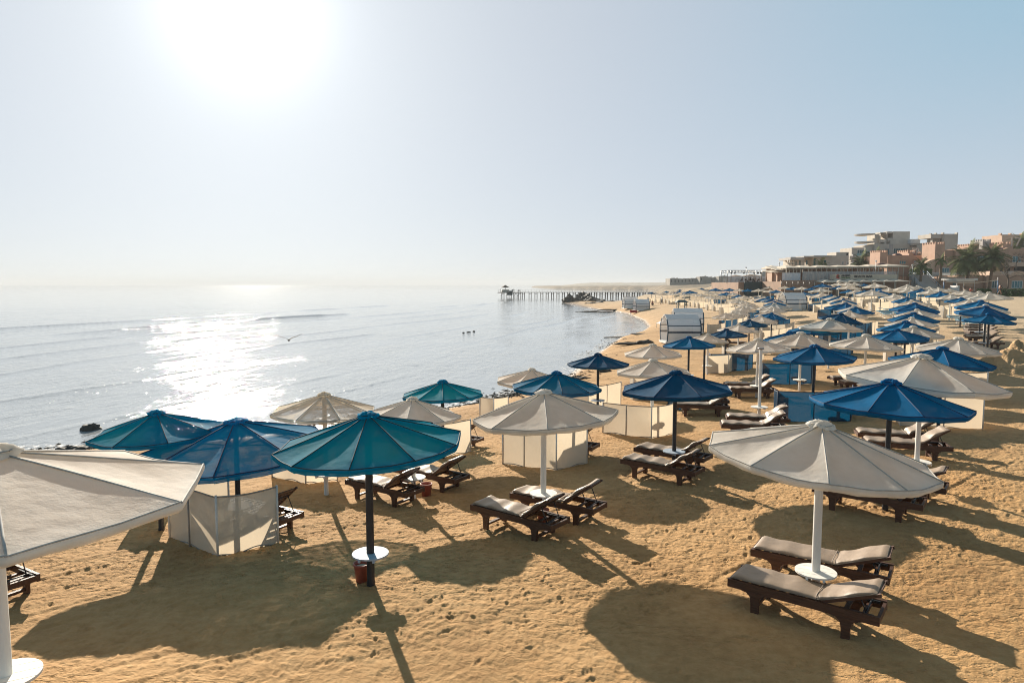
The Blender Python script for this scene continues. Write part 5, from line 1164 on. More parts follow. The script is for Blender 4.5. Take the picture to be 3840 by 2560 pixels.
# scaffold beside it
b=tp('R2',1425,200,Y); sc=thing('scaffold',"open metal scaffold frame at the left end of the low pale building",'scaffold',(b.x,Y,b.z))
mb=MB()
for x in (1428,1465,1525,1560): mb.tube([tp('R2',x,205,Y),tp('R2',x,88,Y)],.07,5); mb.tube([tp('R2',x,205,Y+2),tp('R2',x,88,Y+2)],.07,5)
for y in (88,165): mb.tube([tp('R2',1428,y,Y),tp('R2',1560,y,Y)],.06,5)
mb.tube([tp('R2',1465,100,Y),tp('R2',1525,165,Y)],.05,5)
for x in (1428,1560): mb.tube([tp('R2',x,88,Y),tp('R2',x,88,Y+2)],.06,5); wbuild(mb,'poles',M['metal'],sc)
# ---------------------------------------------------------------- terracotta resort, house with 20 on its tower
Y=178.0
b=tp('R3',1335,760,Y); ta=thing('terracotta_house',"terracotta house with maroon domes and crenellated towers, left of the big palms",'house',(b.x,Y,b.z-3))
mb=MB(); trect(mb,'R3',1490,545,2400,980,Y,12)
for x in (1490,1665,2275): trect(mb,'R3',x,520,x+22,545,Y,1)
trect(mb,'R3',1955,500,2050,545,Y,.6)
wbuild(mb,'wall',M['terracotta'],ta)
tower('R3',1335,435,1510,800,Y-2,5,ta,'terracotta'); t20=tower('R3',1925,430,2110,560,Y+6,5,ta,'terracotta')
q=tp('R3',2005,500,Y+5.9); o=text('20','tower_number',(q.x-t20.parent.location.x,Y+5.9-.05-ta.location.y,q.z-ta.location.z),2.0,M['number'],ta,bold=.02)
dome('R3',1795,495,545,95,Y,ta); dome('R3',2105,495,545,95,Y,ta); dome('R3',1455,698,740,95,Y-6,ta)
arch_hood(ta,'R3',1735,625,1905,660,Y); win(ta,'R3',1745,655,1890,730,Y,3,'curtain','terra_pale'); win(ta,'R3',2050,655,2125,735,Y,2,'curtain'); arch_hood(ta,'R3',2040,630,2140,660,Y)
# ---------------------------------------------------------------- terracotta resort, long two-storey house
Y=172.0
b=tp('R4',890,980,Y); tb=thing('terracotta_house',"long two-storey terracotta house with arched windows behind the two tall palms",'house',(b.x,Y,b.z-2))
mb=MB(); trect(mb,'R4',890,410,2560,980,Y,13); trect(mb,'R4',668,430,890,980,Y+1,12); trect(mb,'R4',668,398,692,430,Y+1,1.2)
for k,x in enumerate((1960,2000,2040,2330)): trect(mb,'R4',x,392-10*(k%2),x+34,410,Y,.8)
trect(mb,'R4',505,650,925,980,Y-2,6); trect(mb,'R4',850,632,925,650,Y-2,1)
wbuild(mb,'wall',M['terracotta'],tb)
# barrel vault end at the left
a=tp('R4',222,880,Y-2);c=tp('R4',520,880,Y-2);t=tp('R4',400,625,Y-2)
mb=MB(); w=c.x-a.x; hh=t.z-a.z
poly=[(a.x,a.z-2),(a.x,a.z)]+[(c.x-w*math.cos(math.pi/2*k/8),a.z+hh*math.sin(math.pi/2*k/8)) for k in range(1,9)]+[(c.x,a.z-2)]
mb.prism(poly,'y',Y-1.5,Y+4); wbuild(mb,'vault',M['terra_pale'],tb)
tower('R4',475,260,695,640,Y-1,5.5,tb,'terracotta'); dome('R4',745,610,665,95,Y-2,tb,'terracotta',3); dome('R4',860,375,430,95,Y,tb,'concrete',5)
mb=MB(); trect(mb,'R4',962,690,2560,778,Y-2.2,2.2); trect(mb,'R4',962,655,1000,690,Y-2.2,2.2); wbuild(mb,'balcony',M['terra_pale'],tb)
for x0,x1 in ((998,1122),(1365,1545),(1735,1918),(2102,2292)):
    win(tb,'R4',x0,562,x1,690,Y,3,'curtain'); arch_hood(tb,'R4',x0-12,515,x1+12,565,Y)
mb=MB()
for k in range(46):
    x=1000+k*33; mb.tube([tp('R4',x,690,Y-2.0),tp('R4',x,655,Y-2.0)],.03,4)
mb.tube([tp('R4',1000,655,Y-2),tp('R4',2540,655,Y-2)],.05,4); wbuild(mb,'balcony_railing',M['dark'],tb)
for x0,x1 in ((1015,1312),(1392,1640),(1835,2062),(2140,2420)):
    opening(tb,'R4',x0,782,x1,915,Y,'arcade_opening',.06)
    mb=MB()
    for sx in (x0,x1-30): trect(mb,'R4',sx,782,sx+30,800,Y-.12,.06)
    wbuild(mb,'stepped_corner',M['terracotta'],tb)
win(tb,'R4',622,808,782,915,Y-2,3,'curtain'); arch_hood(tb,'R4',610,765,800,815,Y-2); opening(tb,'R4',888,815,930,905,Y-2,'arched_niche')
tower('R4',1215,300,1410,420,Y+5,5,tb,'terracotta'); tower('R4',1478,205,1660,420,Y+9,5,tb,'concrete_grey')
t17=tower('R4',1905,260,2130,420,Y+3,5,tb,'terracotta')
q=tp('R4',2020,352,Y+3); text('17','tower_number',(q.x-tb.location.x,Y+2.95-tb.location.y,q.z-tb.location.z),3.2,M['number'],tb,bold=.03)
dome('R4',2120,360,410,130,Y,tb,yoff=4); dome('R4',1500,395,420,80,Y,tb,yoff=4)
# pale picket balustrade on the terrace
Y=163.0
b=tp('R4',430,985,Y); bl=thing('terrace_balustrade',"pale picket balustrade along the terrace below the long terracotta house",'railing',(b.x,Y,b.z))
mb=MB()
for k in range(150):
    x=430+k*13.6
    if 968<x<1568: continue
    mb.bar(tp('R4',x,985,Y),tp('R4',x,912,Y),.16,.1)
mb.bar(tp('R4',430,908,Y),tp('R4',965,908,Y),.2,.22); mb.bar(tp('R4',1572,900,Y),tp('R4',2480,900,Y),.2,.22); wbuild(mb,'pickets',M['rail_pale'],bl)
mb=MB(); trect(mb,'R4',965,905,1570,962,Y-.1,.08); wbuild(mb,'glass_panel',M['tarp'],bl); mb=MB(); trect(mb,'R4',962,896,1574,908,Y-.15,.2); wbuild(mb,'handrail',M['white'],bl)
# ---------------------------------------------------------------- beach-level terracotta buildings
Y=152.0
b=tp('R4',265,1240,Y); tc=thing('terracotta_pavilion',"small terracotta pavilion with maroon dome and battlement corners at the beach edge",'pavilion',(b.x,Y,b.z-1.5))
mb=MB(); trect(mb,'R4',268,1022,605,1330,Y,6.5)
for x in (268,520,575): trect(mb,'R4',x,998,x+30,1022,Y,1)
wbuild(mb,'wall',M['terracotta'],tc); dome('R4',425,940,1022,130,Y,tc,yoff=3.2); opening(tc,'R4',500,1085,540,1125,Y,'window')
b=tp('R4',690,1280,Y+1); td=thing('beach_storehouse',"low terracotta storehouse with blue-white roof edge and dark doorway behind the volleyball net",'building',(b.x,Y+1,b.z-1.5))
mb=MB(); trect(mb,'R4',606,1020,1300,1360,Y+1,8); trect(mb,'R4',950,962,1540,1360,Y+3,8); 
for x in (985,1110,1240,1360): trect(mb,'R4',x,955,x+60,962,Y+3,1)
trect(mb,'R4',1540,965,2560,1360,Y+2.2,9); wbuild(mb,'wall',M['terracotta'],td)
for x0,x1 in ((1655,1915),(2075,2420)):
    a=tp('R4',x0,966,Y+2.2);c=tp('R4',x1,966,Y+2.2); mb=MB(); r_=(c.x-a.x)/2
    mb.prism([((a.x+c.x)/2-r_*math.cos(math.pi*k/10),a.z+1.0*math.sin(math.pi*k/10)) for k in range(11)],'y',Y+2.3,Y+10); wbuild(mb,'vault',M['terra_pale'],td)
mb=MB(); trect(mb,'R4',600,998,1112,1020,Y+.6,3); wbuild(mb,'roof_edge',M['tarp'],td)
opening(td,'R4',848,1110,936,1275,Y+1,m='glass'); win(td,'R4',1668,1082,1782,1238,Y+2.2,2); win(td,'R4',2085,1080,2322,1238,Y+2.2,4,'curtain')
for x in (1268,1330):
    mb=MB(); trect(mb,'R4',x,1027,x+58,1076,Y+2.2,.6); wbuild(mb,'air_conditioner',M['white'],td)
# white kiosk
Y=141.0
b=tp('R4',935,1290,Y); kk=thing('beach_kiosk',"small white kiosk with flat roof and glass sides behind the volleyball net",'kiosk',(b.x,Y,b.z-.2))
mb=MB(); mb.box(tp('R4',880,1045,Y).x,Y-.6,tp('R4',880,1058,Y).z,tp('R4',1330,1045,Y).x,Y+4.2,tp('R4',880,1038,Y).z); wbuild(mb,'roof',M['white'],kk)
mb=MB(); trect(mb,'R4',938,1056,1318,1100,Y,3.4); wbuild(mb,'fascia',M['white'],kk)
for x in (938,1076,1308):
    for dy in (0,3.2):
        mb=MB(); trect(mb,'R4',x,1098,x+12,1300,Y+dy,.15); wbuild(mb,'post',M['white'],kk)
mb=MB(); trect(mb,'R4',950,1180,1000,1300,Y+.3,2.4); wbuild(mb,'cabinet',M['white'],kk)
mb=MB(); trect(mb,'R4',1095,1200,1290,1300,Y+.4,.8); wbuild(mb,'counter',M['brown_wall'],kk)
mb=MB(); trect(mb,'R4',1100,1150,1280,1165,Y+2.6,.3); trect(mb,'R4',1110,1120,1270,1130,Y+2.6,.3); wbuild(mb,'shelf',M['post_cream'],kk)
# volleyball net
Y=118.0
b=tp('R4',1800,1335,Y); vb=thing('volleyball_net',"slack volleyball net with cream tape between two blue posts",'net',(b.x,Y,b.z))
for x0,y0,x1,y1 in ((655,1100,682,1300),(1788,1075,1814,1345)):
    mb=MB(); A=tp('R4',(x0+x1)/2,y1,Y+(6 if x0<900 else 0)); B=tp('R4',(x0+x1)/2,y0,Y+(6 if x0<900 else 0)); mb.tube([A,B],.09,8); wbuild(mb,'post',M['blue_post'],vb)
    mb=MB(); mb.tube([B,B+Vector((0,0,.55))],.05,6); wbuild(mb,'post_tip',M['white'],vb)
for (ya,yb,yc,wd,mm,nm) in ((1095,1122,1060,.10,'post_cream','tape'),(1205,1228,1185,.03,'dark','bottom_rope')):
    mb=MB(); pts=[]
    for k in range(17):
        s=k/16; x=700+(1790-700)*s; y=(1-s)**2*ya+2*s*(1-s)*(2*yb-(ya+yc)/2)+s*s*yc
        pts.append(tp('R4',x,y,Y+6*(1-s)))
    for p_,q_ in zip(pts[:-1],pts[1:]): mb.bar(p_,q_,.03,wd)
    wbuild(mb,nm,M[mm],vb)
# ---------------------------------------------------------------- beach bar terrace
Y=147.0
b=tp('R3',0,1176,Y); w1=thing('terrace_wall',"brown retaining wall under the beach bar terrace",'wall',(b.x,Y,G(b.x,Y)-.3))
mb=MB(); A=tp('R2',1285,500,Y); B=tp('R3',1995,1045,Y); mb.box(A.x,Y,G(A.x,Y)-1,B.x,Y+14,A.z-.35); wbuild(mb,'wall',M['brown_wall'],w1)
mb=MB(); mb.box(A.x-.1,Y-.15,A.z-.35,B.x+.1,Y+.4,A.z-.1); wbuild(mb,'coping',M['brown_wall'],w1)
ZT=A.z-.35
b=tp('R2',1290,640,Y-3); rl=thing('metal_railing',"thin grey metal railing in front of the brown terrace wall",'railing',(b.x,Y-3,b.z))
mb=MB()
for k in range(14):
    x=1285+k*118; mb.tube([tp('R2',x,640,Y-3),tp('R2',x,540,Y-3)],.04,5)
mb.tube([tp('R2',1285,542,Y-3),tp('R2',2830,542,Y-3)],.035,5); mb.tube([tp('R2',1285,590,Y-3),tp('R2',2830,590,Y-3)],.03,5); wbuild(mb,'bars',M['metal'],rl)
Y=158.0
b=tp('R2',525,640,Y); w2=thing('green_wall',"dark green cloth-clad wall below the stage terrace",'wall',(b.x,Y,b.z-1))
mb=MB(); A=tp('R2',522,538,Y);B=tp('R2',1283,530,Y); mb.box(A.x,Y,G(A.x,Y)-1.5,B.x,Y+.5,A.z); wbuild(mb,'wall',M['green_wall'],w2)
b=tp('R2',390,640,Y+1); w3=thing('terracotta_wall',"short pale terracotta wall at the left end of the dark green wall",'wall',(b.x,Y+1,b.z-1))
mb=MB(); A=tp('R2',388,548,Y+1);B=tp('R2',520,545,Y+1); mb.box(A.x,Y+1,G(A.x,Y)-1.5,B.x,Y+2,A.z); wbuild(mb,'wall',M['terra_pale'],w3)
# terrace floor behind the walls
mb=MB(); A=tp('R2',390,545,Y+.5);B=tp('R2',1290,545,Y+.5)
fl=MB(); fl.box(A.x,Y+.6,A.z-3.5,B.x+2,Y+22,A.z-.05); to=fl.build('terrace',M['brown_wall']); tag(to,kind='structure')
A=px(3330,1040,162.);B=px(4700,1040,162.); f2_=MB(); f2_.box(A.x,163.2,-1,B.x,262,tp('R4',500,984,163).z-.02); to2=f2_.build('terrace',M['brown_wall']); tag(to2,kind='structure')
# the awnings: a row of hipped cream tents on posts
def hip(mb,x0,x1,y0,y1,z,h,val=.35):
    cx=(x0+x1)/2; cy=(y0+y1)/2
    vs=[(x0,y0,z),(x1,y0,z),(x1,y1,z),(x0,y1,z),(cx,cy,z+h)]
    mb.add(vs,[(0,1,4),(1,2,4),(2,3,4),(3,0,4)],0)
    n=10
    for (p,q) in (((x0,y0),(x1,y0)),((x1,y0),(x1,y1)),((x1,y1),(x0,y1)),((x0,y1),(x0,y0))):
        for k in range(n):
            a=k/n;c=(k+1)/n; P0=(p[0]+(q[0]-p[0])*a,p[1]+(q[1]-p[1])*a);P1=(p[0]+(q[0]-p[0])*c,p[1]+(q[1]-p[1])*c);Pm=((P0[0]+P1[0])/2,(P0[1]+P1[1])/2)
            mb.add([(*P0,z),(*P1,z),(*P1,z-val*.6),(*Pm,z-val),(*P0,z-val*.6)],[(0,1,2,3,4)],0)
Y=151.0
cells=[(-620,-330,795,735),(-330,10,795,740),(10,440,785,738),(440,880,780,735),(880,1120,778,742),(1120,1500,772,722),(1500,1965,765,712)]
for k,(x0,x1,ye,yp) in enumerate(cells):
    A=tp('R3',x0,ye,Y);B=tp('R3',x1,ye,Y); t=tp('R3',x0,yp,Y)
    nm=['leftmost','second','third','fourth','fifth','sixth','rightmost'][k]
    o=thing('awning_tent',"%s cream hipped awning tent on posts over the beach bar terrace"%nm,'awning',((A.x+B.x)/2,Y,ZT),0,'awnings over the beach bar')
    mb=MB(); mb.raw=True; hip(mb,A.x,B.x-.04,Y,Y+9,A.z,(t.z-A.z)*.95); hip(mb,A.x+.6,B.x-.6,Y+9.1,Y+17,A.z+.2,(t.z-A.z)*.95); wbuild(mb,'canopy_roof',M['awning'],o)
    for j in range(4):
        x=A.x+(B.x-A.x)*(j+.12)/4
        mb=MB(); mb.tube([(x,Y+.2+.2*(j%2),ZT),(x,Y+.2+.2*(j%2),A.z)],.09,6); wbuild(mb,'post',M['post_cream'],o)
    for j in range(3):
        x=A.x+(B.x-A.x)*(j+.4)/3
        mb=MB(); mb.tube([(x,Y+8.6,ZT),(x,Y+8.6,A.z)],.08,6); wbuild(mb,'post',M['post_cream'],o)
A=tp('R3',-620,1000,Y);B=tp('R3',1480,800,Y)
bw=thing('bar_back_wall',"dim back wall of the beach bar under the cream awnings",'wall',((A.x+B.x)/2,Y+12,ZT))
mb=MB(); mb.box(A.x,Y+12,ZT,B.x+6,Y+12.4,B.z); wbuild(mb,'wall',M['brown_wall'],bw)
rd=random.Random(3); mb=MB()
for k in range(26):
    x=A.x+(B.x-A.x)*rd.random(); w=rd.uniform(.6,1.8); mb.box(x,Y+11.5,ZT,x+w,Y+11.94,ZT+rd.uniform(.9,2.2))
wbuild(mb,'counter_fittings',M['post_cream'],bw)
gl=thing('glass_windbreak',"row of hazy glass panels in thin frames along the bar terrace edge",'glass panels',((A.x+B.x)/2,Y-.4,ZT))
m_,nt_,p_=mat('hazy_glass'); p_.inputs['Base Color'].default_value=(.62,.60,.57,1); p_.inputs['Alpha'].default_value=.42; p_.inputs['Roughness'].default_value=.3; M['hazy']=m_
A2=tp('R3',-280,1040,Y-.4)
mb=MB(); mb.box(A2.x,Y-.4,ZT+.05,tp('R3',1690,900,Y-.4).x,Y-.36,ZT+2.2); wbuild(mb,'panels',M['hazy'],gl)
mb=MB()
for k in range(24):
    x=A2.x+(tp('R3',1690,900,Y).x-A2.x)*k/23; mb.box(x-.03,Y-.45,ZT,x+.03,Y-.3,ZT+2.25)
wbuild(mb,'frames',M['rail_pale'],gl)
tt=thing('tarpaulin_screen',"white tarpaulin sheet hung along the left end of the bar terrace",'tarpaulin',(tp('R2',1300,495,Y-.6).x,Y-.6,ZT))
mb=MB(); A=tp('R2',1300,505,Y-.6);B=tp('R2',1695,352,Y-.6); n=20
vs=[];fs=[]
for k in range(n+1):
    x=A.x+(B.x-A.x)*k/n
    for q in range(5): vs.append((x,Y-.6+.10*math.sin(k*1.7)+.05*math.sin(k*.9+q),ZT+(B.z-ZT)*q/4))
for k in range(n):
    for q in range(4): fs.append((k*5+q,(k+1)*5+q,(k+1)*5+q+1,k*5+q+1))
mb.add(vs,fs,0,True); wbuild(mb,'sheet',M['tarp'],tt)
# lower roofs and parasol flaps at the left end
lr=thing('slanted_awning',"slanted cream lean-to roofs at the left end of the bar, over a terracotta porch",'awning',(tp('R2',1090,490,Y+4).x,Y+4,ZT))
mb=MB()
for (x0,y0,x1,y1) in ((1085,345,1280,310),(1285,345,1460,305),(1180,300,1720,220)):
    a=tp('R2',x0,y0,Y+2);c=tp('R2',x1,y1,Y+9); mb.prism([(Y+2,a.z),(Y+9,c.z),(Y+9,c.z+.12),(Y+2,a.z+.12)],'x',a.x,tp('R2',x1,y0,Y+2).x)
wbuild(mb,'roof_sheet',M['awning'],lr)
mb=MB(); trect(mb,'R2',1200,350,1300,560,Y+6,3); trect(mb,'R2',1095,225,1240,560,Y+12,4); trect(mb,'R2',1085,350,1190,560,Y+8,3); wbuild(mb,'porch_wall',M['terra_pale'],lr)
# ---- sign
Y=146.2
A=tp('R3',410,1048,Y);B=tp('R3',1710,945,Y)
sg=thing('beach_bar_sign',"long cream signboard reading BEACH BAR with red badge and small lettering",'sign',((A.x+B.x)/2,Y,A.z))
mb=MB(); mb.box(A.x-.0,Y,A.z,B.x,Y+2.6,B.z); wbuild(mb,'board',M['post_cream'],sg)
def stext(s,x0,x1,yb,yt,m,shear=0,bold=0.0,sx=1.0):
    a=tp('R3',x0,yb,Y);c=tp('R3',x1,yt,Y); h=(c.z-a.z)
    o=text(s,'sign_lettering',(a.x-sg.location.x,-.06,a.z-sg.location.z),h*1.38,M[m],sg,shear=shear,bold=bold)
    bpy.context.view_layer.update(); wd=o.dimensions.x
    if wd>0: o.scale=((c.x-a.x)/wd,1,1)
stext('BEACH BAR',803,1185,1008,962,'letter',0,.02); stext('AKASSIA',530,730,983,952,'letter',0,.03); stext('Swiss Resort',527,718,1024,992,'green_leaf',.35,.012)
a=tp('R3',430,1032,Y);c=tp('R3',508,948,Y); mb=MB(); cx=(a.x+c.x)/2-.1;rw=(c.x-a.x)/2*.85
mb.prism([(cx-rw,a.z),(cx+rw,a.z)]+[(cx+rw*math.cos(math.pi*k/10),c.z-rw*.95+rw*.95*math.sin(math.pi*k/10)) for k in range(11)],'y',Y-.05,Y-.004); wbuild(mb,'red_badge',M['red'],sg)
mb=MB()
for k in range(5):
    an=R(-30+60*k); 
    mb.bar((cx,Y-.08,a.z+(c.z-a.z)*.52),(cx+rw*1.0*math.cos(an*.6-.2),Y-.08,a.z+(c.z-a.z)*.52+.22*math.sin(an)),.05,.12)
wbuild(mb,'palm_emblem',M['green_leaf'],sg)
# ---- small pyramid shades under the sign
Y=142.0
for k,(xp,x0,x1) in enumerate(((320,150,450),(560,455,700),(800,700,942),(1040,942,1190),(1280,1190,1435),(1520,1435,1672),(1770,1672,1982))):
    A=tp('R3',x0,1102-k*2.5,Y);B=tp('R3',x1,1102-k*2.5,Y);t=tp('R3',xp,1046,Y)
    nm=['leftmost','second','third','fourth','fifth','sixth','rightmost'][k]
    o=thing('pyramid_shade',"%s in the row of small cream pyramid shades under the signboard"%nm,'shade',((A.x+B.x)/2,Y,G((A.x+B.x)/2,Y)),0,'pyramid shades under the sign')
    mb=MB(); mb.raw=True; hip(mb,A.x,B.x-.03,Y,Y+2.2,A.z,(t.z-A.z)*.75,.12); hip(mb,A.x+.3,B.x+.2,Y+2.3,Y+4.4,A.z+.1,(t.z-A.z)*.95,.12); wbuild(mb,'canopy_roof',M['awning'],o)
    for x,y in ((A.x+.1,Y+.05),(B.x-.15,Y+.05),(A.x+.1,Y+4.3)):
        mb=MB(); mb.tube([(x,y,G(x,y)-.2),(x,y,A.z)],.06,6); wbuild(mb,'post',M['post_cream'],o)
# ---- stairs with railing right of the sign
Y=150.0
a=tp('R3',1760,1176,Y); c=tp('R3',1990,985,Y)
ss=thing('stairway',"stone stairway with blue and white railings right of the beach bar sign",'stairs',(a.x,Y,G(a.x,Y)))
mb=MB(); z0=G(a.x,Y)-.2; n=14
for k in range(n):
    x=tp('R3',1990,1100,Y).x-.2+0*k; y=Y-6+k*.45; mb.box(a.x+2.2,y,z0,a.x+6.0,y+.5,z0+.3+(c.z-z0)*(k+1)/n)
wbuild(mb,'steps',M['concrete_grey'],ss)
for xx in (a.x+2.2,a.x+6.0):
    mb=MB(); P0=Vector((xx,Y-6,z0+1.2));P1=Vector((xx,Y+.3,c.z+1.1)); mb.tube([P0,P1],.05,5); mb.tube([P0-Vector((0,0,.5)),P1-Vector((0,0,.5))],.035,5)
    for k in range(8):
        q=P0.lerp(P1,k/7); mb.tube([q,q-Vector((0,0,1.1))],.03,5)
    wbuild(mb,'railing',M['blue_paint'],ss)
mb=MB(); A=tp('R3',2060,1176,Y+2);B=tp('R3',2330,990,Y+2); mb.prism([(A.x,G(A.x,Y)-1),(tp('R3',2320,1170,Y).x+2,G(A.x,Y)-1),(tp('R3',2320,1170,Y).x+2,B.z),(tp('R3',2160,1170,Y).x,B.z)],'y',Y+2,Y+5); o=thing('ramp_wall',"sloping brown terracotta wall between stairway and domed pavilion",'wall',(A.x,Y+2,G(A.x,Y))); wbuild(mb,'wall',M['brown_wall'],o)
# ================================================================ pier, rocks, huts, trees, people
rd=random.Random(11)
# ---- pier
YP=348.0
a=px(1868.6,1095,YP);b=px(2454,1094,YP)
pr=thing('pier',"long wooden pier on trestles running out over the sea, seaward platform at its end",'pier',(a.x,YP,SEA))
mb=MB(); mb.box(a.x,YP-1.2,a.z-.3,b.x,YP+1.2,a.z); wbuild(mb,'deck',M['pier_wood'],pr)
mb=MB(); e=px(1958,1095,YP); mb.box(a.x-.3,YP-5,a.z-.38,e.x,YP+5,a.z-.02); wbuild(mb,'end_platform',M['pier_wood'],pr)
xs=[1886,1905,1922,1935,1949,1963,1988,2010,2032]+[2052+20.2*k for k in range(20)]
for k,u in enumerate(xs):
    x=px(u,1095,YP).x; mb=MB()
    for dx in (-.55,.55):
        for dy in (-1,1): mb.tube([(x+dx,YP+dy*(3.5 if k<5 else 1),SEA-2),(x+dx,YP+dy*(3.5 if k<5 else 1),a.z-.3)],.17,6)
    mb.bar((x-.55,YP-1,a.z-.8),(x+.55,YP-1,a.z-.8),.15,.2)
    if k<5: mb.bar((x,YP-3.5,a.z-.5),(x-1.2,YP-3.5,SEA+.4),.12,.14)
    if k>15:
        x2=x-2.75; mb.bar((x-.5,YP-1,a.z-.6),(x2+.5,YP-1,SEA+.5),.05,.06); mb.bar((x-.5,YP-1,SEA+.5),(x2+.5,YP-1,a.z-.6),.05,.06)
    wbuild(mb,'trestle',M['pier_wood'],pr)
mb=MB()
for k in range(58):
    x=a.x+(b.x-a.x)*k/57; hgt=1.0 if k%4 else 1.5
    mb.bar((x,YP-1.15,a.z),(x,YP-1.15,a.z+hgt),.07,.07)
mb.bar((a.x,YP-1.15,a.z+.95),(b.x,YP-1.15,a.z+.95),.05,.06); wbuild(mb,'railing',M['pier_wood'],pr)
x=px(1907,1090,YP).x; mb=MB(); mb.box(x-.6,YP-4.6,a.z-1.5,x+2.0,YP-2.5,a.z+.1); mb.box(x+.4,YP-4.4,a.z+.1,x+2.2,YP-3,a.z+.7); mb.box(x+1.6,YP-4.4,a.z+.7,x+2.2,YP-3.4,a.z+1.3); wbuild(mb,'boat_landing',M['green_wall'],pr)
x=px(1895,1090,YP).x
o=thing('thatched_shade',"thatched parasol hut on the seaward end of the pier",'hut',(x,YP,a.z))
mb=MB(); mb.lathe([(2.3,a.z+2.3),(1.2,a.z+2.9),(0,a.z+3.6)],14,cx=x,cy=YP); mb.lathe([(2.3,a.z+2.25),(0,a.z+2.3)],14,cx=x,cy=YP); wbuild(mb,'roof',M['thatch'],o)
mb=MB(); mb.lathe([(1.9,a.z),(1.9,a.z+1.25),(1.8,a.z+1.25),(1.8,a.z)],14,cx=x,cy=YP); wbuild(mb,'screen_wall',M['post_cream'],o)
mb=MB(); mb.tube([(x,YP,a.z),(x,YP,a.z+2.4)],.12,6); wbuild(mb,'post',M['pier_wood'],o)
# ---- rocks
def rock(label,x,y,z,sx,sy,sz,seed,name='rock',group=None,cat='rock',lumps=1):
    r_=random.Random(seed); bm=bmesh.new()
    for q in range(lumps):
        ox=0 if lumps==1 else r_.uniform(-.8,.8)*sx; oy=0 if lumps==1 else r_.uniform(-.8,.8)*sy; k=1 if lumps==1 else r_.uniform(.3,.75)
        bmesh.ops.create_icosphere(bm,subdivisions=3,radius=1.0,matrix=Matrix.Translation((ox,oy,0))@Matrix.Diagonal((sx*k,sy*k,sz*(k if lumps>1 else 1)*r_.uniform(.7,1.3),1)))
    off=r_.uniform(0,100)
    from mathutils import noise as nz
    for v in bm.verts:
        p=v.co; n=nz.noise(Vector((p.x/sx*1.3+off,p.y/sy*1.3,p.z/sz*1.3)))+.5*nz.noise(Vector((p.x/sx*3+off,p.y/sy*3,p.z/sz*3)))+.25*nz.noise(Vector((p.x/sx*7+off,p.y/sy*7,p.z/sz*7)))
        v.co=Vector((p.x*(1+.35*n),p.y*(1+.35*n),max(-.35*sz,p.z*(1+.55*n))))
    me=bpy.data.meshes.new(name); bm.to_mesh(me); bm.free(); me.materials.append(M['rock'])
    o=bpy.data.objects.new(name,me); link(o); o.location=(x,y,z); return tag(o,label,cat,group)
p0=px(335,1596,29.6); rock("lone dark rock standing in the sea at left, left of the teal parasol",-18.4,29.3,SEA+.02,.42,.35,.28,3)
RG='rocks at the end of the curved beach'
spec=[(2132,1133,1.9,2.2,1.6),(2160,1131,1.7,1.6,1.1),(2183,1128,1.8,2.2,2.2),(2198,1130,1.6,2,1.7),(2220,1131,2.2,2.2,1.4),(2245,1133,2.2,2,.9),(2270,1134,2.6,2,.7),(2296,1135,2.6,2.2,.5),(2215,1142,2.2,1.6,.5),(2243,1139,2.4,1.7,.55)]
ordw=['leftmost','second','third','fourth','fifth','sixth','seventh','eighth','ninth','tenth']
for k,(u,v,sx,sy,sz) in enumerate(sorted(spec)):
    Yr=6.29*2560/(v-1066)*1.0; Yr=min(Yr,262); q=px(u,v,Yr)
    rock("dark jagged rock, %s of the heap at the far tip of the curved beach"%ordw[k],q.x,Yr,SEA+.1,sx*Yr/200,sy*Yr/200,sz*Yr/200,20+k,group=RG)
spec2=[("flat dark rock shelf at the waterline below the slatted barrel hut",2330,1265,3.2,1.0,.22),("low dark rock slab on the sand right of the waterline rock shelf",2385,1290,1.7,.6,.26),("second low dark rock slab on the sand, nearer the slatted hut",2420,1287,.9,.45,.22),("dark weed covered ledge reaching from the cove's lower edge to the sand",2400,1253,3.2,.5,.15),("dark ledge along the upper edge of the curved cove, left end",2230,1170,3.4,1.1,.35),("dark ledge along the upper edge of the curved cove, right end",2310,1163,4.5,.8,.3),("small dark rock on the sand below the cove, near the navy waterline parasol",2265,1395,.5,.3,.14),("small dark rock half in wet sand left of the navy waterline parasol's tip",2200,1352,.5,.25,.1),("thin dark plank of rock by the navy waterline parasol's foot",2190,1420,.6,.18,.08)]
def gpt(u,v):
    lo=None
    for t in np.exp(np.linspace(math.log(5),math.log(500),700)):
        q=px(u,v,t)
        if q.z<max(G(q.x,q.y),SEA): return q
    return q
for k,(lb,u,v,sx,sy,sz) in enumerate(spec2):
    q=gpt(u,v); rock(lb,q.x,q.y,max(G(q.x,q.y),SEA)+.02,sx,sy,sz,50+k,lumps=4 if sx>1 else 1)
SR='stones along the near waterline'
side=['leftmost','second','third','fourth','fifth','sixth','rightmost']
for k,(u,v,s) in enumerate(((150,1700,.22),(240,1697,.3),(285,1699,.18),(360,1694,.4),(415,1690,.5),(455,1690,.55),(490,1688,.45))):
    q=px(u,v,25.2+.25*(k%3)); rock("%s of the wet stones at the waterline above the nearest off-white canopy"%side[k],q.x,q.y,SEA+.03,s*2.4,s*1.4,s*.8,70+k,group=SR,lumps=3)
m_,nt_,p_=mat('weed'); M['weed']=simple('dark_seaweed',(.03,.024,.014),.95,.6,3,bump=1,bscale=8)
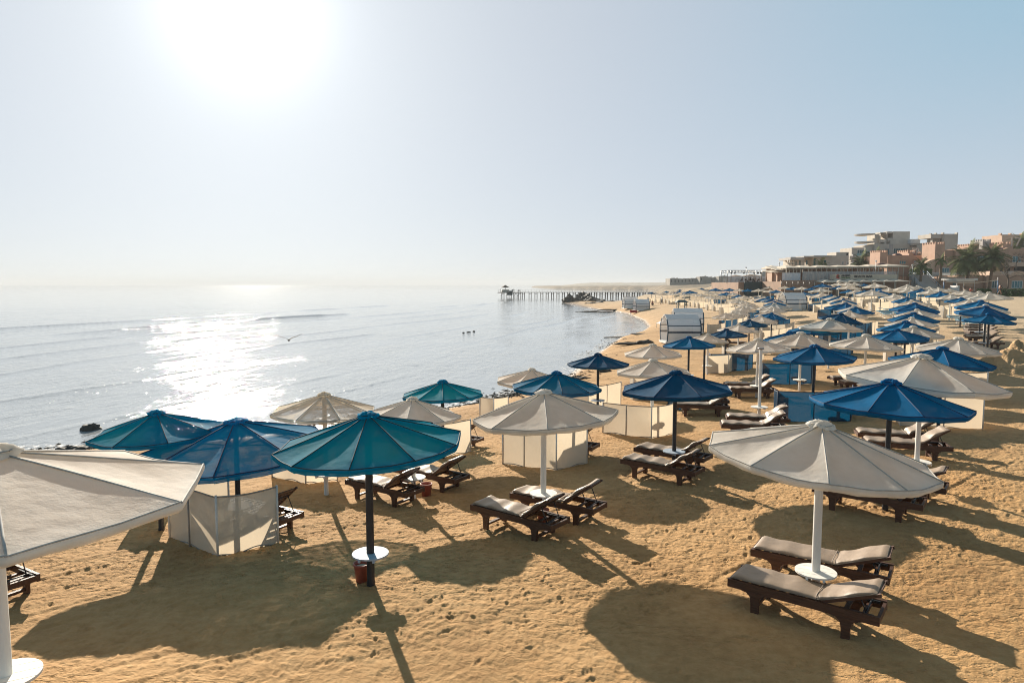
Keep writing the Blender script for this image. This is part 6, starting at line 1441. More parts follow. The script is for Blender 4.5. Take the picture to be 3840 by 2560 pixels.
# ---- seaweed and foam along the water's edge
vs=[];fs=[]; mbw=MB(); r_=random.Random(8)
for k in range(2600):
    i=r_.choice([7,8,8,9,9,10,3,4,5,6,6,11]); (ax,ay),(bx,by)=SHORE[i],SHORE[i+1]; s=r_.random(); x=ax+(bx-ax)*s;y=ay+(by-ay)*s
    L_=math.hypot(bx-ax,by-ay); nx,ny=(by-ay)/L_,-(bx-ax)/L_; d=r_.gauss(.6,.9); x+=nx*d;y+=ny*d
    if vnoise(np.array([x*.35+5]),np.array([y*.35]))[0]<.48: continue
    z=max(G(x,y),SEA)+.015; l=r_.uniform(.05,.22);an=r_.uniform(0,6.28);w=l*r_.uniform(.2,.5); c,sn=math.cos(an),math.sin(an)
    mbw.add([(x-c*l,y-sn*l,z),(x+sn*w,y-c*w,z+.01),(x+c*l,y+sn*l,z),(x-sn*w,y+c*w,z+.01),(x,y,z+l*.3)],[(0,1,4),(1,2,4),(2,3,4),(3,0,4)])
o=mbw.build('seaweed',M['weed']); tag(o,kind='stuff')
m_,nt_,p_=mat('foam'); M['foam']=m_; p_.inputs['Base Color'].default_value=(.62,.62,.62,1); p_.inputs['Roughness'].default_value=.7
g_=N(nt_,'ShaderNodeNewGeometry'); n_=N(nt_,'ShaderNodeTexNoise',Scale=3.5,Detail=6.0,Roughness=.75); nt_.links.new(g_.outputs['Position'],n_.inputs['Vector'])
mr_=N(nt_,'ShaderNodeMapRange'); mr_.inputs['From Min'].default_value=.50; mr_.inputs['From Max'].default_value=.62; nt_.links.new(n_.outputs['Fac'],mr_.inputs['Value']); nt_.links.new(mr_.outputs[0],p_.inputs['Alpha'])
mbf=MB(); P_=[]
for (ax,ay),(bx,by) in zip(SHORE[3:17],SHORE[4:18]):
    n=max(2,int(math.hypot(bx-ax,by-ay)/1.2))
    for k in range(n): P_.append((ax+(bx-ax)*k/n,ay+(by-ay)*k/n))
vs=[];fs=[]
for k in range(len(P_)):
    x,y=P_[k]; q=P_[min(k+1,len(P_)-1)]; p_0=P_[max(k-1,0)]; dx,dy=q[0]-p_0[0],q[1]-p_0[1]; L_=math.hypot(dx,dy); nx,ny=-dy/L_,dx/L_
    w=.5+.9*vnoise(np.array([x*.3]),np.array([y*.3]))[0]
    for j,d in enumerate((-.3,w*.5,w*1.4)): vs.append((x+nx*d,y+ny*d,SEA+.045-.01*j))
for k in range(len(P_)-1):
    for j in range(2): fs.append((k*3+j,(k+1)*3+j,(k+1)*3+j+1,k*3+j+1))
mbf.add(vs,fs,0,True); o=mbf.build('foam',M['foam']); tag(o,kind='stuff')
# ---- slatted barrel huts
def barrel_hut(label,x,y,z,rz,L_=3.7,Wd=1.25,Hh=2.75):
    t=thing('barrel_hut',label,'beach hut',(x,y,z),rz,'white slatted barrel huts')
    # profile of one long side (y,z): bulging wall
    def prof(q):   # q 0..1 from floor to eave
        zz_=.18+(Hh*.86-.18)*q; yy=Wd*(.80+.26*math.sin(math.pi*(q*.80+.06))-.34*max(0,q-.55)**1.5*2.2); return yy,zz_
    ns=22
    for s in (-1,1):
        mb=MB(); bd=MB()
        for k in range(ns):
            q0=k/ns;q1=(k+.86)/ns; (y0,z0),(y1,z1)=prof(q0),prof(q1)
            tgt=bd if k in (8,9,15) else mb
            vs=[]
            for xx in (-L_/2,L_/2):
                vs+= [(xx,s*y0,z0),(xx,s*(y0-.03),z0),(xx,s*(y1-.03),z1),(xx,s*y1,z1)]
            tgt.add(vs,[(0,1,2,3),(7,6,5,4),(0,4,5,1),(1,5,6,2),(2,6,7,3),(3,7,4,0)])
        # pediment: slats shorten towards the ridge
        ye,ze=prof(1.0)
        for k in range(6):
            w=L_/2*(1-k/6.5); zz_=ze+.02+k*.07; yy=ye-.10-k*.13
            mb.box(-w,min(s*yy,s*(yy+.02)),zz_,w,max(s*yy,s*(yy+.02)),zz_+.06)
        mb.build('slat_wall',M['hut_slat'],t); bd.build('band',M['hut_band'],t)
    for xx in (-L_/2,L_/2):
        for s in (-1,1):
            mb=MB(); pts=[(xx,s*(prof(k/10)[0]+.02),prof(k/10)[1]) for k in range(11)]
            for p_,q_ in zip(pts[:-1],pts[1:]): mb.bar(p_,q_,.07,.09,up=(1,0,0))
            mb.build('end_arch',M['hut_band'],t)
    mb=MB(); mb.box(-L_/2-.15,-Wd*.95,0,L_/2+.1,Wd*.95,.17); mb.build('floor',M['white'],t)
    mb=MB()
    for k in range(15): 
        for s in (-1,1):
            y0=prof(1.0)[0]; f0=k/15;f1=(k+.8)/15
            mb.bar((-L_/2,s*(y0*(1-f0)+.0),prof(1.0)[1]+.42*f0),(L_/2,s*(y0*(1-f0)),prof(1.0)[1]+.42*f0),.09,.025)
    mb.build('roof',M['hut_slat'],t)
    return t
q=gpt(2545,1276); HZ=G(20.2,71.5)
barrel_hut("large white slatted barrel hut with navy bands on the beach behind the navy parasol",14.95,60.5,G(14.95,60.5),R(4),2.95,1.1,2.45)
barrel_hut("second white slatted barrel hut peeking out right behind the large one",18.0,70.0,G(18,70),R(-6),2.9,1.1,2.5)
barrel_hut("white barrel hut farthest left beside the end of the pier rocks",26.2,152,G(26.2,152),R(5),2.8,1.1,2.4)
barrel_hut("white barrel hut just right of the farthest one, red seat at its corner",26.2,138.5,G(26.2,138.5),R(6),2.8,1.1,2.2)
barrel_hut("white barrel hut standing among the parasol rows left of the cream screens",40.0,97.5,G(40,97.5),R(3),3.0,1.2,2.45)
mb=MB(); mb.box(-1.5,-.25,2.55,1.5,.25,2.65)
o=thing('weather_board',"red edged flat board over the farthest left barrel hut",'board',(26.2,150.7,G(26.2,152))); mb.build('board',M['white'],o)
mb=MB()
for x in (-1.45,1.45): mb.box(x-.06,-.06,0,x+.06,.06,2.55)
mb.build('post',M['white'],o); mb=MB(); mb.box(-1.55,-.28,2.65,1.55,.28,2.72); mb.build('red_edge',M['brown_wall'],o)
# ---- peaked white tent left of the large hut
q=px(2503,1178,80); zt=G(q.x,80)
o=thing('peaked_tent',"small peaked white tent roof left of the large slatted barrel hut",'tent',(q.x,80,zt))
mb=MB(); mb.raw=True; n=12; vs=[];fs=[]; hs=q.z-zt
for k in range(9):
    f=k/8; 
    for j in range(16):
        t=j/16*4; side_=int(t); s=t-side_; w=1.1
        cx_,cy_=[(-1+2*s,-1),(1,-1+2*s),(1-2*s,1),(-1,1-2*s)][side_]
        r=(1-f); edge=1-.10*math.sin(math.pi*s)
        vs.append((cx_*w*r*edge,cy_*w*r*edge,hs*(.30+.7*(f**1.6))-.12*math.sin(math.pi*s)*(1-f)*0))
for k in range(8):
    for j in range(16): fs.append((k*16+j,k*16+(j+1)%16,(k+1)*16+(j+1)%16,(k+1)*16+j))
mb.add(vs,fs,0,True); mb.build('tent_roof',M['tarp'],o)
for sx in (-1,1):
    for sy in (-1,1):
        mb=MB(); mb.tube([(sx*1.05,sy*1.05,-.1),(sx*1.05,sy*1.05,hs*.31)],.03,6); mb.build('post',M['white'],o)
# ---- lifeguard tower
yt=98.0; q=px(2556,1124,yt); zt=G(q.x,yt)
o=thing('lifeguard_tower',"lifeguard tower with dark teal hipped roof above the slatted barrel huts",'lifeguard tower',(q.x,yt,zt))
zr=px(2556,1133,yt).z-zt; zr2=px(2556,1124,yt).z-zt
mb=MB(); w=.90; mb.add([(-w,-.7,zr),(w,-.7,zr),(w,.7,zr),(-w,.7,zr),(-w*.45,0,zr2),(w*.45,0,zr2)],[(0,1,5,4),(1,2,5),(2,3,4,5),(3,0,4),(3,2,1,0)]); mb.build('roof',M['weave'],o)
for sx in (-.55,.55):
    for sy in (-.45,.45):
        mb=MB(); mb.box(sx-.045,sy-.045,-.1,sx+.045,sy+.045,zr+.02); mb.build('leg',M['weave'],o)
zp=px(2556,1157,yt).z-zt
mb=MB(); mb.box(-.6,-.5,zp-1.0,.6,.5,zp-.93); mb.build('platform',M['weave'],o)
mb=MB(); mb.bar((-.55,-.45,zp),(.55,-.45,zp),.05,.05); mb.bar((-.55,.45,zp),(.55,.45,zp),.05,.05); mb.bar((.1,-.45,zp-.95),(.1,-.45,zp),.05,.05); mb.bar((.1,-.45,zp-.45),(.55,-.45,zp-.45),.04,.05); mb.build('railing',M['weave'],o)
mb=MB(); mb.bar((.25,-.48,zp-.95),(.25,-.5,zp-.55),.12,.05,up=(0,1,0)); mb.build('rescue_can',M['red'],o)
# ---- red buckets at the pole feet
def bucket(label,x,y,s=1.0,rz=0,m='terracotta_pot'):
    t=thing('bucket',label,'bucket',(x,y,G(x,y)-.02),0,'red buckets by parasol poles')
    mb=MB(); mb.lathe([(0,.0),(.085*s,0),(.115*s,.24*s),(.125*s,.245*s),(.125*s,.275*s),(.113*s,.275*s),(.105*s,.22*s),(.08*s,.03*s),(0,.03*s)],20); mb.build('body',M[m],t)
    mb=MB(); mb.lathe([(.104*s,.215*s),(.06*s,.23*s),(0,.222*s)],16); mb.build('sand_fill',M['post_cream'],t)
bucket("red bucket left behind the foot of the front teal parasol's black pole",-2.36,10.42,1.12)
bucket("red bucket between the two loungers behind the front teal parasol",-2.02,15.75,1.15)
bucket("red bucket under the front lounger below the centre parasol",.62,13.35,1.0)
# ---- seagull over the water
q=px(1083,1275,40); o=thing('seagull',"dark seagull gliding low over the glittering water",'bird',q,R(30))
mb=MB(); mb.lathe([(0,-.22),(.04,-.16),(.065,-.03),(.055,.08),(.03,.17),(0,.22)],10)
mb.v=[(x,z,y) for x,y,z in mb.v]; mb.build('body',M['bark'],o)
for s in (-1,1):
    mb=MB(); pts=[(0,.06,.02),(s*.22,.12,.16),(s*.45,.02,.22),(s*.72,-.12,.36)]; pb=[(0,-.09,.02),(s*.22,-.06,.15),(s*.45,-.10,.21),(s*.72,-.14,.36)]
    vs=pts+pb+[(x,y,z-.015) for x,y,z in pts+pb]; fs=[]
    for k in range(3): fs+= [(k,k+1,k+5,k+4),(k+8,k+12,k+13,k+9),(k,k+8,k+9,k+1),(k+4,k+5,k+13,k+12)]
    mb.add(vs,fs,0,True); mb.build('wing',M['bark'],o)
for k,(u,v) in enumerate(((1738,1249),(1758,1247),(1777,1244))):
    q=gpt(u,v); rock("%s dark object floating in the water left of the curved beach"%['left','middle','right'][k],q.x,q.y,SEA+.03,.16+.12*(k==1),.15,.13,90+k,name='buoy',cat='buoy')
# ---- palms
def palm(label,base,top,crown_r,seed,nf=34,up=.75,name='palm_tree'):
    r_=random.Random(seed); t=thing(name,label,'palm tree',base,0,'palm trees by the resort')
    h=(top-base).length; mb=MB(); pts=[];rs=[]
    n=26
    for k in range(n+1):
        s=k/n; q=(top-base)*s; q=q+Vector((.10*h*.25*math.sin(s*2.2),0,0)); pts.append(q); rs.append((.26-.09*s+(.05 if k%2 else 0)+(.10 if s>.93 else 0))*min(1.25,h/6+.35))
    mb.tube(pts,rs,10); mb.build('trunk',M['palm_trunk'],t)
    mb=MB(); mb.raw=True; c=pts[-1]
    for f in range(nf):
        az=f*2.399+r_.uniform(-.2,.2); el=R(80)-R(112)*(f/nf)**.8+r_.uniform(-.1,.1); L_=crown_r*r_.uniform(.92,1.18)
        d=Vector((math.cos(az)*math.cos(el),math.sin(az)*math.cos(el),math.sin(el))); side=Vector((-math.sin(az),math.cos(az),0))
        p=c.copy(); m_=18; prev=None; dd=d.copy()
        for k in range(m_+1):
            s=k/m_
            dd=(dd+Vector((0,0,-.055-.05*s))).normalized(); q=p+dd*(L_/m_)
            mb.bar(p,q,.045*(1-s)+.012,.035*(1-s)+.01)
            if s>.10:
                ll=L_*.34*math.sin(math.pi*min(1,.12+s*.86))**.7
                for sd in (-1,1):
                    for e in (0,.5):
                        pp=p.lerp(q,e); tip=pp+(side*sd*.86+dd*.62+Vector((0,0,-.22+r_.uniform(-.12,.12)))).normalized()*ll*r_.uniform(.8,1.1)
                        wv=dd*(.055+.02*r_.random())*min(1.6,crown_r/2)
                        mid=pp.lerp(tip,.5)+Vector((0,0,.03))
                        mb.add([pp-wv*.4,pp+wv*.4,mid+wv*.5,tip,mid-wv*.5],[(0,1,2,3,4)])
            p=q
    mb.build('crown',M['palm_leaf'],t); return t
Y=150.0
palm("tall thick palm with the widest crown in front of the long terracotta house",tp('R4',1150,1080,Y),tp('R4',1160,650,Y),4.3,1,44)
palm("tall leaning palm right of the widest one",tp('R4',1610,1260,Y-4),tp('R4',1688,600,Y-4),3.4,2,40)
palm("thin palm with small wispy crown, left of the widest palm",tp('R4',578,1225,Y-3),tp('R4',600,640,Y-3),1.7,3,16)
palm("short palm beside the clipped green hedge block",tp('R4',170,1190,Y-2),tp('R4',190,735,Y-2),1.9,4,24)
palm("palm crown behind the awnings in front of the concrete hotel, left one",tp('R3',945,900,190),tp('R3',945,705,190),3.4,5,30)
palm("palm crown behind the awnings in front of the concrete hotel, right one",tp('R3',1235,900,190),tp('R3',1235,660,190),3.9,6,30)
palm("small palm crown in front of the low pale building",tp('R2',2110,330,185),tp('R2',2112,180,185),2.3,7,24)
palm("palm crown rising behind the tower numbered 17",tp('R4',2270,700,200),tp('R4',2270,330,200),4.2,8,34)
# ---- clipped hedges and shrubs
def shrub(label,x0,y0,z0,x1,y1,z1,seed,name='hedge',cat='hedge',n=900,rnd=False,group=None):
    r_=random.Random(seed); o=bpy.data.objects.new(name,None); mb=MB(); mb.raw=True
    cx,cy,cz=(x0+x1)/2,(y0+y1)/2,z0
    for k in range(n):
        if rnd:
            a_=r_.uniform(0,6.28);e_=math.acos(r_.random()); q=r_.uniform(.75,1.03)
            p=Vector((cx+math.cos(a_)*math.sin(e_)*(x1-x0)/2*q,cy+math.sin(a_)*math.sin(e_)*(y1-y0)/2*q,z0+math.cos(e_)*(z1-z0)*q))
        else:
            p=Vector((r_.uniform(x0,x1),r_.uniform(y0,y1),r_.uniform(z0,z1))); ax_=r_.choice([0,1,2,2,1])
            if ax_==0: p.x=r_.choice([x0,x1])
            elif ax_==1: p.y=r_.choice([y0,y0,y1])
            else: p.z=z1
            p+=Vector((r_.gauss(0,.07),r_.gauss(0,.07),r_.gauss(0,.07)))
        s=r_.uniform(.10,.22); a_=Vector((r_.gauss(0,1),r_.gauss(0,1),r_.gauss(0,1))).normalized(); b_=a_.orthogonal().normalized(); c_=a_.cross(b_)
        mb.add([p-b_*s,p+c_*s*.5,p+b_*s,p-c_*s*.5],[(0,1,2,3)])
    bpy.data.objects.remove(o)
    mb.v=[(x-cx,y-cy,z-cz) for x,y,z in mb.v]; ob=mb.build(name,M['leaf']); ob.location=(cx,cy,cz); return tag(ob,label,cat,group)
a=tp('R4',92,980,160);b=tp('R4',418,835,160); shrub("clipped bright green hedge block left of the terracotta vault",a.x,160,a.z,b.x,163,b.z,31,n=2600)
Y=136.0
hs_=[(1455,1545,1268),(1560,1640,1272),(2085,2175,1272),(2300,2400,1268)]
for k,(x0,x1,yt_) in enumerate(hs_):
    a=tp('R4',x0,1300,Y);b=tp('R4',x1,yt_,Y); shrub("%s low clipped hedge along the sand below the terracotta storehouse"%['leftmost','second','third','rightmost'][k],a.x,Y,G(a.x,Y)-.1,b.x,Y+1.2,b.z,40+k,n=500,group='low hedges on the sand edge')
for k,(x,yt_,w) in enumerate(((1680,1240,55),(1940,1205,60),(2035,1240,55),(2240,1250,60),(2340,1240,50))):
    a=tp('R4',x-w,1300,Y-1);b=tp('R4',x+w,yt_,Y-1); shrub("%s round green shrub on the sand edge beside the volleyball post"%['leftmost','second','middle','fourth','rightmost'][k],a.x,Y-1,G(a.x,Y)-.1,b.x,Y+1,b.z,60+k,'shrub','shrub',700,True,'round shrubs on the sand edge')
# bare small trees
def bare_tree(label,base,h,spread,seed):
    r_=random.Random(seed); t=thing('bare_tree',label,'tree',base,0,'leafless trees'); mb=MB(); tw=MB()
    def grow(p,d,l,r,lev):
        q=p+d*l; (mb if lev<2 else tw).tube([p,q],[r,r*.7],5)
        if lev<5:
            for k in range(3 if lev else 4):
                nd=(d+Vector((r_.gauss(0,.7)*spread,r_.gauss(0,.5),r_.gauss(.05,.35)))).normalized(); grow(q,nd,l*r_.uniform(.6,.8),r*.6,lev+1)
    grow(Vector((0,0,0)),Vector((0,0,1)),h*.34,.14,0)
    mb.build('trunk',M['bark'],t); tw.build('crown',M['bark'],t)
bare_tree("leafless tree with reddish twigs against the arcade at far right",tp('R4',2180,860,164),5.0,1.6,1)
bare_tree("leafless spreading tree on the sand edge below the arcade",tp('R4',2010,1250,Y),6.0,1.7,2)
# pergola
Y=160.0; o=thing('pergola',"four yellow wooden posts with a short beam on the terrace",'pergola',tp('R4',1800,965,Y))
for x,yt_ in ((1692,735),(1785,705),(1825,705),(1922,705)):
    mb=MB(); mb.bar(tp('R4',x,970,Y+(1.5 if x in (1785,1922) else 0)),tp('R4',x,yt_,Y+(1.5 if x in (1785,1922) else 0)),.24,.24); wbuild(mb,'post',M['yellow_post'],o)
mb=MB(); mb.bar(tp('R4',1730,712,Y),tp('R4',1898,706,Y),.3,.25); wbuild(mb,'beam',M['yellow_post'],o)
# lamp posts
def lamp(label,tile,x,yb,yt_,Y,ball=True,m='rail_pale'):
    A=tp(tile,x,yb,Y);B=tp(tile,x,yt_,Y); t=thing('street_lamp',label,'lamp post',A)
    mb=MB(); mb.tube([(0,0,0),(0,0,(B-A).z)],.07,6); mb.build('post',M[m],t)
    mb=MB(); mb.lathe([(0,(B-A).z-.05),(.2,(B-A).z+.12),(.22,(B-A).z+.25),(0,(B-A).z+.42)],10); mb.build('lamp_globe',M['white'],t)
lamp("white lamp post with globe right of the beach bar awnings",'R3',2018,985,775,149)
lamp("white lamp post rising from the beach bar signboard",'R3',1248,950,685,149)
lamp("dark green lamp post in front of the stairway",'R3',2058,1170,945,140,m='green_wall')
lamp("thin lamp pole with small head above the left end of the bar roofs",'R2',1240,330,165,170,m='metal')
o=thing('direction_sign',"blue sign on white pole in front of the clipped hedge",'sign',tp('R3',2263,985,150)); mb=MB(); mb.tube([tp('R3',2263,985,150),tp('R3',2263,810,150)],.06,6); wbuild(mb,'post',M['white'],o)
for y0,y1 in ((850,872),(885,908)):
    mb=MB(); trect(mb,'R3',2245,y0,2292,y1,149.9,.06); wbuild(mb,'board',M['blue_post'],o)
mb=MB(); trect(mb,'R3',2250,812,2282,828,149.9,.06); wbuild(mb,'board',M['red'],o)
# ---- stage on the terrace
Y=168.0; ZS=tp('R2',525,540,158).z-.05
o=thing('stage_truss',"open metal stage truss with small spotlights on the far terrace",'stage truss',tp('R2',500,540,Y))
mb=MB()
for x in (152,228,745,868):
    for dy in (0,5): 
        A=tp('R2',x,540,Y); mb.tube([(A.x,Y+dy,ZS),(A.x,Y+dy,tp('R2',x,300,Y).z)],.10,5)
wbuild(mb,'legs',M['metal'],o)
mb=MB()
for dy in (0,5):
    A=tp('R2',150,300,Y);B=tp('R2',870,300,Y);zb=tp('R2',150,342,Y).z
    mb.bar((A.x,Y+dy,A.z),(B.x,Y+dy,A.z),.1,.1); mb.bar((A.x,Y+dy,zb),(B.x,Y+dy,zb),.1,.1)
    n=22
    for k in range(n):
        x0=A.x+(B.x-A.x)*k/n;x1=A.x+(B.x-A.x)*(k+1)/n; mb.bar((x0,Y+dy,A.z if k%2 else zb),(x1,Y+dy,zb if k%2 else A.z),.06,.06)
wbuild(mb,'beam',M['metal'],o)
for x in (235,310,500,712,785,800,850):
    q=tp('R2',x,355,Y); mb=MB(); mb.lathe([(0,-.25),(.16,-.2),(.2,.1),(.1,.22),(0,.25)],8); mb.v=[(q.x+a_,Y+b_-.1,q.z+c_) for a_,b_,c_ in mb.v]; wbuild(mb,'spotlight',M['dark'],o)
o=thing('speaker_mast',"thin mast with black box above the stage truss",'mast',tp('R2',552,540,Y-1)); mb=MB(); mb.tube([tp('R2',552,540,Y-1),tp('R2',552,245,Y-1)],.05,5); wbuild(mb,'pole',M['metal'],o); mb=MB(); trect(mb,'R2',538,232,566,248,Y-1.1,.3); wbuild(mb,'box',M['dark'],o)
o=thing('white_half_wall',"white half-height wall behind the tables on the far terrace",'wall',tp('R2',600,540,Y+8)); mb=MB(); trect(mb,'R2',150,422,1150,560,Y+8,.3); wbuild(mb,'wall',M['tarp'],o)
for k,(x0,x1,yt_) in enumerate(((310,480,393),(555,900,383))):
    A=tp('R2',x0,422,Y+14);B=tp('R2',x1,yt_,Y+14); o=thing('thatched_roof',"%s brown thatched roof behind the stage truss"%['smaller left','larger right'][k],'roof',((A.x+B.x)/2,Y+14,ZS))
    mb=MB(); c=(A.x+B.x)/2; w=(B.x-A.x)/2
    mb.add([(A.x,Y+14,A.z),(B.x,Y+14,A.z),(B.x,Y+19,A.z),(A.x,Y+19,A.z),(c-w*.25,Y+16.5,B.z),(c+w*.25,Y+16.5,B.z)],[(0,1,5,4),(1,2,5),(2,3,4,5),(3,0,4),(3,2,1,0)]); wbuild(mb,'thatch',M['thatch'],o)
    mb=MB()
    for x in (A.x+.4,B.x-.4): mb.tube([(x,Y+14.5,ZS-1),(x,Y+14.5,A.z)],.12,6)
    wbuild(mb,'post',M['bark'],o)
o=thing('slatted_board',"small white slatted board at the left end of the terrace",'board',tp('R2',100,540,Y)); mb=MB()
for k in range(6): trect(mb,'R2',78,478+k*11,128,485+k*11,Y,.06)
wbuild(mb,'slats',M['white'],o)
# ---- people
M['skin']=simple('tanned_skin',(.36,.20,.135),.6,.08,8)
M['skin2']=simple('brown_skin',(.16,.085,.055),.6,.08,8)
M['cl_white']=simple('white_shirt',(.62,.64,.68),.8,.1,8)
M['cl_dark']=simple('dark_cloth',(.025,.025,.032),.8,.2,8)
M['cl_red']=simple('red_cloth',(.35,.07,.05),.8,.15,8)
M['hair']=simple('dark_hair',(.015,.011,.009),.6,.2,8)
def skin_chain(name,pts,edges,rad,m,parent,root=0):
    me=bpy.data.meshes.new(name); me.from_pydata(pts,edges,[]); me.materials.append(m)
    o=bpy.data.objects.new(name,me); link(o,parent)
    me.skin_vertices or None
    bm=bmesh.new(); bm.from_mesh(me); sk=bm.verts.layers.skin.verify(); bm.verts.ensure_lookup_table()
    for i,v in enumerate(bm.verts): v[sk].radius=(rad[i],rad[i]); v[sk].use_root=(i==root)
    bm.to_mesh(me); bm.free()
    s=o.modifiers.new('skin','SKIN'); s.use_smooth_shade=True
    u=o.modifiers.new('sub','SUBSURF'); u.levels=1; u.render_levels=1
    return o
def person(label,loc,rz,pose='stand',skin='skin',top=None,bottom='cl_dark',s=1.0,group='people on the beach and terrace',hold=None):
    t=thing('person',label,'person',loc,rz,group); t.scale=(s,s,s)
    if pose=='sit':
        hip=.48; P=dict(hipc=(0,0,hip),spine=(0,.03,hip+.25),chest=(0,.02,hip+.45),neck=(0,0,hip+.60),head=(0,-.02,hip+.72),top=(0,-.01,hip+.84))
        legs=[[(sx*.10,-.02,hip-.01),(sx*.13,-.42,hip),(sx*.13,-.44,.10),(sx*.13,-.58,.04)] for sx in (-1,1)]
        arms=[[(sx*.19,.02,hip+.50),(sx*.24,-.06,hip+.24),(sx*.16,-.28,hip+.12)] for sx in (-1,1)]
    elif pose=='kneel':
        hip=.38; P=dict(hipc=(0,0,hip),spine=(0,-.06,hip+.25),chest=(0,-.12,hip+.43),neck=(0,-.17,hip+.56),head=(0,-.22,hip+.67),top=(0,-.24,hip+.79))
        legs=[[(-.10,0,hip-.02),(-.12,-.38,.42),(-.12,-.36,.06),(-.12,-.5,.03)],[(.10,0,hip-.02),(.12,-.25,.06),(.12,.15,.06),(.12,.26,.04)]]
        arms=[[(sx*.19,-.12,hip+.48),(sx*.23,-.22,hip+.24),(sx*.15,-.42,hip+.14)] for sx in (-1,1)]
    else:
        w=.22 if pose=='walk' else .03; hip=.90
        P=dict(hipc=(0,0,hip),spine=(0,.01,hip+.22),chest=(0,0,hip+.42),neck=(0,-.01,hip+.58),head=(0,-.03,hip+.70),top=(0,-.03,hip+.82))
        legs=[[(sx*.09,0,hip-.03),(sx*.10,-sx*w*.7-.02,.48),(sx*.10,-sx*w*1.15+(.10 if sx<0 else 0)*(w>.1),.08+(.05 if sx<0 and w>.1 else 0)),(sx*.11,-sx*w*1.15-.14,.04)] for sx in (-1,1)]
        arms=[[(sx*.19,0,hip+.48),(sx*.24,sx*w*.5+.02,hip+.20),(sx*.24,sx*w*1.0-.08,hip-.02)] for sx in (-1,1)]
    pts=[P['hipc'],P['spine'],P['chest'],P['neck'],P['head'],P['top']]; rad=[.135,.12,.14,.055,.095,.06]; ed=[(0,1),(1,2),(2,3),(3,4),(4,5)]
    for l in legs:
        b=len(pts); pts+=l; rad+=[.085,.062,.042,.03]; ed+=[(0,b),(b,b+1),(b+1,b+2),(b+2,b+3)]
    for a_ in arms:
        b=len(pts); pts+=a_; rad+=[.055,.042,.03]; ed+=[(2,b),(b,b+1),(b+1,b+2)]
    skin_chain('body',pts,ed,rad,M[skin],t)
    h=P['head']; mb=MB(); mb.lathe([(0,.12),(.07,.10),(.105,.04),(.105,-.02),(.08,-.05)],12); mb.v=[(x+h[0],y+h[1]+.02,z+h[2]+.015) for x,y,z in mb.v]; mb.build('hair',M['hair'],t)
    if top:
        p2=[P['hipc'],P['spine'],P['chest'],(P['neck'][0],P['neck'][1],P['neck'][2]-.05)]; r2=[.15,.145,.165,.085]; e2=[(0,1),(1,2),(2,3)]
        for a_ in arms: b=len(p2); mid=tuple((a_[0][i]*.45+a_[1][i]*.55) for i in range(3)); p2+=[a_[0],mid]; r2+=[.075,.06]; e2+=[(2,b),(b,b+1)]
        skin_chain('shirt',p2,e2,r2,M[top],t)
    if bottom:
        p2=[P['hipc']];r2=[.15];e2=[]
        for l in legs: b=len(p2); k=.95 if top else .45; kn=tuple(l[0][i]*(1-k)+l[1][i]*k for i in range(3)); p2+=[l[0],kn]; r2+=[.105,.08]; e2+=[(0,b),(b,b+1)]
        if top and pose!='kneel':
            for j,l in enumerate(legs): b=len(p2); p2+=[l[2]]; r2+=[.055]; e2+=[(2+2*j,b)]
        skin_chain('trousers' if top else 'swimming_trunks',p2,e2,r2,M[bottom],t)
    return t
q=gpt(2482,1141.5); person("person in white shirt and dark trousers walking past the long row of cream screens",(q.x,q.y,G(q.x,q.y)),R(90),'walk','skin2','cl_white','cl_dark')
q=gpt(2448,1147); person("person kneeling by a blue post near the far barrel huts",(q.x,q.y,G(q.x,q.y)),R(-60),'kneel','skin2','cl_red','cl_dark')
o=thing('blue_board',"blue upright board on the sand beside the kneeling person",'board',(q.x-.9,q.y+.6,G(q.x-.9,q.y))); mb=MB(); mb.bar((0,0,-.1),(0,0,1.75),.22,.06,up=(0,1,0)); mb.build('board',M['blue_paint'],o)
o=thing('red_seat',"small red and cream seat at the corner of the far barrel hut",'seat',(24.4,137.0,G(24.4,137))); mb=MB(); mb.box(-.7,-.3,.25,.7,.3,.42); mb.box(-.7,.2,.42,.7,.3,.8); mb.build('seat',M['red'],o); mb=MB()
for x in (-.6,.6): mb.box(x-.06,-.25,-.1,x+.06,.25,.25)
mb.build('leg',M['post_cream'],o)
q=gpt(2752,1212); person("person in white seated left of the pair below the all-white cluster",(q.x,q.y,G(q.x,q.y)-.05),R(200),'sit','skin2','cl_white','cl_dark'); person("person in black seated right of the pair below the all-white cluster",(q.x+1.1,q.y+.5,G(q.x+1.1,q.y)-.05),R(190),'sit','skin2','cl_dark','cl_dark')
zw=G(118.3,166); q=tp('R4',1840,1366,112.0); person("bare-chested person walking with a dark bag right of the blue volleyball post",(q.x,112.0,q.z),R(75),'walk','skin',None,'cl_dark',1.0); gz_person=q
o=thing('shoulder_bag',"dark bag slung behind the walking person's shoulder",'bag',(q.x+.22,112.1,q.z+1.05)); mb=MB(); mb.box(-.10,-.10,-.02,.10,.10,.42); mb.build('bag',M['cl_dark'],o,.03)
q=tp('R4',1235,1300,122.0); person("person in red sitting bent forward in front of the white kiosk",(q.x,122.0,q.z-.6),R(120),'sit','skin','cl_red','cl_dark')
for k,(x,ps) in enumerate(((460,'sit'),(535,'sit'),(622,'sit'),(690,'sit'),(815,'sit'),(640,'sit'))):
    q=tp('R2',x,530,163+.7*(k%3)); person("%s dark-clothed person seated at the tables under the stage truss"%['leftmost','second','third','fifth','rightmost','fourth'][k],(q.x,q.y,ZS-.03),R(90 if k%2 else -90),'sit','skin2','cl_dark','cl_dark',1.0)
q=tp('R2',1188,500,158.5); person("person in white shirt and dark trousers standing at the bar's left end",(q.x,158.6,ZS-.03),R(30),'stand','skin2','cl_white','cl_dark')
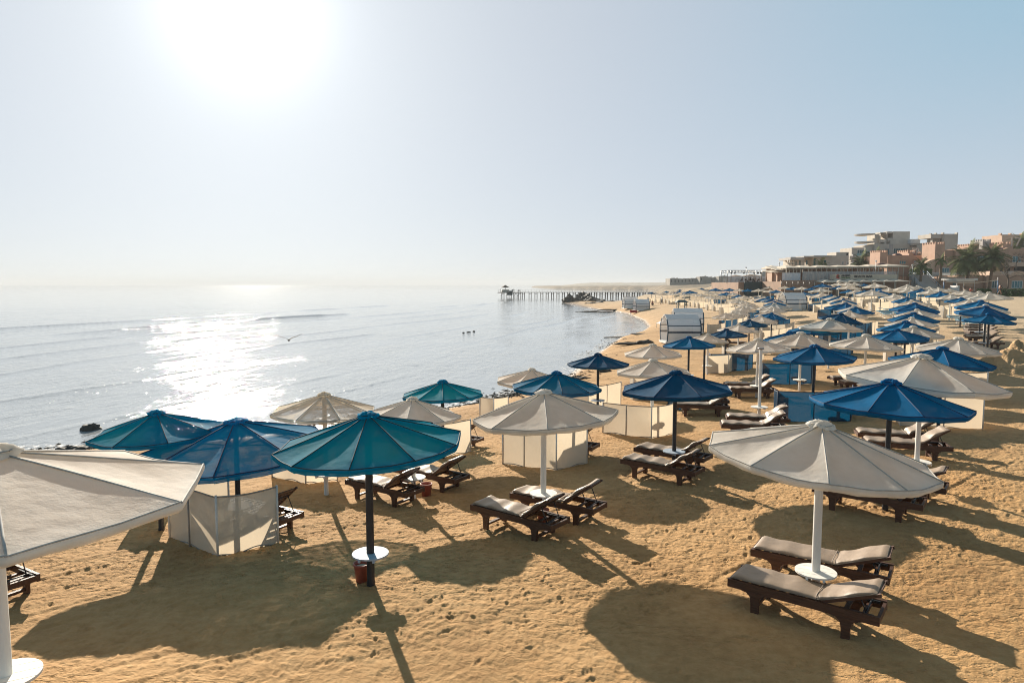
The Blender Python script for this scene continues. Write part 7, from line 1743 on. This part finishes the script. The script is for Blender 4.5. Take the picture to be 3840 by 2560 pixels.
q=tp('R2',1267,500,158.5); person("person in black standing beside the white-shirted one at the bar's left end",(q.x,158.8,ZS-.03),R(-20),'stand','skin2','cl_dark','cl_dark')
for k,(u,ps) in enumerate(((1944,'sit'),(1949,'sit'),(1927,'stand'),(1878,'stand'))):
    q=px(u,1095,YP); person(["left one of two people seated on the pier","right one of two people seated on the pier","person standing on the pier platform beside a pole","person standing at the seaward tip of the pier"][k],(q.x,YP-.3,pr.location.z+(px(1868,1095,YP).z-SEA)),R(90*k),ps,'skin2','cl_dark','cl_dark')
# tables and chairs on the terrace
for k,x in enumerate((360,500,580,655,745,880,930)):
    q=tp('R2',x,535,163.5+.5*(k%2)); t=thing('terrace_table',"%s brown wooden table on the terrace under the stage truss"%['leftmost','second','third','fourth','fifth','sixth','rightmost'][k],'table',(q.x,q.y,ZS-.03),0,'tables under the stage truss')
    mb=MB(); mb.box(-.5,-.4,.70,.5,.4,.75); mb.build('tabletop',M['wood'],t)
    for sx in (-.42,.42):
        for sy in (-.32,.32): mb=MB(); mb.box(sx-.03,sy-.03,0,sx+.03,sy+.03,.7); mb.build('leg',M['wood'],t)
# ---- distant land, ruins and dome
o=None
def headland(name,us,top,base,Y,depth,seed,m):
    """low land seen across the water, built as a real ridge"""
    n=len(us); r_=random.Random(seed); nx=90; ny=14; X=np.zeros((ny,nx));Yy=np.zeros((ny,nx));Z=np.zeros((ny,nx))
    for i in range(nx):
        s=i/(nx-1); u=us[0]+(us[-1]-us[0])*s; tv=np.interp(u,us,top); zt=px(u,tv,Y).z
        for j in range(ny):
            q=j/(ny-1); yy=Y-depth*.35+depth*q; X[j,i]=px(u,1066,Y).x*(1+ (yy-Y)/Y); Yy[j,i]=yy
            Z[j,i]=SEA-.6+(zt-SEA+.6)*math.sin(math.pi*min(1,q*1.25)*.5)**1.2*(1 if q<.75 else 1-.6*(q-.75)/.25)
    Z+=np.where(Z>SEA,.10*(Z-SEA)*fbm(X*.05,Yy*.05,4),0)
    o=grid_mesh(name,X,Yy,Z,m); tag(o,kind='structure'); return o
M['scrub']=simple('far_scrub_land',(.26,.225,.165),.95,.35,.04,coord='Object')
headland('headland',[2095,2130,2180,2240,2300,2400,2480,2540,2640],[1071,1067,1061,1058.5,1058.5,1058,1057,1055,1056],1072,1500,500,4,M['scrub'])
Y=620.0
def ruin(label,pts,Y,T,seed):
    a=px(pts[0][0],1062,Y); o=thing('ruined_building',label,'ruin',(a.x,Y,px(pts[0][0],1066,Y).z-3)); mb=MB()
    for (u0,u1,v) in pts:
        A=px(u0,1070,Y);B=px(u1,v,Y); mb.box(A.x,Y,A.z,B.x,Y+T,B.z)
        r_=random.Random(seed); L0=px(pts[0][0],1066,Y).x; L1=px(pts[-1][1],1066,Y).x
    for k in range(26):
        u0,u1,v=pts[r_.randrange(len(pts))]; x=px(u0+(u1-u0)*r_.random(),1066,Y).x; zt=px(0,v,Y).z; w=r_.uniform(.5,1.6); mb.box(x,Y+.3,zt,x+w,Y+2,zt+r_.uniform(.15,.55))
    wbuild(mb,'wall',M['far_stone'],o)
    mb=MB()
    for k in range(int((L1-L0)/3.2)):
        x=L0+1+k*3.2; v=[q[2] for q in pts if px(q[0],0,Y).x<=x<=px(q[1],0,Y).x-1.2]
        if v: zt=px(0,v[0],Y).z; mb.box(x,Y-.12,zt-3.2,x+.9,Y-.02,zt-.9)
    if mb.v: wbuild(mb,'window_openings',M['dark'],o)
    return o
o=ruin("long low ruined building on the far shore ridge, left block",[(2512,2545,1044),(2545,2590,1045),(2590,2625,1043.5),(2625,2632,1046)],Y,18,1)
o=ruin("ruined domed building with see-through arches on the far shore ridge",[(2624,2640,1037.5),(2640,2643,1036),(2646,2668,1038),(2671,2690,1040),(2643,2646,1039)],Y-10,12,2)
o=ruin("low ruined block left of the stage terrace on the far shore ridge",[(2695,2705,1037),(2705,2728,1036)],Y-20,14,3)
Y=560.0; A=px(2870,1035,Y);c=px(2866,1012,Y);e=px(2888,1035,Y)
o=thing('far_dome',"hazy grey-green dome rising far behind the stage truss",'dome',(A.x,Y,A.z-8)); mb=MB(); rr=e.x-A.x
mb.lathe([(rr,A.z-9)]+[(rr*math.cos(k*math.pi/16),A.z+(c.z-A.z)*math.sin(k*math.pi/16)) for k in range(9)],24,cx=A.x,cy=Y); wbuild(mb,'shell',M['far_stone'],o)
# ---------------------------------------------------------------- haze
mb=MB(); mb.box(-9800,-60,-5.2,9800,9800,46)
m=bpy.data.materials.new('haze'); m.use_nodes=True; nt=m.node_tree; nt.nodes.clear()
ou=nt.nodes.new('ShaderNodeOutputMaterial'); pv=nt.nodes.new('ShaderNodeVolumePrincipled')
pv.inputs['Color'].default_value=(.95,.98,1.0,1); pv.inputs['Density'].default_value=0.00021; pv.inputs['Anisotropy'].default_value=0.0
nt.links.new(pv.outputs[0],ou.inputs['Volume'])
hz=mb.build('haze',m); tag(hz,kind='stuff')
SC.cycles.volume_max_steps=64; SC.cycles.volume_step_rate=10
